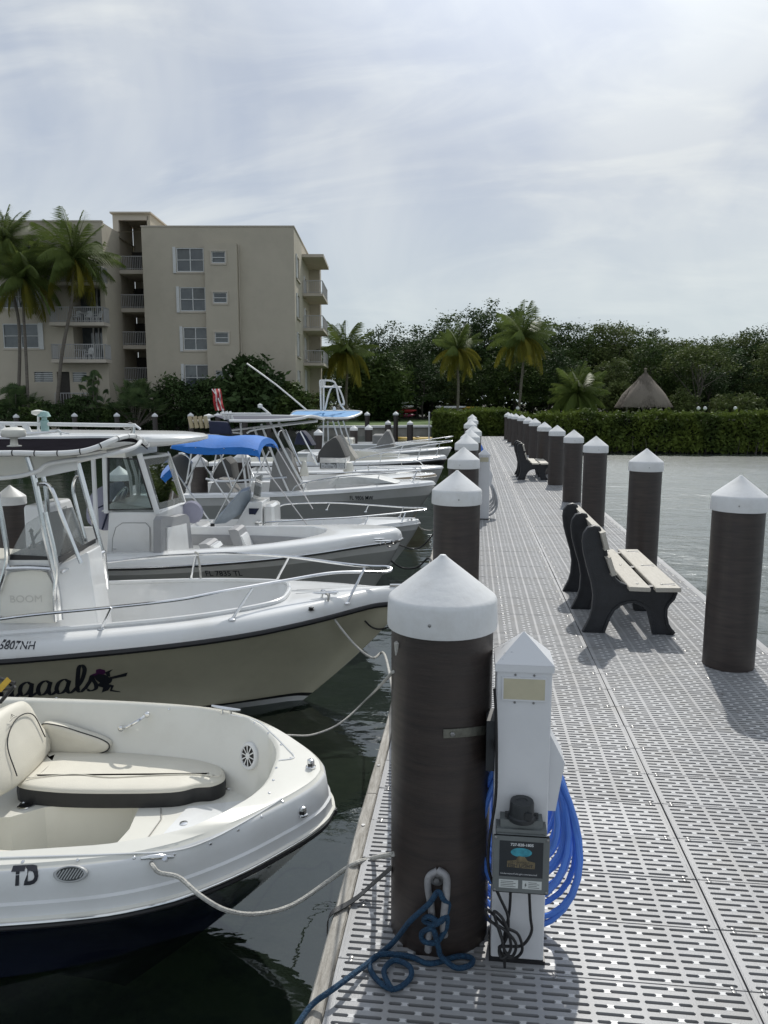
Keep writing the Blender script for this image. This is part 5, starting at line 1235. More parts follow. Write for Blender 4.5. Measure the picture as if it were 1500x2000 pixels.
for (px, py) in ((45, 1683), (152, 1680), (262, 1675), (340, 1669), (411, 1648), (465, 1621), (511, 1595), (552, 1566), (526, 1549), (534, 1524), (540, 1500), (568, 1481), (549, 1455), (524, 1432), (497, 1412), (330, 1385), (110, 1363), (50, 1366)):
    p, n_ = B1.hit(px, py); mt = Matrix.Translation(p) @ n_.to_track_quat('Z', 'Y').to_matrix().to_4x4()
    MB().lathe([(.0075, -.001), (.0075, .002), (.005, .0045), (0, .005)], n=8, mt=mt).build('screw', M_steel, B1.t, org=(0, 0, WZ))
for (px, py) in ((607, 1485), (591, 1578)):
    p = B1.hit(px, py + 14)[0] + Vector((0, 0, .012)); b = MB(); b.lathe([(.026, -.012), (.026, -.004), (.020, 0), (.019, .022), (.017, .030), (.010, .034), (0, .035)], tuple(p), 20)
    o = b.build('bow_light', M_steel, B1.t, org=(0, 0, WZ)); b = MB(); b.box((p.x - .012, p.y - .0215, p.z + .002), (p.x + .012, p.y - .012, p.z + .016)); b.build('light_lens', M_dash, o, org=(0, 0, WZ))
# fore seat platform: bench top at z=-.34, footwell floor -.62
zt1 = -.31
pl_old = [(-.55, .18), (-.60, .28), (-.85, .45), (-1.05, .52), (-1.4, .585), (-2.0, .65), (-2.9, .70), (-2.9, .14), (-1.42, .14), (-1.25, .06), (-1.20, -.10), (-1.25, -.26), (-1.42, -.30), (-2.9, -.36), (-2.9, -.70), (-2.0, -.65), (-1.4, -.585), (-1.05, -.52), (-.85, -.45), (-.60, -.28), (-.55, -.18)]
pl = [(-.33, 0), (-.35, .25), (-.42, .42), (-.52, .56), (-.65, .65), (-.9, .70), (-1.4, .75), (-2.9, .80), (-2.9, .10), (-1.98, .07), (-1.80, .09), (-1.66, .20), (-1.20, .30), (-1.13, .24), (-1.10, .0), (-1.14, -.22), (-1.30, -.30), (-2.9, -.36), (-2.9, -.80), (-1.4, -.75), (-.9, -.70), (-.65, -.65), (-.52, -.56), (-.42, -.42), (-.35, -.25)]
pl = [(x, math.copysign(min(abs(y) + .05, B1.width(x, zt1) - .03), y) if x > -2.8 else y) for x, y in pl]
b = MB(); b.slab([(x, y, zt1) for x, y in pl], (0, 0, -.03)); k = 9
b.add([(-3.0, -.37, -.612), (-1.28, -.32, -.612), (-1.13, -.24, -.612), (-1.08, 0, -.612), (-1.10, .27, -.612), (-1.22, .32, -.612), (-3.0, .22, -.612)], [(0, 1, 2, 3, 4, 5, 6)])
for i in range(8, 17): b.add([(*pl[i], zt1 - .03), (*pl[i + 1], zt1 - .03), (*pl[i + 1], -.619), (*pl[i], -.619)], [(0, 1, 2, 3)])
b.build('bow_platform', M_cream, B1.t, smooth=None)
MB().slab([(x, y, zt1 + .004) for x, y in [(-.42, -.20), (-.42, .20), (-.55, .36), (-.85, .28), (-.90, .0), (-.90, -.30), (-.55, -.42)]], (0, 0, .004)).build('anchor_locker_lid', M_white, B1.t, smooth=None)
p = B1.Zp(359, 1611, zt1); MB().lathe([(.022, .008), (.022, .012), (.012, .014), (0, .014)], (p.x, p.y, zt1), 16).build('latch', M_steel, B1.t, org=(0, 0, WZ))
p = B1.Zp(481, 1580, zt1); dome(B1, (p.x, p.y, zt1 + .004), .014, M_steel, 'latch')
# port seat cushion traced from its plan
cu = [(-1.85, .32), (-1.86, .50), (-1.88, .70), (-1.6, .735), (-1.2, .72), (-.9, .68), (-.74, .58), (-.68, .44), (-.73, .36), (-.82, .34), (-.95, .28), (-1.35, .25), (-1.65, .26)]
b = MB(); cushion(b, smooth2(cu, 5), zt1 + .002, -.20, .022, 0, 1, .010); o = b.build('seat_cushion', [M_vinyl, M_dkvinyl], B1.t, smooth=60)
seam = [B1.Zp(px, py, -.186) for px, py in [(52, 1520), (90, 1516), (150, 1512), (215, 1518), (300, 1514), (380, 1512), (425, 1516), (432, 1508)]]
B1.tube('piping', seam, .003, M_vinyl, 5, 6, o)
sb_ = [B1.Zp(px, py, .02)[:2] for px, py in [(-300, 1668), (-60, 1665), (60, 1652), (160, 1633), (250, 1634), (330, 1642), (372, 1652), (300, 1700), (-300, 1730)]]
b = MB(); cushion(b, smooth2([(-3.4, -.38), (-3.0, -.36), (-2.4, -.34), (-1.75, -.32), (-1.10, -.36), (-.80, -.46), (-.85, -.62), (-1.4, -.70), (-2.2, -.73), (-3.4, -.75)], 5), zt1, -.20, .022, 0, 1, .012); b.build('seat_cushion', [M_vinyl, M_dkvinyl], B1.t, smooth=60)
# side bolster along the port wall, and the big reclining backrest
def bolster(B, name, pl, th, m, yv=(0, -1, 0)):
    """soft panel: outline of 3-d points, pushed out along yv and rounded"""
    P = [Vector(p) for p in pl]; c = sum(P, Vector()) / len(P); d = Vector(yv).normalized(); b = MB()
    rows = [[c + (p - c) * k + d * h for p in P] for k, h in ((1, 0), (1.0, th * .6), (.985, th * .88), (.94, th), (.7, th * 1.12), (.3, th * 1.16))]
    b.grid(rows, close=True); b.add(rows[-1], [tuple(range(len(P)))]); return b.build(name, m, B.t, smooth=60)
def rnd(pts, n=6): return catmull(pts, n, True)
bo = [B1.Y(px, py, .76) for px, py in [(85, 1412), (120, 1410), (165, 1422), (205, 1434), (222, 1445), (215, 1458), (180, 1465), (120, 1464), (88, 1461)]]
bo = [Vector((q.x, .755 + (q.x + 1.8) * -.06, q.z)) for q in bo]
o = bolster(B1, 'side_bolster', rnd(bo, 4), .05, M_vinyl); MB().tube([Vector(p) + Vector((0, -.045, 0)) for p in rnd(bo, 4)], .004, 6, 0, True).build('piping', M_dkvinyl, o, org=(0, 0, WZ))
# backrest: leaning panel facing the bow, seen obliquely at the left edge
u0 = Vector((-2.62, .66, zt1 + .03)); back = []
for (yy, hh) in ((.67, .0), (.68, .20), (.66, .32), (.58, .37), (.40, .39), (.24, .38), (.15, .33), (.13, .2), (.13, 0)):
    back.append(Vector((-1.90 - .36 * hh, yy, zt1 + .10 + hh * .95)))
o = bolster(B1, 'seat_backrest', rnd(back, 4), .10, M_vinyl, (1, 0, .45)); bc_ = sum((Vector(p) for p in back), Vector()) / len(back); bb = [bc_ + (Vector(p) - bc_) * .93 - Vector((.004, 0, .002)) for p in rnd(back, 4)]
B1.slab('backrest_shell', [p for p in bb], (-.05, 0, -.01), M_dkvinyl)
pp = [Vector((-1.90 - .36 * h + .114, y, zt1 + .12 + h * .95 + .03)) for y, h in ((.62, .10), (.60, .26), (.44, .30), (.28, .22), (.24, .04))]
B1.tube('piping', pp, .0035, M_dkvinyl, 6, 6, o)
# emblem on the backrest: small crown-like mark with a line of script
b = MB(); e = lambda a, h: Vector((-1.90 - .36 * (h - .06) + .126, a, zt1 + .12 + (h - .06) * .95 + .035))
b.tube([e(.44, .375), e(.40, .38), e(.36, .375)], .002, 4)
for a in (.42, .40, .38): b.tube([e(a, .385), e(.40, .405)], .0015, 4)
b.build('emblem', mat('grey_print', (.20, .19, .17), .6), o, smooth=None, org=(0, 0, WZ))
# cup holders
for (px, py) in ((51, 1574), (451, 1536)):
    p = B1.Zp(px, py, zt1); b = MB(); b.lathe([(.047, .002), (.047, .007), (.039, .009), (.036, .003), (.035, -.0)], (p.x, p.y, zt1), 24, cap=False); o = b.build('cup_holder', M_steel, B1.t, org=(0, 0, WZ))
    MB().lathe([(.036, .003), (0.001, .0032)], (p.x, p.y, zt1), 24).build('cup_well', M_black, o, org=(0, 0, WZ))
# moulded column and strap under the near seat
q = B1.Zp(168, 1556, zt1); b = MB(); b.box((q.x - .012, q.y - .02, zt1 - .06), (q.x + .012, q.y - .012, zt1 + .05)); b.build('cushion_strap', M_dkvinyl, B1.t, org=(0, 0, WZ)); dome(B1, (q.x, q.y - .022, zt1 - .02), .006, M_steel)
b = MB(); b.tube([Vector((x, y, zt1 + .0045)) for x, y in [(-1.02, -.50), (-.98, -.2), (-.96, .15), (-1.0, .26)]], .003, 5); b.build('platform_seam', M_gasket, B1.t)
B1.tube('cap_ridge', [B1.hit(px, py, off=.002)[0] for px, py in [(0, 1676), (125, 1672), (250, 1667), (345, 1661), (410, 1640), (465, 1612), (512, 1585), (550, 1560)]], .0045, M_white, 6, 6)
B1.tube('cap_ridge', [B1.hit(px, py, off=.002)[0] for px, py in [(448, 1396), (500, 1408), (530, 1432), (560, 1462), (574, 1480), (545, 1486)]], .0045, M_white, 6, 6)
# grab handle on the port wall
yv = .72; g1, g2 = B1.Y(236, 1423, yv), B1.Y(287, 1396, yv); md = (g1 + g2) / 2 + Vector((0, -.05, .0))
B1.tube('grab_handle', [g1 + Vector((0, .03, 0)), g1.lerp(md, .4) + Vector((0, -.01, 0)), md, g2.lerp(md, .4) + Vector((0, -.01, 0)), g2 + Vector((0, .03, 0))], .010, M_steel, 6, 8)
for g_ in (g1, g2): MB().lathe([(.018, -.006), (.018, .004), (.010, .01)], n=14, mt=Matrix.Translation(g_ + Vector((0, -.0, 0))) @ Matrix.Rotation(PI / 2, 4, 'X')).build('handle_foot', M_steel, B1.t, org=(0, 0, WZ))
# round speaker in the front corner wall
a, c = Vector((-.66, .70, 0)), Vector((-.34, .40, 0)); d = (c - a).normalized(); n_ = Vector((d.y, -d.x, 0)); 
if n_.x > 0: n_ = -n_
c0 = Vector((-.49, .52, -.10)) + n_ * .03
c0, n_ = B1.hit(489, 1476); c0 = c0 + n_ * .012
mt = Matrix.Translation(c0) @ n_.normalized().to_track_quat('Z', 'Y').to_matrix().to_4x4()
b = MB(); b.lathe([(.078, -.02), (.078, .002), (.074, .008), (.060, .010), (.058, .004)], n=36, mt=mt, cap=False); o = b.build('speaker', M_white, B1.t, smooth=30)
b = MB(); b.lathe([(.058, .004), (.001, .0045)], n=24, mt=mt); b.build('speaker_cone', M_black, o, org=(0, 0, WZ))
b = MB(); b.lathe([(.018, .004), (.018, .010), (0, .011)], n=16, mt=mt)
for i in range(10):
    an = i * PI / 5; b.add([mt @ Vector((math.cos(an + s_ * .10) * r_, math.sin(an + s_ * .10 * (1 if r_ < .04 else .55)) * r_, .0095)) for r_, s_ in ((.018, -1.6), (.058, -1), (.058, 1), (.018, 1.6))], [(0, 1, 2, 3)])
b.build('speaker_grille', M_white, o, smooth=None, org=(0, 0, WZ))
# near-side topside fittings: letters, oval vent, cleat
def topside(px, py): return B1.hit(px, py)[0]
o0 = topside(22, 1728); ux = (topside(76, 1727) - o0).normalized(); uy = (topside(22, 1692) - o0).normalized(); hh = topside(22, 1692).z - o0.z
v, f = textmesh('TD', 1, offset=.045); B1.decal([(p[0] * .88, p[1] * 1.0) for p in v], f, o0.x, o0.z, M_text, 'registration_letters', hh * 1.42, bv=B1.dbvh)
ce = topside(139, 1706); rx_ = (topside(173, 1704) - ce).length; ry_ = (topside(139, 1688) - ce).length * .95; nz_ = ux.cross(uy).normalized(); mt = Matrix((ux, nz_.cross(ux), nz_)).transposed().to_4x4(); mt.translation = ce + nz_ * .006
b = MB(); b.lathe([(1, -.006), (1, .006), (.93, .011), (.80, .012), (.78, .007)], n=36, mt=mt @ Matrix.Diagonal((rx_, ry_, 1, 1)), cap=False); o = b.build('oval_vent', mat('pale_grey_plastic', (.42, .43, .43), .4), B1.t, smooth=30)
b = MB(); b.lathe([(.79, .006), (.01, .006)], n=30, mt=mt @ Matrix.Diagonal((rx_, ry_, 1, 1))); b.build('vent_back', M_gbox, o, org=(0, 0, WZ))
b = MB()
for i in range(9):
    u = (i - 4) / 5.2; w_ = .62 * math.sqrt(max(0, 1 - u * u)); b.tube([mt @ Vector(((u * .9 - .28 * w_) * rx_, (-w_) * ry_, .008)), mt @ Vector(((u * .9 + .28 * w_) * rx_, w_ * ry_, .008))], .0028, 5)
b.build('vent_slats', MATS['pale_grey_plastic'], o, org=(0, 0, WZ))
q1 = topside(275, 1683) + Vector((0, -.0, .015)); q2 = topside(340, 1680) + Vector((0, 0, .015)); md = (q1 + q2) / 2
b = MB(); b.tube([q1, q1.lerp(q2, .3) + Vector((0, 0, .004)), md + Vector((0, 0, .004)), q1.lerp(q2, .7) + Vector((0, 0, .004)), q2], [.006, .011, .013, .011, .006], 10)
b.tube([md + Vector((-.03, 0, 0)), md + Vector((-.03, .03, -.03))], .012, 8); b.tube([md + Vector((.03, 0, 0)), md + Vector((.03, .03, -.03))], .012, 8); b.build('cleat', M_steel, B1.t)
cleat(B1, B1.hit(442, 1394)[0], -.3)
# windscreen corner with phone-like bracket at the left edge
b = MB(); f_ = lambda px, py, y: B1.Y(px, py, y)
for (a, c, r_) in (((-20, 1320), (30, 1335), .012), ((0, 1372), (28, 1340), .012), ((-20, 1352), (22, 1345), .010)): b.tube([f_(*a, .70), f_(*c, .70)], r_, 8)
b.build('windscreen_hinge', M_dash, B1.t)
b = MB(); b.add([f_(-8, 1345, .68), f_(14, 1322, .68), f_(22, 1330, .68), f_(2, 1352, .68)], [(0, 1, 2, 3)]); b.build('warning_sticker', M_yellow, B1.t, smooth=None)
B1_cleat = (q1 + q2) / 2
# ------------------------------------------------------------ shared boat fittings
WT = lambda b, p: b.world(p)
def solidbox(B, name, pts_bottom, pts_top, m, par=None, r=None):
    """frustum from two rings of 3-d points"""
    n = len(pts_bottom); b = MB(); b.grid([list(pts_bottom) , list(pts_top)], close=True); b.add(pts_top, [tuple(range(n))]); b.add(pts_bottom, [tuple(range(n - 1, -1, -1))])
    o = b.build(name, m, par or B.t, smooth=30, org=(0, 0, WZ), fix=True)
    if r:
        md_ = o.modifiers.new('bevel', 'BEVEL'); md_.width = r; md_.segments = 3; md_.limit_method = 'ANGLE'
    return o
def quadpanel(B, name, pts, th, m, par=None):
    P = [Vector(p) for p in pts]; n_ = (P[1] - P[0]).cross(P[2] - P[1]).normalized()
    return MB().slab(P, n_ * th).build(name, m, par or B.t, smooth=None, org=(0, 0, WZ))
def regtext(B, txt, px, py, hpx, m=M_text, xs=1, shear=0, w=None, name='registration', bv=None):
    bv = bv or B.bvh; a, _ = B.hit(px, py, bv); c, _ = B.hit(px, py - hpx, bv); v, f = textmesh(txt, 1, shear, offset=.012); e = None
    if w: e, _ = B.hit(px + w, py, bv); tw = max(p[0] for p in v); xs = (e.x - a.x) / tw / max(1e-6, (c.z - a.z) * 1.42); sl = (e.z - a.z) / tw / ((c.z - a.z) * 1.42)
    else: sl = 0
    return B.decal([(p[0] * xs, p[1] + p[0] * sl) for p in v], f, a.x, a.z, m, name, (c.z - a.z) * 1.42, bv=bv)

# ------------------------------------------------------------ boat 2: white centre console, tan hull
B2 = Boat('centre_console_boat', 'white centre console boat with tan hull, long bow rail, black canvas top and witch silhouette', -.60, 6.98, 9, 7.0,
          [(0, .0), (.02, .075), (.10, .095), (.25, .12), (.42, .22), (.62, .36), (.95, .56), (1.35, .74), (1.8, .87), (2.4, .98), (3.2, 1.06), (4.5, 1.1), (7, 1.08)],
          [(0, .115), (.3, .105), (.8, .07), (1.5, .02), (2.5, -.03), (4, -.09), (7, -.14)], rake=1.35, keel=-1.15, chine=.30, fl=1.7, cb=.05, cs=.86)
B2.hull([M_tan, M_white, M_black], [(.20, 1), (.27, 1), (.295, 2), (.93, 0), (1.0, 0)], nw=18)
in2 = [(-6.8, .86), (-5, .88), (-4, .88), (-3.2, .85), (-2.4, .77), (-1.9, .69), (-1.5, .56), (-1.22, .42), (-1.12, .30), (-1.09, .15), (-1.08, 0)]
B2.deck([M_white], [(-.004, -.006), (-.002, .03), (.010, .075), (.035, .110), (.060, .128), (.085, .135)], in2, .150, -.52, wallin=.04, crown=.004)
B2.rub(M_black, .024, -.006, .010)
# raised lip round the cockpit
b = MB(); lip = [(x, y, B2.Zs(-x) + .165) for x, y in in2 if x > -4.6]; full = [(x, -y, z) for x, y, z in lip[:-1]] + lip[::-1]
b.tube(catmull(full, 5), .022, 8); b.build('coaming_lip', M_white, B2.t)
# bow rail (two runs meeting ahead of the pulpit) traced on both sides
ry = lambda px, py, y: B2.Y(px, py, y)
near = [ry(-260, 1255, -1.0), ry(0, 1209, -.98), ry(200, 1188, -.90), ry(345, 1172, -.78), ry(430, 1156, -.62), ry(545, 1136, -.34), ry(640, 1120, -.16), ry(700, 1117, -.10)]
zn = near[-1].z
tip = [ry(752, 1117, -.05), ry(764, 1112, 0), ry(755, 1107, .05), ry(720, 1106, .08)]
farr = [ry(660, 1100, .14), ry(560, 1087, .34), ry(455, 1081, .55), ry(380, 1083, .72), ry(300, 1088, .82), ry(200, 1100, .92)]
gz = lambda p, side: Vector(p)
def foot(px, py, y): return B2.hit(px, py)[0]
posts = [(ry(218, 1186, -.90), foot(198, 1228, -.9)), (ry(493, 1150, -.47), foot(453, 1210, -.45)), (ry(712, 1110, -.09), foot(678, 1178, -.09))]
fr_ = [(ry(565, 1087, .34), Vector((-1.35 + .1, .50, B2.Zs(1.3) + .15))), (ry(383, 1083, .72), Vector((-2.15, .80, B2.Zs(2.1) + .14)))]
o = rail(B2, 'bow_rail', near + tip + farr, posts + fr_, .0135, M_steel, 8)
# fore deck fittings
p = B2.hit(636, 1166)[0]; cleat(B2, p, .1, s=1.15); B2cl = p
for (px, py) in ((608, 1191), (631, 1157), (655, 1159)):
    p = B2.hit(px, py)[0]; b = MB(); b.lathe([(.028, -.002), (.028, .004), (.018, .008), (.014, .014), (.024, .018), (.020, .024), (0, .026)], tuple(p), 18); b.build('deck_fitting', M_steel if px > 610 else M_dash, B2.t, org=(0, 0, WZ))
for (px, py) in ((135, 1229),):
    p, n_ = B2.hit(px, py); b = MB(); b.lathe([(.030, 0), (.028, .004), (.018, .005), (0, .003)], tuple(p), 20); b.build('filler_cap', M_steel, B2.t, org=(0, 0, WZ))
# anchor roller on the pulpit
b = MB(); b.box((-.14, -.02, B2.Zs(0) + .135), (.02, .02, B2.Zs(0) + .15)); b.build('anchor_roller', M_steel, B2.t)
regtext(B2, '5807NH', -3, 1268, 20, w=70, bv=B2.dbvh)
# console
zc = -.52
cf, ca_ = B2.Y(222, 1200, -.0).x, -4.6
k0 = [B2.Y(118, 1215, -.36), None]
cxn = B2.Y(122, 1215, -.36).x; cxf = B2.Y(219, 1180, .10).x
zt_c = B2.Y(105, 1112, -.36).z; zt_f = B2.Y(196, 1085, -.36).z
cb_ = [(-4.3, -.36, zc), (cxn, -.36, zc), (cxf, -.20, zc), (cxf, .20, zc), (cxn, .36, zc), (-4.3, .36, zc)]
ctp = [(-4.25, -.34, zt_c), (cxn - .05, -.34, zt_c), (cxf - .10, -.18, zt_f), (cxf - .10, .18, zt_f), (cxn - .05, .34, zt_c), (-4.25, .34, zt_c)]
con = solidbox(B2, 'console', cb_, ctp, M_white, r=.02)
q = lambda px, py: B2.Y(px, py, -.365)
dd = [q(p_[0], p_[1]) for p_ in [(2, 1216), (2, 1150), (8, 1128), (24, 1117), (75, 1112), (92, 1118), (103, 1140), (109, 1216)]]
B2.slab('console_door', [Vector((p_.x, -.365, p_.z)) for p_ in dd], (0, -.012, 0), M_cream)
dome(B2, tuple(q(4, 1203) + Vector((0, -.016, 0))), .014, M_steel, 'latch')
o_ = q(20, 1176); u_ = q(84, 1176) - o_; v, f = textmesh('BOOM', 1, offset=.02); tw = max(p_[0] for p_ in v)
label_text('BOOM', (q(20, 1162).z - o_.z) * 1.42, Vector((o_.x, -.380, o_.z)), (1, 0, 0), (0, 0, 1), mat('faded_print', (.60, .59, .54), .5), B2.t, 'faded_lettering', xs=u_.length / tw / ((q(20, 1162).z - o_.z) * 1.42))
# dash, black trim and smoked screen
B2.slab('dash_trim', [Vector((B2.Y(*p_, -.355).x, -.355, B2.Y(*p_, -.355).z)) for p_ in [(-20, 1112), (0, 1094), (104, 1094), (112, 1112)]], (0, .71, 0), M_white)
B2.slab('dash_band', [Vector((B2.Y(*p_, -.350).x, -.350, B2.Y(*p_, -.350).z)) for p_ in [(16, 1094), (20, 1083), (108, 1088), (104, 1094)]], (0, .70, 0), M_dash)
wn_ = [B2.Y(*p_, -.33) for p_ in [(18, 1086), (50, 1022), (160, 985), (112, 1096)]]; 
w0_, w1_, w2_ = B2.Y(18, 1088, -.34), B2.Y(52, 1022, -.30), B2.Y(112, 1098, -.34)
quadpanel(B2, 'windscreen', [w0_, w2_, B2.Y(80, 1005, -.30), w1_], .005, M_glass)
f1, f2, f3, f4 = B2.Y(112, 1100, -.34), B2.Y(170, 1072, .28), B2.Y(142, 990, .24), B2.Y(80, 1005, -.30)
quadpanel(B2, 'windscreen', [f1, f2, f3, f4], .005, M_glass)
f5 = B2.Y(120, 1072, .28); quadpanel(B2, 'windscreen', [Vector((w0_.x, .34, w0_.z)), Vector((w2_.x, .34, w2_.z)), Vector((f4.x, .30, f4.z)), Vector((w1_.x, .30, w1_.z))], .005, M_glass)
quadpanel(B2, 'screen_base', [B2.Y(112, 1100, -.345), B2.Y(185, 1060, .30), B2.Y(185, 1052, .30), B2.Y(112, 1090, -.345)], .012, M_dash)
# console top with wheel and throttle behind the screen
solidbox(B2, 'dash_top', [(-4.2, -.3, zt_c + .02), (w2_.x - .05, -.3, zt_c + .02), (w2_.x - .05, .3, zt_c + .02), (-4.2, .3, zt_c + .02)], [(-4.2, -.28, zt_c + .10), (w2_.x - .15, -.28, zt_c + .03), (w2_.x - .15, .28, zt_c + .03), (-4.2, .28, zt_c + .10)], M_cream, r=.01)
wc = B2.Y(78, 1050, .05); b = MB(); mt = Matrix.Translation(wc) @ Matrix.Rotation(-1.0, 4, 'Y'); b.tube([mt @ Vector((.16 * math.cos(a), .16 * math.sin(a), 0)) for a in np.linspace(0, 2 * PI, 25)[:-1]], .011, 6, 0, True)
for a in (0, 2.1, 4.2): b.tube([mt @ Vector((0, 0, -.04)), mt @ Vector((.155 * math.cos(a), .155 * math.sin(a), 0))], .008, 6)
b.build('steering_wheel', M_steel, B2.t); b = MB(); b.tube([wc + Vector((.02, -.18, -.06)), wc + Vector((.0, -.18, .08))], .014, 8); b.lathe([(.0, -.02), (.024, 0), (.0, .03)], tuple(wc + Vector((0, -.18, .09))), 10); b.build('throttle', M_dash, B2.t)
# T-top frame
LGn = lambda px, py: B2.Y(px, py, -.40)
LGf = lambda px, py: B2.Y(px, py, .40)
tt = thing; T = lambda name, pts, r=.026, m=M_steel, seg=6: B2.tube(name, pts, r, m, seg)
T('top_leg', [LGn(118, 1210), LGn(112, 1150), LGn(90, 1050), LGn(68, 940), LGn(54, 892)])
T('top_leg', [LGn(118, 1212) + Vector((-.03, -.02, 0)), LGn(116, 1160) + Vector((-.03, -.02, 0)), LGn(110, 1100), LGn(88, 1000)], .02)
T('top_leg', [LGf(207, 1130), LGf(200, 1080), LGf(175, 990), LGf(152, 905)])
T('top_leg', [LGf(210, 1150) + Vector((0, -.0, 0)), LGf(203, 1075)], .02)
T('top_leg', [LGf(100, 1060), LGf(90, 960), LGf(84, 930)], .022)
T('top_leg', [LGn(-5, 1160), LGn(8, 1120), LGn(14, 1085), LGn(8, 1040), LGn(-6, 960)], .022)
T('grab_rail', [LGn(78, 945), LGn(92, 946), LGn(104, 962), LGn(122, 1010), LGn(158, 1100)], .018)
T('grab_rail', [LGf(156, 930), LGf(148, 934), LGf(143, 955), LGf(150, 990), LGf(176, 1088)], .018)
T('screen_rail', [B2.Y(120, 1118, -.37), B2.Y(160, 1098, -.05), B2.Y(203, 1078, .30)], .014)
T('dash_rail', [LGn(14, 1110), LGn(60, 1109), LGn(112, 1112)], .022)
# top: traced on two planes, near edge tube and far edge
nE = [B2.Y(-260, 893, -.62), B2.Y(0, 885, -.62), B2.Y(90, 886, -.62), B2.Y(150, 883, -.62), B2.Y(185, 875, -.60), B2.Y(215, 862, -.52), B2.Y(240, 853, -.35), B2.Y(262, 852, -.05), B2.Y(280, 862, .20), B2.Y(288, 870, .35)]
fE = [B2.Y(-200, 860, .62), B2.Y(0, 857, .62), B2.Y(120, 856, .62), B2.Y(200, 855, .62), B2.Y(262, 858, .55), B2.Y(288, 869, .40)]
ce_ = catmull(nE, 6); o = T('top_edge_tube', nE, .022, M_powder); b = MB()
L_ = 0
for i in range(1, len(ce_)):
    L_ += (ce_[i] - ce_[i - 1]).length
    if L_ > .16:
        L_ = 0; d_ = (ce_[i] - ce_[i - 1]).normalized(); mt = Matrix.Translation(ce_[i]) @ d_.to_track_quat('Z', 'Y').to_matrix().to_4x4(); b.lathe([(.0235, -.005), (.0245, 0), (.0235, .005)], n=12, mt=mt, cap=False)
b.build('lacing', M_black, o, org=(0, 0, WZ))['kind'] = 'stuff'
T('top_edge_tube', fE, .026, M_powder)
fc = catmull(fE, 6); b = MB(); K = 24
def samp(c, t): q_ = t * (len(c) - 1); i_ = min(int(q_), len(c) - 2); return c[i_].lerp(c[i_ + 1], q_ - i_)
rows = [[samp(ce_, i / K).lerp(samp(fc, i / K), j / 8) + Vector((0, 0, -.03 * math.sin(PI * j / 8))) for j in range(9)] for i in range(K + 1)]
b.grid(rows); b.grid([[p_ + Vector((0, 0, -.012)) for p_ in r_] for r_ in rows]); b.build('canvas_top', M_bcanvas, B2.t)
T('lower_frame_tube', [B2.Y(-200, 945, -.5), B2.Y(0, 934, -.5), B2.Y(68, 922, -.5), B2.Y(98, 905, -.5), B2.Y(180, 893, -.5), B2.Y(225, 885, -.45), B2.Y(262, 874, -.3), B2.Y(275, 862, -.15)], .018, M_powder)
T('lower_frame_tube', [B2.Y(-200, 930, .5), B2.Y(60, 915, .5), B2.Y(200, 884, .5), B2.Y(272, 868, .3)], .018, M_powder)
# white electronics box under the canvas
e1 = [B2.Y(-120, 893, -.40), B2.Y(150, 890, -.40), B2.Y(150, 905, -.40), B2.Y(100, 910, -.40), B2.Y(70, 925, -.40), B2.Y(-120, 937, -.40)]
B2.slab('electronics_box', e1, (0, .8, 0), M_cream)
e2 = [B2.Y(72, 922, -.42), B2.Y(100, 904, -.42), B2.Y(150, 897, -.42), B2.Y(150, 918, -.42), B2.Y(72, 934, -.42)]
B2.slab('box_panel', e2, (0, .02, 0), M_white)
dm = B2.Y(28, 872, -.1); b = MB(); b.lathe([(.06, 0), (.062, .008), (.034, .014), (.03, .06), (.034, .075), (.095, .085), (.105, .11), (.10, .145), (.07, .165), (0, .17)], tuple(dm), 24); b.build('gps_antenna', M_cream, B2.t)
# leaning seat behind, the corner of a grey cooler
solidbox(B2, 'leaning_seat', [(-5.4, -.4, zc), (-4.75, -.4, zc), (-4.75, .4, zc), (-5.4, .4, zc)], [(-5.4, -.4, .35), (-4.8, -.4, .35), (-4.8, .4, .35), (-5.4, .4, .35)], M_white, r=.03)
# bow locker step
p = [(-2.35, .02, -.52), (-1.35, .02, -.52), (-1.25, .36, -.52), (-1.6, .60, -.52), (-2.35, .66, -.52)]
B2.slab('bow_step', [Vector((a, b_, -.52)) for a, b_, _ in p], (0, 0, .16), M_white)
# script name and witch silhouette on the hull side
def ribbon(strokes, w):
    v, f = [], []
    for st in strokes:
        pts = catmull([(a, b_, 0) for a, b_ in st], 8); n = len(pts)
        for i, q_ in enumerate(pts):
            t_ = (pts[min(i + 1, n - 1)] - pts[max(i - 1, 0)]).normalized(); n2 = Vector((-t_.y, t_.x, 0)); ww = w * (.35 + .95 * abs(t_.y) ** 1.5)
            v += [tuple(q_ + n2 * ww), tuple(q_ - n2 * ww)]
            if i: k_ = len(v); f.append((k_ - 4, k_ - 3, k_ - 1, k_ - 2))
    return v, f
def ltr(kind, x):
    A = {'a': [[(.42, .42), (.30, .5), (.12, .40), (.02, .18), (.08, .02), (.22, .04), (.36, .2), (.46, .46)], [(.46, .46), (.36, .14), (.42, .0), (.52, .03), (.64, .14)]],
         'g': [[(.42, .42), (.30, .5), (.12, .40), (.04, .2), (.10, .05), (.24, .08), (.38, .24), (.46, .46)], [(.46, .46), (.30, -.22), (.14, -.42), (.0, -.32), (.12, -.16), (.40, .0), (.64, .14)]],
         'l': [[(.0, .08), (.24, .38), (.40, .80), (.34, .98), (.22, .86), (.12, .40), (.10, .08), (.20, .0), (.34, .12)]],
         's': [[(.0, .10), (.18, .36), (.26, .54), (.28, .40), (.36, .22), (.34, .06), (.18, .0), (.06, .06)]]}
    return [[(px_ + x + .22 * py_, py_) for px_, py_ in st] for st in A[kind]]
st = []; x_ = 0
for c_, adv in (('a', .60), ('g', .60), ('a', .60), ('a', .60), ('l', .34), ('s', .4)): st += ltr(c_, x_); x_ += adv
v, f = ribbon(st, .055)
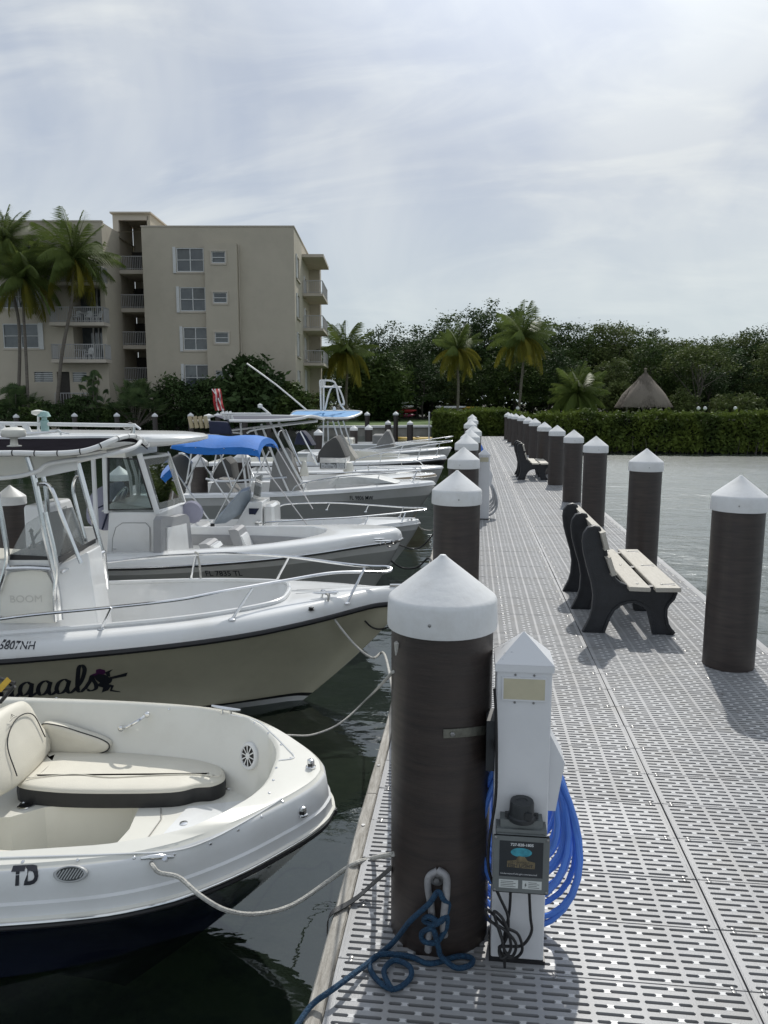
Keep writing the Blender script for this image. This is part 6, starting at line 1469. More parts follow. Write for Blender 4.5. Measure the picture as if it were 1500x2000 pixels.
a_, _ = B2.hit(40, 1366, B2.bvh); e_, _ = B2.hit(198, 1352, B2.bvh); sc = (e_.x - a_.x) / (x_ - .5); sl = (e_.z - a_.z) / (e_.x - a_.x)
B2.decal([(p_[0] - .6, p_[1] * 1.25 + (p_[0] - .6) * sl) for p_ in v], f, a_.x, a_.z + .03, M_text, 'script_name', sc)
def hp(pts, m, name): 
    h = [B2.hit(1300 / 1300 * 0 + zx / 1.875, 1000 + zy / 1.875, B2.bvh, .004)[0] for zx, zy in pts]; return MB().add(h, [tuple(range(len(h)))]).build(name, m, B2.t, smooth=None)
hp([(345, 598), (362, 590), (385, 594), (400, 604), (412, 612), (408, 622), (396, 630), (404, 640), (396, 652), (372, 660), (378, 642), (352, 634), (366, 624), (350, 612)], M_text, 'witch_silhouette')
hp([(400, 604), (440, 594), (468, 586), (462, 600), (430, 606), (404, 612)], M_text, 'witch_silhouette')
hp([(392, 600), (384, 586), (398, 580), (414, 574), (402, 586), (404, 602)], M_text, 'witch_silhouette')
hp([(396, 628), (418, 634), (410, 650), (440, 656), (441, 659), (402, 655), (406, 640), (390, 634)], M_text, 'witch_silhouette')
hp([(330, 596), (352, 588), (352, 576), (366, 573), (384, 577), (386, 586), (392, 588), (370, 596), (350, 599)], mat('purple_print', (.10, .015, .10), .5), 'witch_hat')
for dx_ in (0,): hp([(270, 655), (272, 651), (274, 655)], M_text, 'witch_dot')
def std_in(b, x0, w=.16, fr=1.1, aft=-6):
    """cockpit outline following the hull, ending in a rounded front at x0"""
    pts = [(aft, b.H(-aft) - w)]
    x = aft + .6
    while x < x0 - fr: pts.append((x, max(.1, b.H(-x) - w))); x += .6
    y1 = max(.15, b.H(-(x0 - fr)) - w); pts.append((x0 - fr, y1))
    for k in range(1, 7):
        a = k / 6 * PI / 2; pts.append((x0 - fr + fr * math.sin(a), y1 * math.cos(a) ** .8 if k < 6 else 0))
    return pts
# ------------------------------------------------------------ boat 3: bay boat with glazed pilothouse
B3 = Boat('pilothouse_boat', 'white bay boat with glazed pilothouse, long white hardtop and grey cushions, third from the viewer', -.84, 9.3, 4, 8.0,
          [(0, 0), (.03, .10), (.12, .20), (.3, .33), (.6, .50), (1.0, .68), (1.5, .84), (2.2, .98), (3, 1.07), (4.5, 1.14), (8, 1.14)],
          [(0, .30), (.4, .285), (1, .235), (1.8, .18), (3, .13), (8, .08)], rake=.95, keel=-1.15, chine=.32, fl=1.6, cb=.05, cs=.86)
B3.hull([M_grey, M_white, M_black], [(.90, 0), (.93, 1), (1.0, 1)], nw=20)
in3 = [(-7.8, .90), (-6, .94), (-4.5, .94), (-3.5, .92), (-2.6, .84), (-2.0, .76), (-1.5, .62), (-1.15, .44), (-.98, .24), (-.93, .1), (-.93, 0)]
B3.deck([M_white], [(-.006, -.01), (-.004, .02), (.012, .07), (.04, .10), (.08, .115)], in3, .13, -.32, wallin=.05, crown=.004)
B3.rub(M_steel, .012, -.016, .008); B3.rub(M_black, .008, -.034, .004, 'rail_insert')
regtext(B3, 'FL 7835 TL', 402, 1124, 10, w=72)
for px, py in ((735, 1058), (748, 1062)):
    p = B3.hit(px, py)[0]; cleat(B3, p, .1)
for px, py in ((767, 1062), (745, 1056), (760, 1068)): dome(B3, tuple(B3.hit(px, py)[0]), .022, M_dash, 'deck_fitting')
B3cl = B3.hit(740, 1060)[0]
# bow seating bolsters
def strip(B, name, pts, h, th, m, side=1):
    """upright padded strip along a plan curve"""
    c = catmull(pts, 5); b = MB(); rows = []
    for i, p in enumerate(c):
        t = (c[min(i + 1, len(c) - 1)] - c[max(i - 1, 0)]); t.z = 0; t.normalize(); n_ = Vector((t.y, -t.x, 0)) * side
        rows.append([p, p + n_ * th * .8 + Vector((0, 0, .01)), p + n_ * th + Vector((0, 0, h * .3)), p + n_ * th * .95 + Vector((0, 0, h * .75)), p + n_ * th * .6 + Vector((0, 0, h)), p + Vector((0, 0, h * .98))])
    b.grid(rows, close=True); b.add(rows[0], [tuple(range(6))]); b.add(rows[-1], [tuple(range(5, -1, -1))]); return b.build(name, m, B.t, smooth=50)
pz = B3.Zs(2) + .0
strip(B3, 'coaming_bolster', [(-2.9, .84, .02), (-2.3, .76, .03), (-1.7, .64, .04), (-1.3, .48, .05), (-1.08, .26, .05)], .15, .06, M_gvinyl)
strip(B3, 'coaming_bolster', [(-2.75, .86, -.10), (-2.2, .77, -.10), (-1.7, .65, -.10)], .11, .08, M_cream)
MB().slab([(x, y, -.14) for x, y in [(-3.0, .84), (-2.3, .74), (-1.6, .60), (-1.15, .38), (-1.05, 0), (-1.15, -.38), (-1.6, -.60), (-2.3, -.74), (-3.0, -.84), (-3.0, -.30), (-1.8, -.22), (-1.6, 0), (-1.8, .22), (-3.0, .30)]], (0, 0, -.17)).build('bow_seat', M_white, B3.t)
def backrest(B, px0, py0, px1, py1, yl, wdt, m1, m2):
    a = B.Y(px0, py0, yl); c = B.Y(px1, py1, yl); h = a.z - c.z; 
    o = B.slab('backrest', [(c.x - .11, yl, c.z), (c.x, yl, c.z), (a.x + .02, yl, a.z - .02), (a.x - .02, yl, a.z), (a.x - .11, yl, a.z - .01)], (0, wdt, 0), m1)
    B.slab('backrest_pad', [(c.x + .002, yl + .03, c.z + .02), (c.x + .05, yl + .03, c.z + .02), (a.x + .06, yl + .03, a.z - h * .35), (a.x + .015, yl + .03, a.z - h * .3)], (0, wdt - .06, 0), m2, o); return o
backrest(B3, 462, 1034, 476, 1076, .28, .40, M_gvinyl, M_white); backrest(B3, 405, 1062, 412, 1078, -.55, .40, M_gvinyl, M_white)
# pilothouse: traced on its near and far sides
zf = -.32; yn, yf = -.52, .50
n_ = lambda px, py: B3.Y(px, py, yn)
f_ = lambda px, py: B3.Y(px, py, yf)
A = n_(199, 1075); Bq = n_(316, 1075)
xa = A.x; xf = Bq.x
zsill = n_(250, 1000).z; zroof = n_(250, 872).z
cbx = [(xa, yn, zf), (xf, yn, zf), (xf + .02, -.25, zf), (xf + .02, .25, zf), (xf, yf, zf), (xa, yf, zf)]
xs2 = n_(309, 1000).x; ctx = [(n_(212, 1000).x, yn, zsill), (xs2, yn, zsill), (xs2 + .02, -.25, zsill), (xs2 + .02, .25, zsill), (xs2, yf, zsill), (n_(212, 1000).x, yf, zsill)]
solidbox(B3, 'console', cbx, ctx, M_white, r=.02)
dr_ = [n_(*p) for p in [(219, 1088), (221, 1050), (227, 1030), (240, 1021), (285, 1021), (293, 1030), (294, 1088)]]
o = B3.slab('console_door', [Vector((p.x, yn, p.z)) for p in dr_], (0, -.012, 0), M_white); b = MB(); b.tube([Vector((p.x, yn - .012, p.z)) for p in dr_], .004, 5, 0, True); b.build('door_gasket', mat('gasket_grey', (.3, .3, .3), .6), o, org=(0, 0, WZ))
dome(B3, tuple(n_(225, 1072) + Vector((0, -.02, 0))), .022, M_steel, 'latch')
def pillar(p, q, r=.03, m=M_powder): 
    b = MB(); b.tube([p, q], r, 8); return b.build('pillar', m, B3.t)
top_n = lambda px: n_(px, 886)
pillar(n_(208, 1002), n_(204, 884), .032); pillar(n_(308, 1004), n_(272, 886), .035); pillar(n_(190, 1060), n_(182, 895), .028)
wf = [n_(212, 996), n_(298, 994), n_(268, 897), n_(212, 894)]
b = MB(); b.tube(wf, .016, 6, 0, True); b.build('window_frame', M_dash, B3.t); quadpanel(B3, 'window_glass', wf, .004, M_dglass)
ff = [n_(306, 1000), Vector((f_(361, 983).x, yf, f_(361, 983).z)), Vector((f_(330, 888).x, yf, f_(330, 888).z)), n_(277, 895)]
b = MB(); b.tube(ff, .022, 6, 0, True); b.build('windscreen_frame', M_powder, B3.t); quadpanel(B3, 'windscreen', ff, .005, M_glass2)
fw = [Vector((p.x, yf, p.z)) for p in wf]; b = MB(); b.tube(fw, .016, 6, 0, True); b.build('window_frame', M_powder, B3.t); quadpanel(B3, 'window_glass', fw, .004, M_dglass)
for px in (250, 262): b = MB(); b.tube([f_(px + 10, 995), f_(px + 4, 930), f_(px - 8, 890)], .022, 8); b.build('pillar', M_powder, B3.t)
solidbox(B3, 'helm', [(xs2 - .75, -.4, zsill - .02), (xs2 - .08, -.4, zsill - .02), (xs2 - .08, .4, zsill - .02), (xs2 - .75, .4, zsill - .02)], [(xs2 - .6, -.38, zsill + .10), (xs2 - .15, -.38, zsill + .03), (xs2 - .15, .38, zsill + .03), (xs2 - .6, .38, zsill + .10)], M_white, r=.02)
b = MB(); mt = Matrix.Translation((xs2 - .62, -.12, zsill + .10)) @ Matrix.Rotation(-1.0, 4, 'Y'); b.tube([mt @ Vector((.17 * math.cos(a), .17 * math.sin(a), 0)) for a in np.linspace(0, 2 * PI, 25)[:-1]], .012, 6, 0, True); b.tube([mt @ Vector((-.16, 0, 0)), mt @ Vector((.16, 0, 0))], .01, 6); b.build('steering_wheel', M_steel, B3.t)
solidbox(B3, 'helm_seat', [(xs2 - 1.7, -.4, zf), (xs2 - 1.15, -.4, zf), (xs2 - 1.15, .4, zf), (xs2 - 1.7, .4, zf)], [(xs2 - 1.7, -.38, zsill + .05), (xs2 - 1.45, -.38, zsill + .05), (xs2 - 1.45, .38, zsill + .05), (xs2 - 1.7, .38, zsill + .05)], M_white, r=.04)
# hardtop
zr0 = B3.Y(300, 872, -.7).z; xfr = B3.Y(400, 858, 0).x; za = B3.Y(0, 862, -.7).z
pl_ = [(-7.6, -.78), (-4.3, -.80), (xfr - .8, -.76), (xfr - .3, -.6), (xfr - .05, -.32), (xfr, 0), (xfr - .05, .32), (xfr - .3, .6), (xfr - .8, .76), (-4.3, .80), (-7.6, .78)]
c_ = catmull([(x, y, 0) for x, y in pl_], 4, True); ctr = Vector((-5.6, 0, 0))
def rg(k, z): return [tuple(ctr + (p - ctr) * k + Vector((0, 0, zr0 + z))) for p in c_]
b = MB(); rws = [rg(.88, -.02), rg(.97, .02), rg(1.0, .05), rg(1.0, .085), rg(.985, .11), rg(.93, .13), rg(.5, .15)]; b.grid(rws, close=True); b.add(rws[0], [tuple(range(len(c_) - 1, -1, -1))]); b.add(rws[-1], [tuple(range(len(c_)))]); b.build('hardtop', M_white, B3.t, smooth=40)
b = MB(); b.box((-7.2, -.55, zr0 - .14), (xs2 - .35, .55, zr0 - .022)); b.build('hardtop_underside', M_cream, B3.t)
hz_ = lambda px, py, y=-.55: B3.Y(px, py, y)
for px in (12, 36, 60): p = hz_(px, 846); b = MB(); b.tube([p + Vector((0, 0, -.04)), p + Vector((-.06, 0, .10))], .038, 10); b.build('rod_holder', M_white, B3.t)
b = MB(); b.tube([hz_(-200, 826), hz_(0, 827), hz_(265, 831)], .022, 8); b.build('outrigger_pole', M_powder, B3.t)
for a, c in (((262, 829), (274, 838)), ((262, 832), (262, 846)), ((75, 808), (75, 842))): b = MB(); b.tube([hz_(*a), hz_(*c)], .014, 7); b.build('bracket', M_steel, B3.t)
p = hz_(74, 808); MB().lathe([(.03, -.02), (.07, 0), (.07, .03), (.02, .045), (0, .045)], tuple(p), 14).build('anchor_light', M_cream, B3.t, org=(0, 0, WZ))
p = hz_(88, 842); MB().lathe([(.045, 0), (.045, .12), (.03, .13), (.03, .16), (.075, .17), (.05, .22), (0, .235)], tuple(p), 14).build('mast_light', mat('sea_green_plastic', (.30, .46, .44), .4), B3.t, org=(0, 0, WZ))
b = MB(); b.stube([hz_(238, 829), hz_(245, 838), hz_(256, 836), hz_(262, 830), hz_(252, 826), hz_(258, 838), hz_(255, 848)], .008, 6); b.build('lashing', M_rope, B3.t)
b = MB(); b.tube([hz_(-200, 862, -.8), hz_(0, 852, -.8), hz_(110, 843, -.8)], [.03, .026, .014], 8); b.stube([hz_(90, 845, -.8), hz_(106, 842, -.8), hz_(116, 841, -.8), hz_(119, 850, -.8)], .012, 6); b.tube([hz_(112, 843, -.8), hz_(136, 847, -.8)], .008, 6); b.build('folded_outrigger', M_alu, B3.t)
# seat in front of the console
s1 = [B3.Xp(px, py, xf + .12) for px, py in [(313, 1080), (313, 1016), (318, 1008), (340, 1010), (362, 1004), (368, 1010), (376, 1070)]]
b = MB(); P_ = [Vector((xf + .04 + (.0 if p.z > 0 else .02), p.y, p.z)) for p in s1]; b.slab(P_, (.09, 0, 0)); o = b.build('console_seat_back', M_gvinyl, B3.t)
s2 = [B3.Xp(px, py, xf + .14) for px, py in [(326, 1080), (326, 1030), (352, 1025), (362, 1022), (367, 1074)]]; MB().slab([Vector((xf + .135, p.y, p.z)) for p in s2], (.02, 0, 0)).build('seat_pad', M_white, o, org=(0, 0, WZ))
B3.box('console_seat', (xf + .03, -.38, zf), (xf + .5, .38, -.02), M_white, .03)
lc = [n_(152, 1030), n_(150, 990), n_(165, 962), n_(203, 953), n_(205, 1010), n_(190, 1045)]
o = bolster(B3, 'engine_cover', [Vector((p.x - .0, .1, p.z)) for p in rnd(lc, 4)], .35, M_lilac)
for a, c in (((157, 1006), (203, 985)), ((185, 1040), (203, 985))): b = MB(); b.tube([Vector((n_(*a).x, -.30, n_(*a).z)), Vector((n_(*c).x, -.30, n_(*c).z))], .012, 6); b.build('cover_strap', M_dkblue, o, org=(0, 0, WZ))
hb_ = n_(380, 1018); MB().lathe([(.0, -.05), (.13, -.04), (.15, 0), (.13, .04), (0, .05)], n=20, mt=Matrix.Translation(B3.Y(375, 1000, .45)) @ Matrix.Rotation(PI / 2, 4, 'X')).build('life_ring', M_lilac, B3.t, org=(0, 0, WZ))

# ------------------------------------------------------------ boat 4: small skiff with blue bimini
B4 = Boat('bimini_skiff', 'small white centre console skiff under a bright blue bimini top, fourth from the viewer', -.82, 12.25, 3, 5.4,
          [(0, 0), (.04, .07), (.15, .15), (.4, .30), (.8, .48), (1.3, .64), (1.9, .76), (2.8, .84), (5.4, .86)], [(0, .02), (.5, 0), (1.2, -.06), (2.2, -.12), (5.4, -.16)], rake=.8, keel=-1.1, chine=.34, fl=1.4, cb=.05, cs=.85)
B4.hull([M_grey, M_white], [(.90, 0), (1.0, 1)], nw=14)
B4.deck([M_white], [(-.004, -.01), (-.002, .02), (.015, .05), (.05, .06)], std_in(B4, -.85, .14, .8, -5.2), .07, -.45)
B4.rub(M_white, .016, -.01, .006)
regtext(B4, 'FL 9718 LB', 670, 1041, 8, w=50)
r4 = lambda px, py, y: B4.Y(px, py, y)
o = rail(B4, 'bow_rail', [r4(511, 1030, -.72), r4(516, 1023, -.72), r4(528, 1020, -.72), r4(600, 1015, -.66), r4(680, 1011, -.48), r4(760, 1004, -.25), r4(812, 998, -.08), r4(832, 995, 0), r4(826, 992, .08), r4(790, 991, .2), r4(720, 986, .44), r4(646, 982, .60), r4(570, 984, .70), r4(548, 988, .72), r4(538, 996, .74)],
         [(r4(634, 1013, -.58), B4.hit(624, 1030)[0]), (r4(720, 1008, -.36), B4.hit(712, 1026)[0]), (r4(792, 1001, -.16), B4.hit(784, 1021)[0]), (r4(644, 983, .60), r4(638, 996, .60)), (r4(720, 986, .44), r4(714, 1000, .44)), (r4(788, 992, .2), r4(780, 1010, .2))], .012)
cleat(B4, B4.hit(800, 1016)[0], .1, s=.9); B4cl = B4.hit(804, 1017)[0]
# bimini: arched cloth with valances
yb_ = .74; zn_ = B4.Y(410, 886, -yb_).z; xfwd = B4.Y(500, 890, -yb_).x; xaft = B4.Y(334, 880, -yb_).x; zt4 = B4.Y(430, 850, 0).z
rows = []
for i in range(25):
    u = i / 24; x = xaft + (xfwd - xaft) * u; sc_ = -.012 * math.sin(PI * u * 3) ** 2; row = []
    for j in range(21):
        v_ = j / 20 * 2 - 1; y = yb_ * v_ * (1 - .0 * u); a = abs(v_)
        z = zt4 + .02 * math.sin(u * 9) * .5 - (zt4 - zn_ - .10) * (a ** 2.6) + sc_ * (1 - a * .4) - (.05 * max(0, u - .85) / .15)
        z -= .0 if a < .97 else .0
        row.append((x + .03 * (a ** 2) * (1 if u > .9 else 0), y, z))
    row = [(row[0][0], row[0][1] - .005, row[0][2] - .10 * min(1, u * 4 + .2) + .008 * math.sin(u * 14))] + row + [(row[-1][0], row[-1][1] + .005, row[-1][2] - .06 * min(1, u * 4))]
    rows.append(row)
b = MB(); b.grid(rows); b.grid([[(p[0], p[1], p[2] - .006) for p in r_] for r_ in rows]); fr_ = rows[-1]; b.grid([fr_, [(p[0] + .03, p[1], p[2] - .09) for p in fr_]]); o = b.build('bimini_canvas', M_blue, B4.t, smooth=60)
for u in (0.02, .33, .66, .97):
    r_ = rows[int(u * 24)]; B4.tube('bimini_bow', [(p[0], p[1], p[2] - .02) for p in r_[1:-1:2]], .013, M_alu, 2, 6)
for sd in (-1, 1):
    g = lambda px, py: (lambda q: Vector((q.x, q.y * 1, q.z)))(B4.Y(px, py, -yb_ + .02))
    def S_(p): return Vector((p.x, sd * abs(p.y), p.z))
    pv = g(415, 1026); md_ = g(360, 948)
    for a, c in ((pv, g(487, 893)), (pv, g(346, 925)), (md_, g(396, 884)), (g(364, 944), g(374, 884)), (g(346, 925), g(328, 882)), (pv.lerp(g(487, 893), .55), g(430, 888))):
        b = MB(); b.tube([S_(a), S_(c)], .0125, 7); b.build('bimini_pole', M_alu, B4.t)
    MB().lathe([(.03, -.03), (.035, 0), (.03, .03)], tuple(S_(pv)), 8).build('pole_hinge', M_black, B4.t, org=(0, 0, WZ))
for a, c in (((534, 864), (611, 994)), ((498, 888), (602, 1028))): b = MB(); y_ = .74 if c[1] < 1000 else -.72; b.tube([B4.Y(*a, y_ if y_ < 0 else .7), B4.Y(*c, y_)], .009, 6); b.build('bimini_strap', M_wcloth, B4.t)
solidbox(B4, 'console', [B4.Y(458, 1028, -.3), B4.Y(512, 1028, -.3), B4.Y(512, 1028, -.3) + Vector((0, .6, 0)), B4.Y(458, 1028, -.3) + Vector((0, .6, 0))],
         [B4.Y(486, 980, -.3), B4.Y(512, 980, -.3), B4.Y(512, 980, -.3) + Vector((0, .6, 0)), B4.Y(486, 980, -.3) + Vector((0, .6, 0))], M_white, r=.015)
quadpanel(B4, 'windscreen', [B4.Y(492, 982, -.3), B4.Y(492, 982, -.3) + Vector((0, .6, 0)), B4.Y(500, 932, -.25) + Vector((0, .5, 0)), B4.Y(500, 932, -.25)], .006, M_glass)
q0 = B4.Y(512, 985, -.28); B4.box('console_seat', (q0.x + .01, -.28, B4.Y(520, 1022, -.28).z - .1), (B4.Y(535, 1000, -.28).x, .28, q0.z), M_white, .04)
a_ = B4.Y(487, 1002, -.31); c_ = B4.Y(503, 1002, -.31); label_text('17', (B4.Y(487, 995, -.31).z - a_.z) * 1.45, Vector((a_.x, -.318, a_.z)), (1, 0, 0), (0, 0, 1), M_dkblue, B4.t, 'number_lettering', offset=.02, xs=(c_.x - a_.x) / ((B4.Y(487, 995, -.31).z - a_.z) * 1.6))
p = B4.Y(505, 1023, -.32); b = MB(); mt = Matrix.Translation(p) @ Matrix.Rotation(PI / 2, 4, 'X'); b.lathe([(.06, 0), (.06, .01), (.02, .02), (0, .02)], n=14, mt=mt); b.build('switch_dial', M_steel, B4.t)
# draped grey cover and motor
P_ = [B4.Y(px, py, y) for px, py, y in [(414, 1024, -.5), (432, 1005, -.55), (470, 962, -.4), (486, 957, -.2), (490, 975, -.1), (476, 1000, -.2), (440, 1022, -.4)]]
b = MB(); b.slab(P_, (-.04, .25, .03)); b.build('draped_cover', mat('silver_blue_cover', (.36, .41, .46), .5, var=.1), B4.t, smooth=40)
B4.box('cooler', (B4.Y(375, 1020, 0).x, -.35, -.44), (B4.Y(410, 1020, 0).x, .35, -.02), M_white, .03)
B4.box('stern_seat', (B4.Y(560, 1020, 0).x, .0, -.44), (B4.Y(620, 1015, 0).x, .5, -.14), M_white, .03)
oc = B4.Y(350, 925, .1); b = MB(); mt = Matrix.Translation(oc) @ Matrix.Rotation(.25, 4, 'Y') @ Matrix.Diagonal((1, .8, 1.25, 1)); b.lathe([(.0, -.26), (.16, -.24), (.20, -.1), (.21, .05), (.18, .18), (.10, .24), (0, .25)], n=20, mt=mt); o = b.build('outboard_cowling', M_dgcanvas, B4.t); b = MB(); b.tube([mt @ Vector((.215 * math.cos(a), 0.0 - .02, .27 * math.sin(a))) for a in np.linspace(-1.2, 1.9, 14)], .02, 6); b.build('cowling_trim', M_alu, o, org=(0, 0, WZ))

# ------------------------------------------------------------ boat 5: walk-around with navy top and grey covered console
B5 = Boat('navy_top_boat', 'pale grey hulled boat with navy canvas top and grey covered console, fifth boat', -.75, 15.9, 4, 6.6,
          [(0, 0), (.04, .10), (.15, .22), (.4, .42), (.8, .62), (1.3, .80), (1.9, .95), (2.8, 1.06), (6.6, 1.1)], [(0, .27), (.6, .25), (1.2, .22), (2.2, .17), (3.2, .12), (6.6, .06)], rake=1.1, keel=-1.15, chine=.32, fl=1.5, cb=.05, cs=.85)
B5.hull([M_grey, M_white], [(.84, 0), (1.0, 1)], nw=14)
B5.deck([M_white], [(-.004, -.01), (-.002, .02), (.02, .05), (.06, .06)], std_in(B5, -1.1, .16, 1.0, -6.4), .07, -.25)
B5.rub(M_white, .014, -.01, .006)
regtext(B5, 'FL 9806 MW', 683, 976, 8, w=46)
r5 = lambda px, py, y: B5.Y(px, py, y)
rail(B5, 'bow_rail', [r5(570, 962, -1.0), r5(578, 950, -1.0), r5(600, 942, -.98), r5(662, 931, -.88), r5(742, 925, -.62), r5(800, 921, -.35), r5(816, 919, -.2), r5(822, 921, 0), r5(812, 917, .2), r5(760, 919, .5), r5(690, 922, .75), r5(620, 926, .9)],
     [(r5(662, 931, -.88), B5.hit(654, 950)[0]), (r5(742, 925, -.62), B5.hit(734, 946)[0]), (r5(814, 920, -.2), B5.hit(806, 942)[0]), (r5(600, 943, -.98), r5(592, 960, -.98)), (r5(700, 921, .72), r5(694, 935, .72))], .013)
cleat(B5, B5.hit(812, 936)[0], .1); B5cl = B5.hit(815, 937)[0]
# cloth-covered console: draped faceted tent
def tent(B, name, ptsn, yw, m, folds=.02, y0=0):
    """draped cover: near outline traced, far side mirrored and narrower"""
    P_ = [B.Y(px, py, y0 - yw) for px, py in ptsn]; n = len(P_); b = MB(); c = sum(P_, Vector()) / n
    rows = []
    for j in range(9):
        v_ = j / 8; y = y0 - yw + 2 * yw * v_; k = 1 - .10 * abs(v_ * 2 - 1) ** 4
        rows.append([Vector((c.x + (p.x - c.x) * k, y, c.z + (p.z - c.z) * (k if p.z > c.z else 1) + random.uniform(-folds, folds) * .4)) for p in P_])
    b.grid([r_ + [r_[0]] for r_ in rows]); 
    for r_ in (rows[0], rows[-1]):
        q_ = Vector((c.x, r_[0].y + (-.02 if r_ is rows[0] else .02), c.z)); b.add(r_ + [q_], [(i, (i + 1) % n, n) for i in range(n)])
    return b.build(name, m, B.t, smooth=22)
tent(B5, 'console_cover', [(522, 962), (530, 902), (540, 878), (550, 878), (560, 888), (582, 948), (583, 962)], .42, M_gcanvas)
tent(B5, 'fore_seat_cover', [(640, 946), (652, 934), (690, 930), (740, 934), (780, 944)], .4, mat('pale_cover', (.5, .52, .52), .5), .01)
# T-top
y5 = .85
e5 = [r5(448, 822, -y5), r5(500, 822, -y5), r5(560, 820, -y5), r5(588, 817, -y5), r5(606, 813, -y5 * .8), r5(622, 815, -y5 * .4), r5(632, 819, 0)]
g5 = [r5(418, 812, y5), r5(500, 812, y5), r5(570, 813, y5), r5(600, 813, y5 * .8), r5(628, 818, y5 * .3)]
c1_, c2_ = catmull(e5, 5), catmull(g5, 5)
rows = [[samp(c1_, i / 16).lerp(samp(c2_, i / 16), j / 6) for j in range(7)] for i in range(17)]
b = MB(); b.grid(rows); b.grid([[p - Vector((0, 0, .015)) for p in r_] for r_ in rows]); b.build('canvas_top', M_dkblue, B5.t, smooth=50)
B5.tube('top_edge_tube', e5, .028, M_powder, 5, 7); B5.tube('top_edge_tube', g5, .026, M_powder, 5, 7)
B5.tube('lower_frame_tube', [r5(482, 846, -.6), r5(496, 840, -.6), r5(560, 830, -.6), r5(620, 823, -.4)], .02, M_powder, 5, 7)
B5.tube('lower_frame_tube', [r5(440, 842, .6), r5(520, 832, .6), r5(620, 821, .4)], .02, M_powder, 5, 7)
for a, c, y in (((510, 828), (566, 965), -.42), ((528, 824), (598, 958), -.42), ((496, 834), (545, 960), .42), ((544, 824), (600, 930), .42), ((470, 826), (482, 960), -.42)): B5.tube('top_leg', [r5(*a, y), r5((a[0] + c[0]) / 2 - 2, (a[1] + c[1]) / 2, y), r5(*c, y)], .024, M_powder, 4, 7)
for pts in ([(543, 856), (546, 842), (555, 840), (562, 850), (596, 930)], [(578, 846), (584, 842), (590, 850), (620, 908)]): B5.tube('grab_rail', [r5(*p, .3) for p in pts], .018, M_steel, 5, 7)
solidbox(B5, 'tower_seat', [r5(584, 930, -.2), r5(604, 930, -.2), r5(604, 930, .3), r5(584, 930, .3)], [r5(590, 900, -.2), r5(598, 900, -.2), r5(598, 900, .3), r5(590, 900, .3)], M_cream, r=.03)
cv = [r5(410, 822, -.8), r5(438, 823, -.8), r5(447, 824, -.8), r5(455, 848, -.8), r5(412, 848, -.8)]; o = bolster(B5, 'rolled_curtain', [Vector(p) for p in cv], .12, M_dkblue)
for i, px in enumerate((370, 380, 390, 400)):
    a, c = r5(px, 813, -.7), r5(px + 5, 836, -.7); b = MB(); b.tube([a, c], .042, 9); b.build('rod_holder', mat('tan_plastic', (.45, .38, .24), .6) if i == 0 else MATS['tan_plastic'], B5.t)
B5.tube('rod_holder_bar', [r5(372, 823, -.66), r5(410, 822, -.66)], .03, M_powder, 2, 7)
p = r5(408, 818, -.5); MB().lathe([(.03, -.08), (.03, .02), (.10, .04), (.10, .07), (.03, .09), (0, .10)], tuple(p), 14).build('radar_dome', M_white, B5.t, org=(0, 0, WZ))
for px in (440, 447, 454): p = r5(px, 815, -.4); b = MB(); b.tube([p - Vector((0, 0, .05)), p + Vector((-.05, 0, .12))], .03, 8); b.build('rod_holder', M_white, B5.t)
B5.tube('outrigger_pole', [r5(430, 808, -.5), r5(528, 808, -.5)], .02, M_powder, 2, 6)
B5.tube('spreader_light', [r5(508, 793, -.4), r5(524, 806, -.4)], .022, M_powder, 2, 6); MB().lathe([(.0, -.05), (.05, -.03), (.05, .03), (0, .05)], tuple(r5(508, 793, -.4)), 10).build('light_head', M_white, B5.t, org=(0, 0, WZ))
B5.tube('aft_frame_tube', [r5(400, 850, .5), r5(460, 845, .5), r5(474, 860, .5), r5(490, 950, .5)], .02, M_powder, 5, 7)
B5.tube('stern_frame_tube', [r5(402, 935, -.9), r5(440, 940, -.9), r5(560, 932, -.95)], .02, M_alu, 4, 7)
tent(B5, 'motor_cover', [(405, 965), (412, 945), (425, 935), (440, 938), (458, 962)], .35, M_gcanvas)
tent(B5, 'dark_seat_cover', [(412, 935), (420, 910), (440, 893), (452, 905), (458, 935)], .3, M_dgcanvas, y0=.6)
fl5 = r5(436, 808, 0); fd = thing('furled_flag', 'faded red and white striped flag hanging furled from a slanted pole', 'flag', tuple(B5.world(fl5)), B5.a, None, org=tuple(fl5))
b = MB(); b.tube([r5(437, 806, 0), r5(425, 775, 0), r5(414, 760, 0)], .012, 6); b.build('flag_pole', M_powder, fd)
for k_, (m_, x0, x1) in enumerate(((M_red, 413, 418), (M_wcloth, 418, 421), (M_red, 421, 426), (M_wcloth, 426, 428), (M_red, 428, 430))):
    P_ = [];
    for i in range(9):
        u = i / 8; yy = .05 * math.sin(u * 9 + k_); P_.append([r5(x0 + 7 * u + 1 * math.sin(u * 7), 760 + 42 * u, yy), r5(x1 + 9 * u + 1 * math.sin(u * 7), 759 + 42 * u, yy + .05)])
    MB().grid(P_).build('stripe', m_, fd, smooth=60)

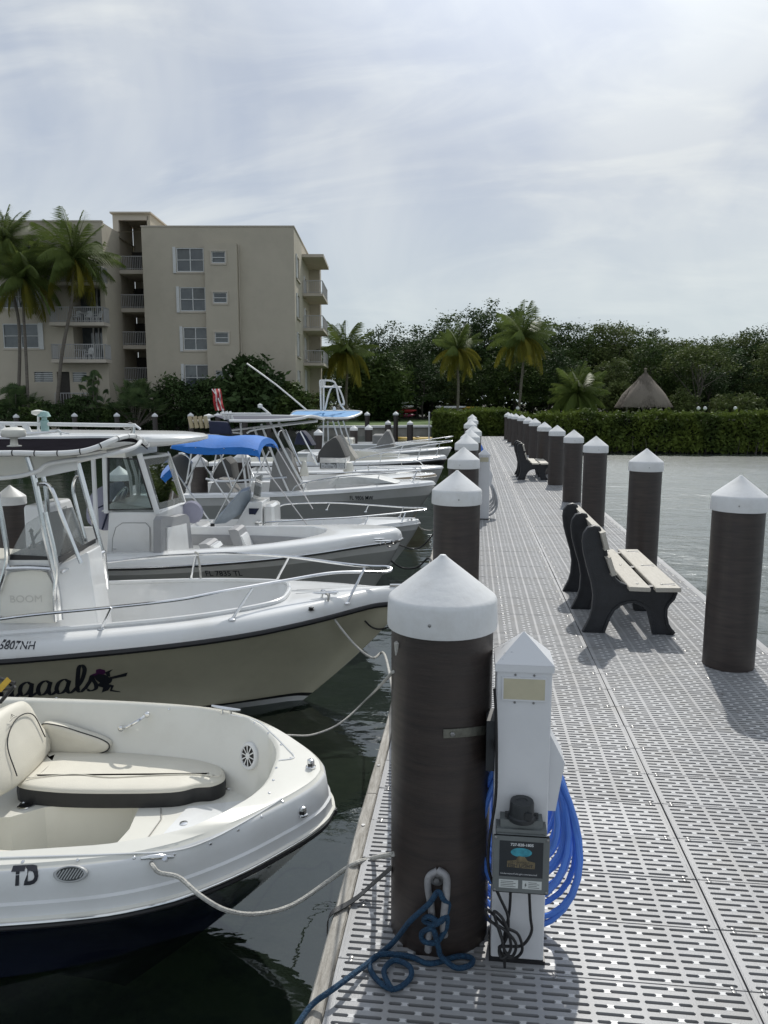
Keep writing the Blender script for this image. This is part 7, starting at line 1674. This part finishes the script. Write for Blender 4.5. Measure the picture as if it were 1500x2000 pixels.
# ------------------------------------------------------------ boat 6: tan skiff, boat 7 low white bow, boat 8 tower boat, boat 9 covered dinghy
B6 = Boat('tan_skiff', 'white skiff with tan sides and grey covered side console, sixth from the viewer', -.85, 18.7, 3, 5.4,
          [(0, 0), (.04, .12), (.2, .30), (.5, .48), (1, .66), (1.8, .82), (5.4, .9)], [(0, .17), (1, .12), (2.5, .05), (5.4, 0)], rake=.7, keel=-1.1)
M_tanside = mat('tan_gelcoat', (.42, .34, .24), .3, var=.08)
B6.hull([M_tanside, M_white], [(.9, 0), (1, 1)], nw=10, ns=30); B6.deck([M_white, M_tanside], [(-.004, -.01), (-.002, .02), (.02, .05), (.06, .06)], std_in(B6, -1.4, .14, .7, -5.2), .07, -.3, mi=[1, 1, 0, 0]); B6.rub(M_cream, .014, -.01)
r6 = lambda px, py, y: B6.Y(px, py, y)
rail(B6, 'bow_rail', [r6(695, 922, -.8), r6(700, 916, -.8), r6(760, 915, -.65), r6(812, 913, -.3), r6(822, 915, 0), r6(812, 912, .3), r6(740, 911, .6)], [(r6(760, 915, -.65), r6(756, 926, -.65)), (r6(812, 914, -.3), r6(808, 926, -.3))], .012)
bx_ = [r6(624, 917, -.6), r6(676, 917, -.6), r6(676, 895, -.6), r6(625, 894, -.6)]
B6.slab('motor_well', [Vector(p) for p in bx_], (0, .9, 0), M_alu); B6.slab('name_band', [Vector((p.x, -.602, p.z)) for p in (r6(625, 915, -.6), r6(674, 915, -.6), r6(674, 904, -.6), r6(625, 904, -.6))], (0, -.006, 0), M_gbox)
a_, c_ = r6(628, 913, -.61), r6(672, 913, -.61); v, f = textmesh('Maritime 1890', 1, offset=.02); tw = max(p[0] for p in v); hh = (r6(628, 906, -.61).z - a_.z) * 1.42
label_text('Maritime 1890', hh, Vector((a_.x, -.612, a_.z)), (1, 0, 0), (0, 0, 1), Mwt, B6.t, 'name_lettering', xs=(c_.x - a_.x) / tw / hh, offset=.02)
tent(B6, 'console_cover', [(616, 905), (620, 884), (634, 866), (651, 853), (657, 852), (664, 862), (678, 893)], .45, M_dgcanvas, y0=0)
MB().lathe([(0, -.16), (.10, -.13), (.14, 0), (.10, .13), (0, .16)], tuple(r6(680, 914, -.3)), 14).build('fender_ball', M_cream, B6.t, org=(0, 0, WZ))
tent(B6, 'seat_cover', [(597, 900), (600, 888), (610, 885), (619, 890), (618, 905)], .25, M_white, y0=.3)
B7 = Boat('low_white_skiff', 'low white skiff whose pointed bow shows between two larger boats, seventh from the viewer', -.78, 21.2, 3, 5.4,
          [(0, 0), (.04, .12), (.2, .30), (.5, .46), (1, .62), (1.8, .76), (5.4, .85)], [(0, .16), (1, .12), (2.5, .07), (5.4, .02)], rake=.7, keel=-1.1)
B7.hull([M_white], [(1, 0)], nw=10, ns=30); B7.deck([M_white], [(-.004, -.01), (-.002, .02), (.02, .04), (.06, .05)], std_in(B7, -1.8, .14, .7, -5.2), .06, -.3); B7.rub(M_steel, .012, -.01)
r7 = lambda px, py, y: B7.Y(px, py, y)
rail(B7, 'bow_rail', [r7(720, 918, -.7), r7(725, 905, -.7), r7(790, 900, -.5), r7(815, 899, -.3), r7(826, 908, -.1)], [(r7(784, 900, -.5), r7(785, 912, -.5))], .012)
B8 = Boat('tower_boat', 'white boat with black rub stripe, light blue top and tall white tuna tower', -.78, 24.0, 3, 7.2,
          [(0, 0), (.04, .10), (.2, .30), (.5, .50), (1, .74), (1.8, .98), (3, 1.12), (7.2, 1.16)], [(0, .20), (1, .13), (2, .08), (3.5, .04), (7.2, .02)], rake=1.0, keel=-1.15)
B8.hull([M_white, M_black], [(.86, 0), (.97, 1), (1, 0)], nw=14, ns=34); B8.deck([M_white, M_cream], [(-.004, -.01), (-.002, .03), (.02, .09), (.08, .12)], std_in(B8, -1.5, .2, .8, -7), .13, -.2, wallm=1); B8.rub(M_black, .03, -.02)
r8 = lambda px, py, y: B8.Y(px, py, y)
rail(B8, 'bow_rail', [r8(690, 906, -1.05), r8(700, 897, -1.05), r8(745, 886, -1.0), r8(823, 872, -.7), r8(872, 864, -.15), r8(882, 862, 0), r8(872, 861, .15), r8(790, 869, .6), r8(768, 874, .7), r8(730, 880, .8)],
     [(r8(823, 872, -.7), B8.hit(815, 897)[0]), (r8(859, 866, -.3), B8.hit(851, 895)[0]), (r8(788, 869, .6), r8(775, 895, .6)), (r8(745, 886, -1.0), B8.hit(742, 903)[0])], .015)
# tower and top
yt = .85
e8 = [r8(568, 815, -yt), r8(575, 812, -yt), r8(630, 816, -yt), r8(680, 816, -yt), r8(706, 806, 0), r8(690, 803, yt), r8(640, 803, yt), r8(580, 803, yt), r8(568, 812, yt)]
b = MB(); b.slab(rnd(e8, 3), (0, 0, -.03)); b.build('canvas_top', M_lblue, B8.t); b = MB(); b.tube(rnd(e8, 4), .035, 7, 0, True); b.build('top_edge_tube', M_powder, B8.t)
for a, c, y in (((632, 822), (628, 900), -.4), ((650, 822), (668, 890), -.4), ((640, 822), (640, 890), .4), ((660, 822), (678, 885), .4), ((670, 822), (684, 870), .1)): B8.tube('tower_leg', [r8(*a, y), r8((a[0] + c[0]) / 2 + 1, (a[1] + c[1]) / 2, y), r8(*c, y)], .024, M_powder, 3, 7)
for y in (-.4, .4):
    for pts in ([(627, 802), (626, 760), (625, 745), (630, 743), (648, 744), (656, 752), (663, 785), (674, 802)], [(634, 803), (642, 770), (650, 754), (660, 756), (668, 772), (672, 788), (668, 790)], [(632, 800), (632, 745)]): B8.tube('tower_frame', [r8(*p, y) for p in pts], .028, M_powder, 5, 7)
B8.tube('tower_rail', [r8(625, 756, -.4), r8(658, 756, -.4), r8(664, 756, .4), r8(630, 755, .4)], .026, M_powder, 3, 7); B8.box('tower_box', tuple(r8(626, 756, -.4)), tuple(r8(636, 744, .3)), M_white, .02)
B8.tube('outrigger_pole', [r8(600, 802, -.7), r8(540, 752, -.7), r8(482, 710, -.7)], [.03] * 3 if False else .024, M_powder, 2, 7)
MB().lathe([(.05, 0), (.05, .08), (.03, .12), (0, .13)], tuple(r8(653, 802, 0)), 10).build('top_light', M_white, B8.t, org=(0, 0, WZ))
tent(B8, 'console_cover', [(664, 905), (658, 860), (664, 850), (676, 868), (696, 895), (698, 905)], .45, mat('light_grey_canvas', (.33, .32, .29), .85, bump=.4, bs=14), y0=-.0)
B8.slab('open_hatch', [r8(690, 893, .9), r8(794, 896, .9), r8(800, 888, .9), r8(690, 880, .9)], (0, .02, 0), M_cream)
tent(B8, 'navy_seat_cover', [(573, 868), (580, 843), (590, 842), (600, 852), (612, 870)], .4, M_dkblue, y0=.6)
B9 = Boat('covered_dinghy', 'small white boat with a peaked grey cover, farthest of the moored boats', -.75, 28.6, 3, 5.6,
          [(0, 0), (.04, .10), (.2, .26), (.6, .50), (1.2, .70), (2.2, .85), (5.6, .9)], [(0, .26), (1, .18), (2.5, .10), (5.6, .08)], rake=.9, keel=-1.1)
B9.hull([M_grey, M_white], [(.72, 0), (1, 1)], nw=10, ns=30); B9.deck([M_white], [(-.004, -.01), (-.002, .02), (.02, .04), (.06, .05)], std_in(B9, -1.2, .14, .7, -5.4), .06, -.2); B9.rub(M_alu, .012, -.01)
tent(B9, 'peaked_cover', [(731, 876), (738, 862), (755, 840), (760, 841), (768, 860), (772, 874)], .5, M_gcanvas, y0=0)
rail(B9, 'bow_rail', [B9.Y(700, 880, -.8), B9.Y(770, 866, -.75), B9.Y(840, 858, -.4), B9.Y(884, 852, 0), B9.Y(870, 856, .3)], [(B9.Y(840, 858, -.4), B9.Y(836, 868, -.4))], .014)
for (px, lab) in ((700, 'small moored boat with pale seats left of the covered dinghy'),):
    BX = Boat('small_runabout', lab, -1.6, 36, 4, 5.5, [(0, 0), (.3, .4), (1, .7), (2, .9), (5.5, .95)], [(0, .1), (2, .0), (5.5, 0)], rake=.8)
    BX.hull([M_white], [(1, 0)], nw=8, ns=20); BX.deck([M_white], [(0, 0), (.05, .05)], std_in(BX, -1.2, .14, .6, -5.3), .05, -.3); BX.box('windscreen_cover', (-3, -.7, -.0), (-2.5, .7, .45), M_gcanvas, .05); BX.box('seat', (-4.4, -.7, -.3), (-3.9, .7, .3), M_cream, .05)

# ============================================================ mooring lines
W = lambda B, p: tuple(B.world(p))
def mline(label, pts, r=.008, m=M_rope, name='mooring_line'): return rope(name, label, pts, r, m, 8, 'rope', 7)
mline('white mooring line from the cream bowrider cleat, sagging to the dock behind the nearest pile', [W(B1, B1_cleat + Vector((-.03, .0, -.02))), W(B1, B1_cleat + Vector((.0, -.05, -.01))), W(B1, B1_cleat + Vector((.03, -.06, -.03))), onz(350, 1714, .00), onz(390, 1748, -.03), onz(440, 1777, -.09), onz(500, 1785, -.15), onz(570, 1768, -.18), onz(640, 1722, -.12), onz(690, 1688, .005), onz(730, 1676, .012), pc(768, 1668, .004)], .0095)
mline('thin white mooring line from the far side of the bowrider up to the nearest pile', [onz(557, 1436, -.05), onz(610, 1435, -.22), onz(665, 1412, -.18), onz(720, 1362, .02), pc(768, 1312, .004)], .0065)
c2_ = Vector(W(B2, B2cl))
mline('white mooring line from the centre console bow, looping down to the nearest pile', [tuple(c2_ + Vector((0, 0, .03))), tuple(c2_ + Vector((.04, -.08, .03))), onz(645, 1196, .10), onz(690, 1256, -.12), onz(727, 1285, -.22), onz(752, 1280, -.15), (-.24, 3.0, .42), pc(775, 1255, .004)], .010)
mline('short black line hanging under the bow of the white centre console', [onz(712, 1212, -.05), onz(728, 1226, -.12), onz(750, 1228, -.12), onz(775, 1215, 0)], .008, M_black)
c3_ = Vector(W(B3, B3cl))
mline('black mooring line from the pilothouse boat bow, sagging to the second pile', [tuple(c3_ + Vector((0, 0, .03))), onz(742, 1068, .22), onz(760, 1092, .0), onz(786, 1109, -.15), onz(815, 1108, -.1), onz(838, 1090, .1), (-.27, 5.96, .55)], .012, M_black)
mline('thin black mooring line from the pilothouse boat to the third pile', [onz(765, 1058, .33), onz(785, 1066, .1), onz(808, 1072, -.05), onz(830, 1062, .1), (-.26, 9.3, .6)], .010, M_black)
c4_ = Vector(W(B4, B4cl))
mline('white mooring line from the small skiff bow to the third pile', [tuple(c4_ + Vector((0, 0, .02))), onz(812, 1020, -.05), onz(824, 1033, -.2), onz(842, 1036, -.2), onz(850, 1030, 0), (-.26, 9.35, .4)], .010)
c5_ = Vector(W(B5, B5cl)); mline('white mooring line from the grey hulled boat to the fourth pile', [tuple(c5_), onz(838, 945, .1), onz(850, 952, .05), (-.25, 12.7, .5)], .010)
k_ = B2.Y(385, 1082, .72); b = MB(); b.stube([k_ + Vector((-.02, 0, .02)), k_ + Vector((.02, -.02, 0)), k_ + Vector((.0, .02, -.02)), k_ + Vector((.02, 0, -.1)), k_ + Vector((.03, 0, -.30))], .012, 6); b.build('knotted_line', M_rope, B2.t)
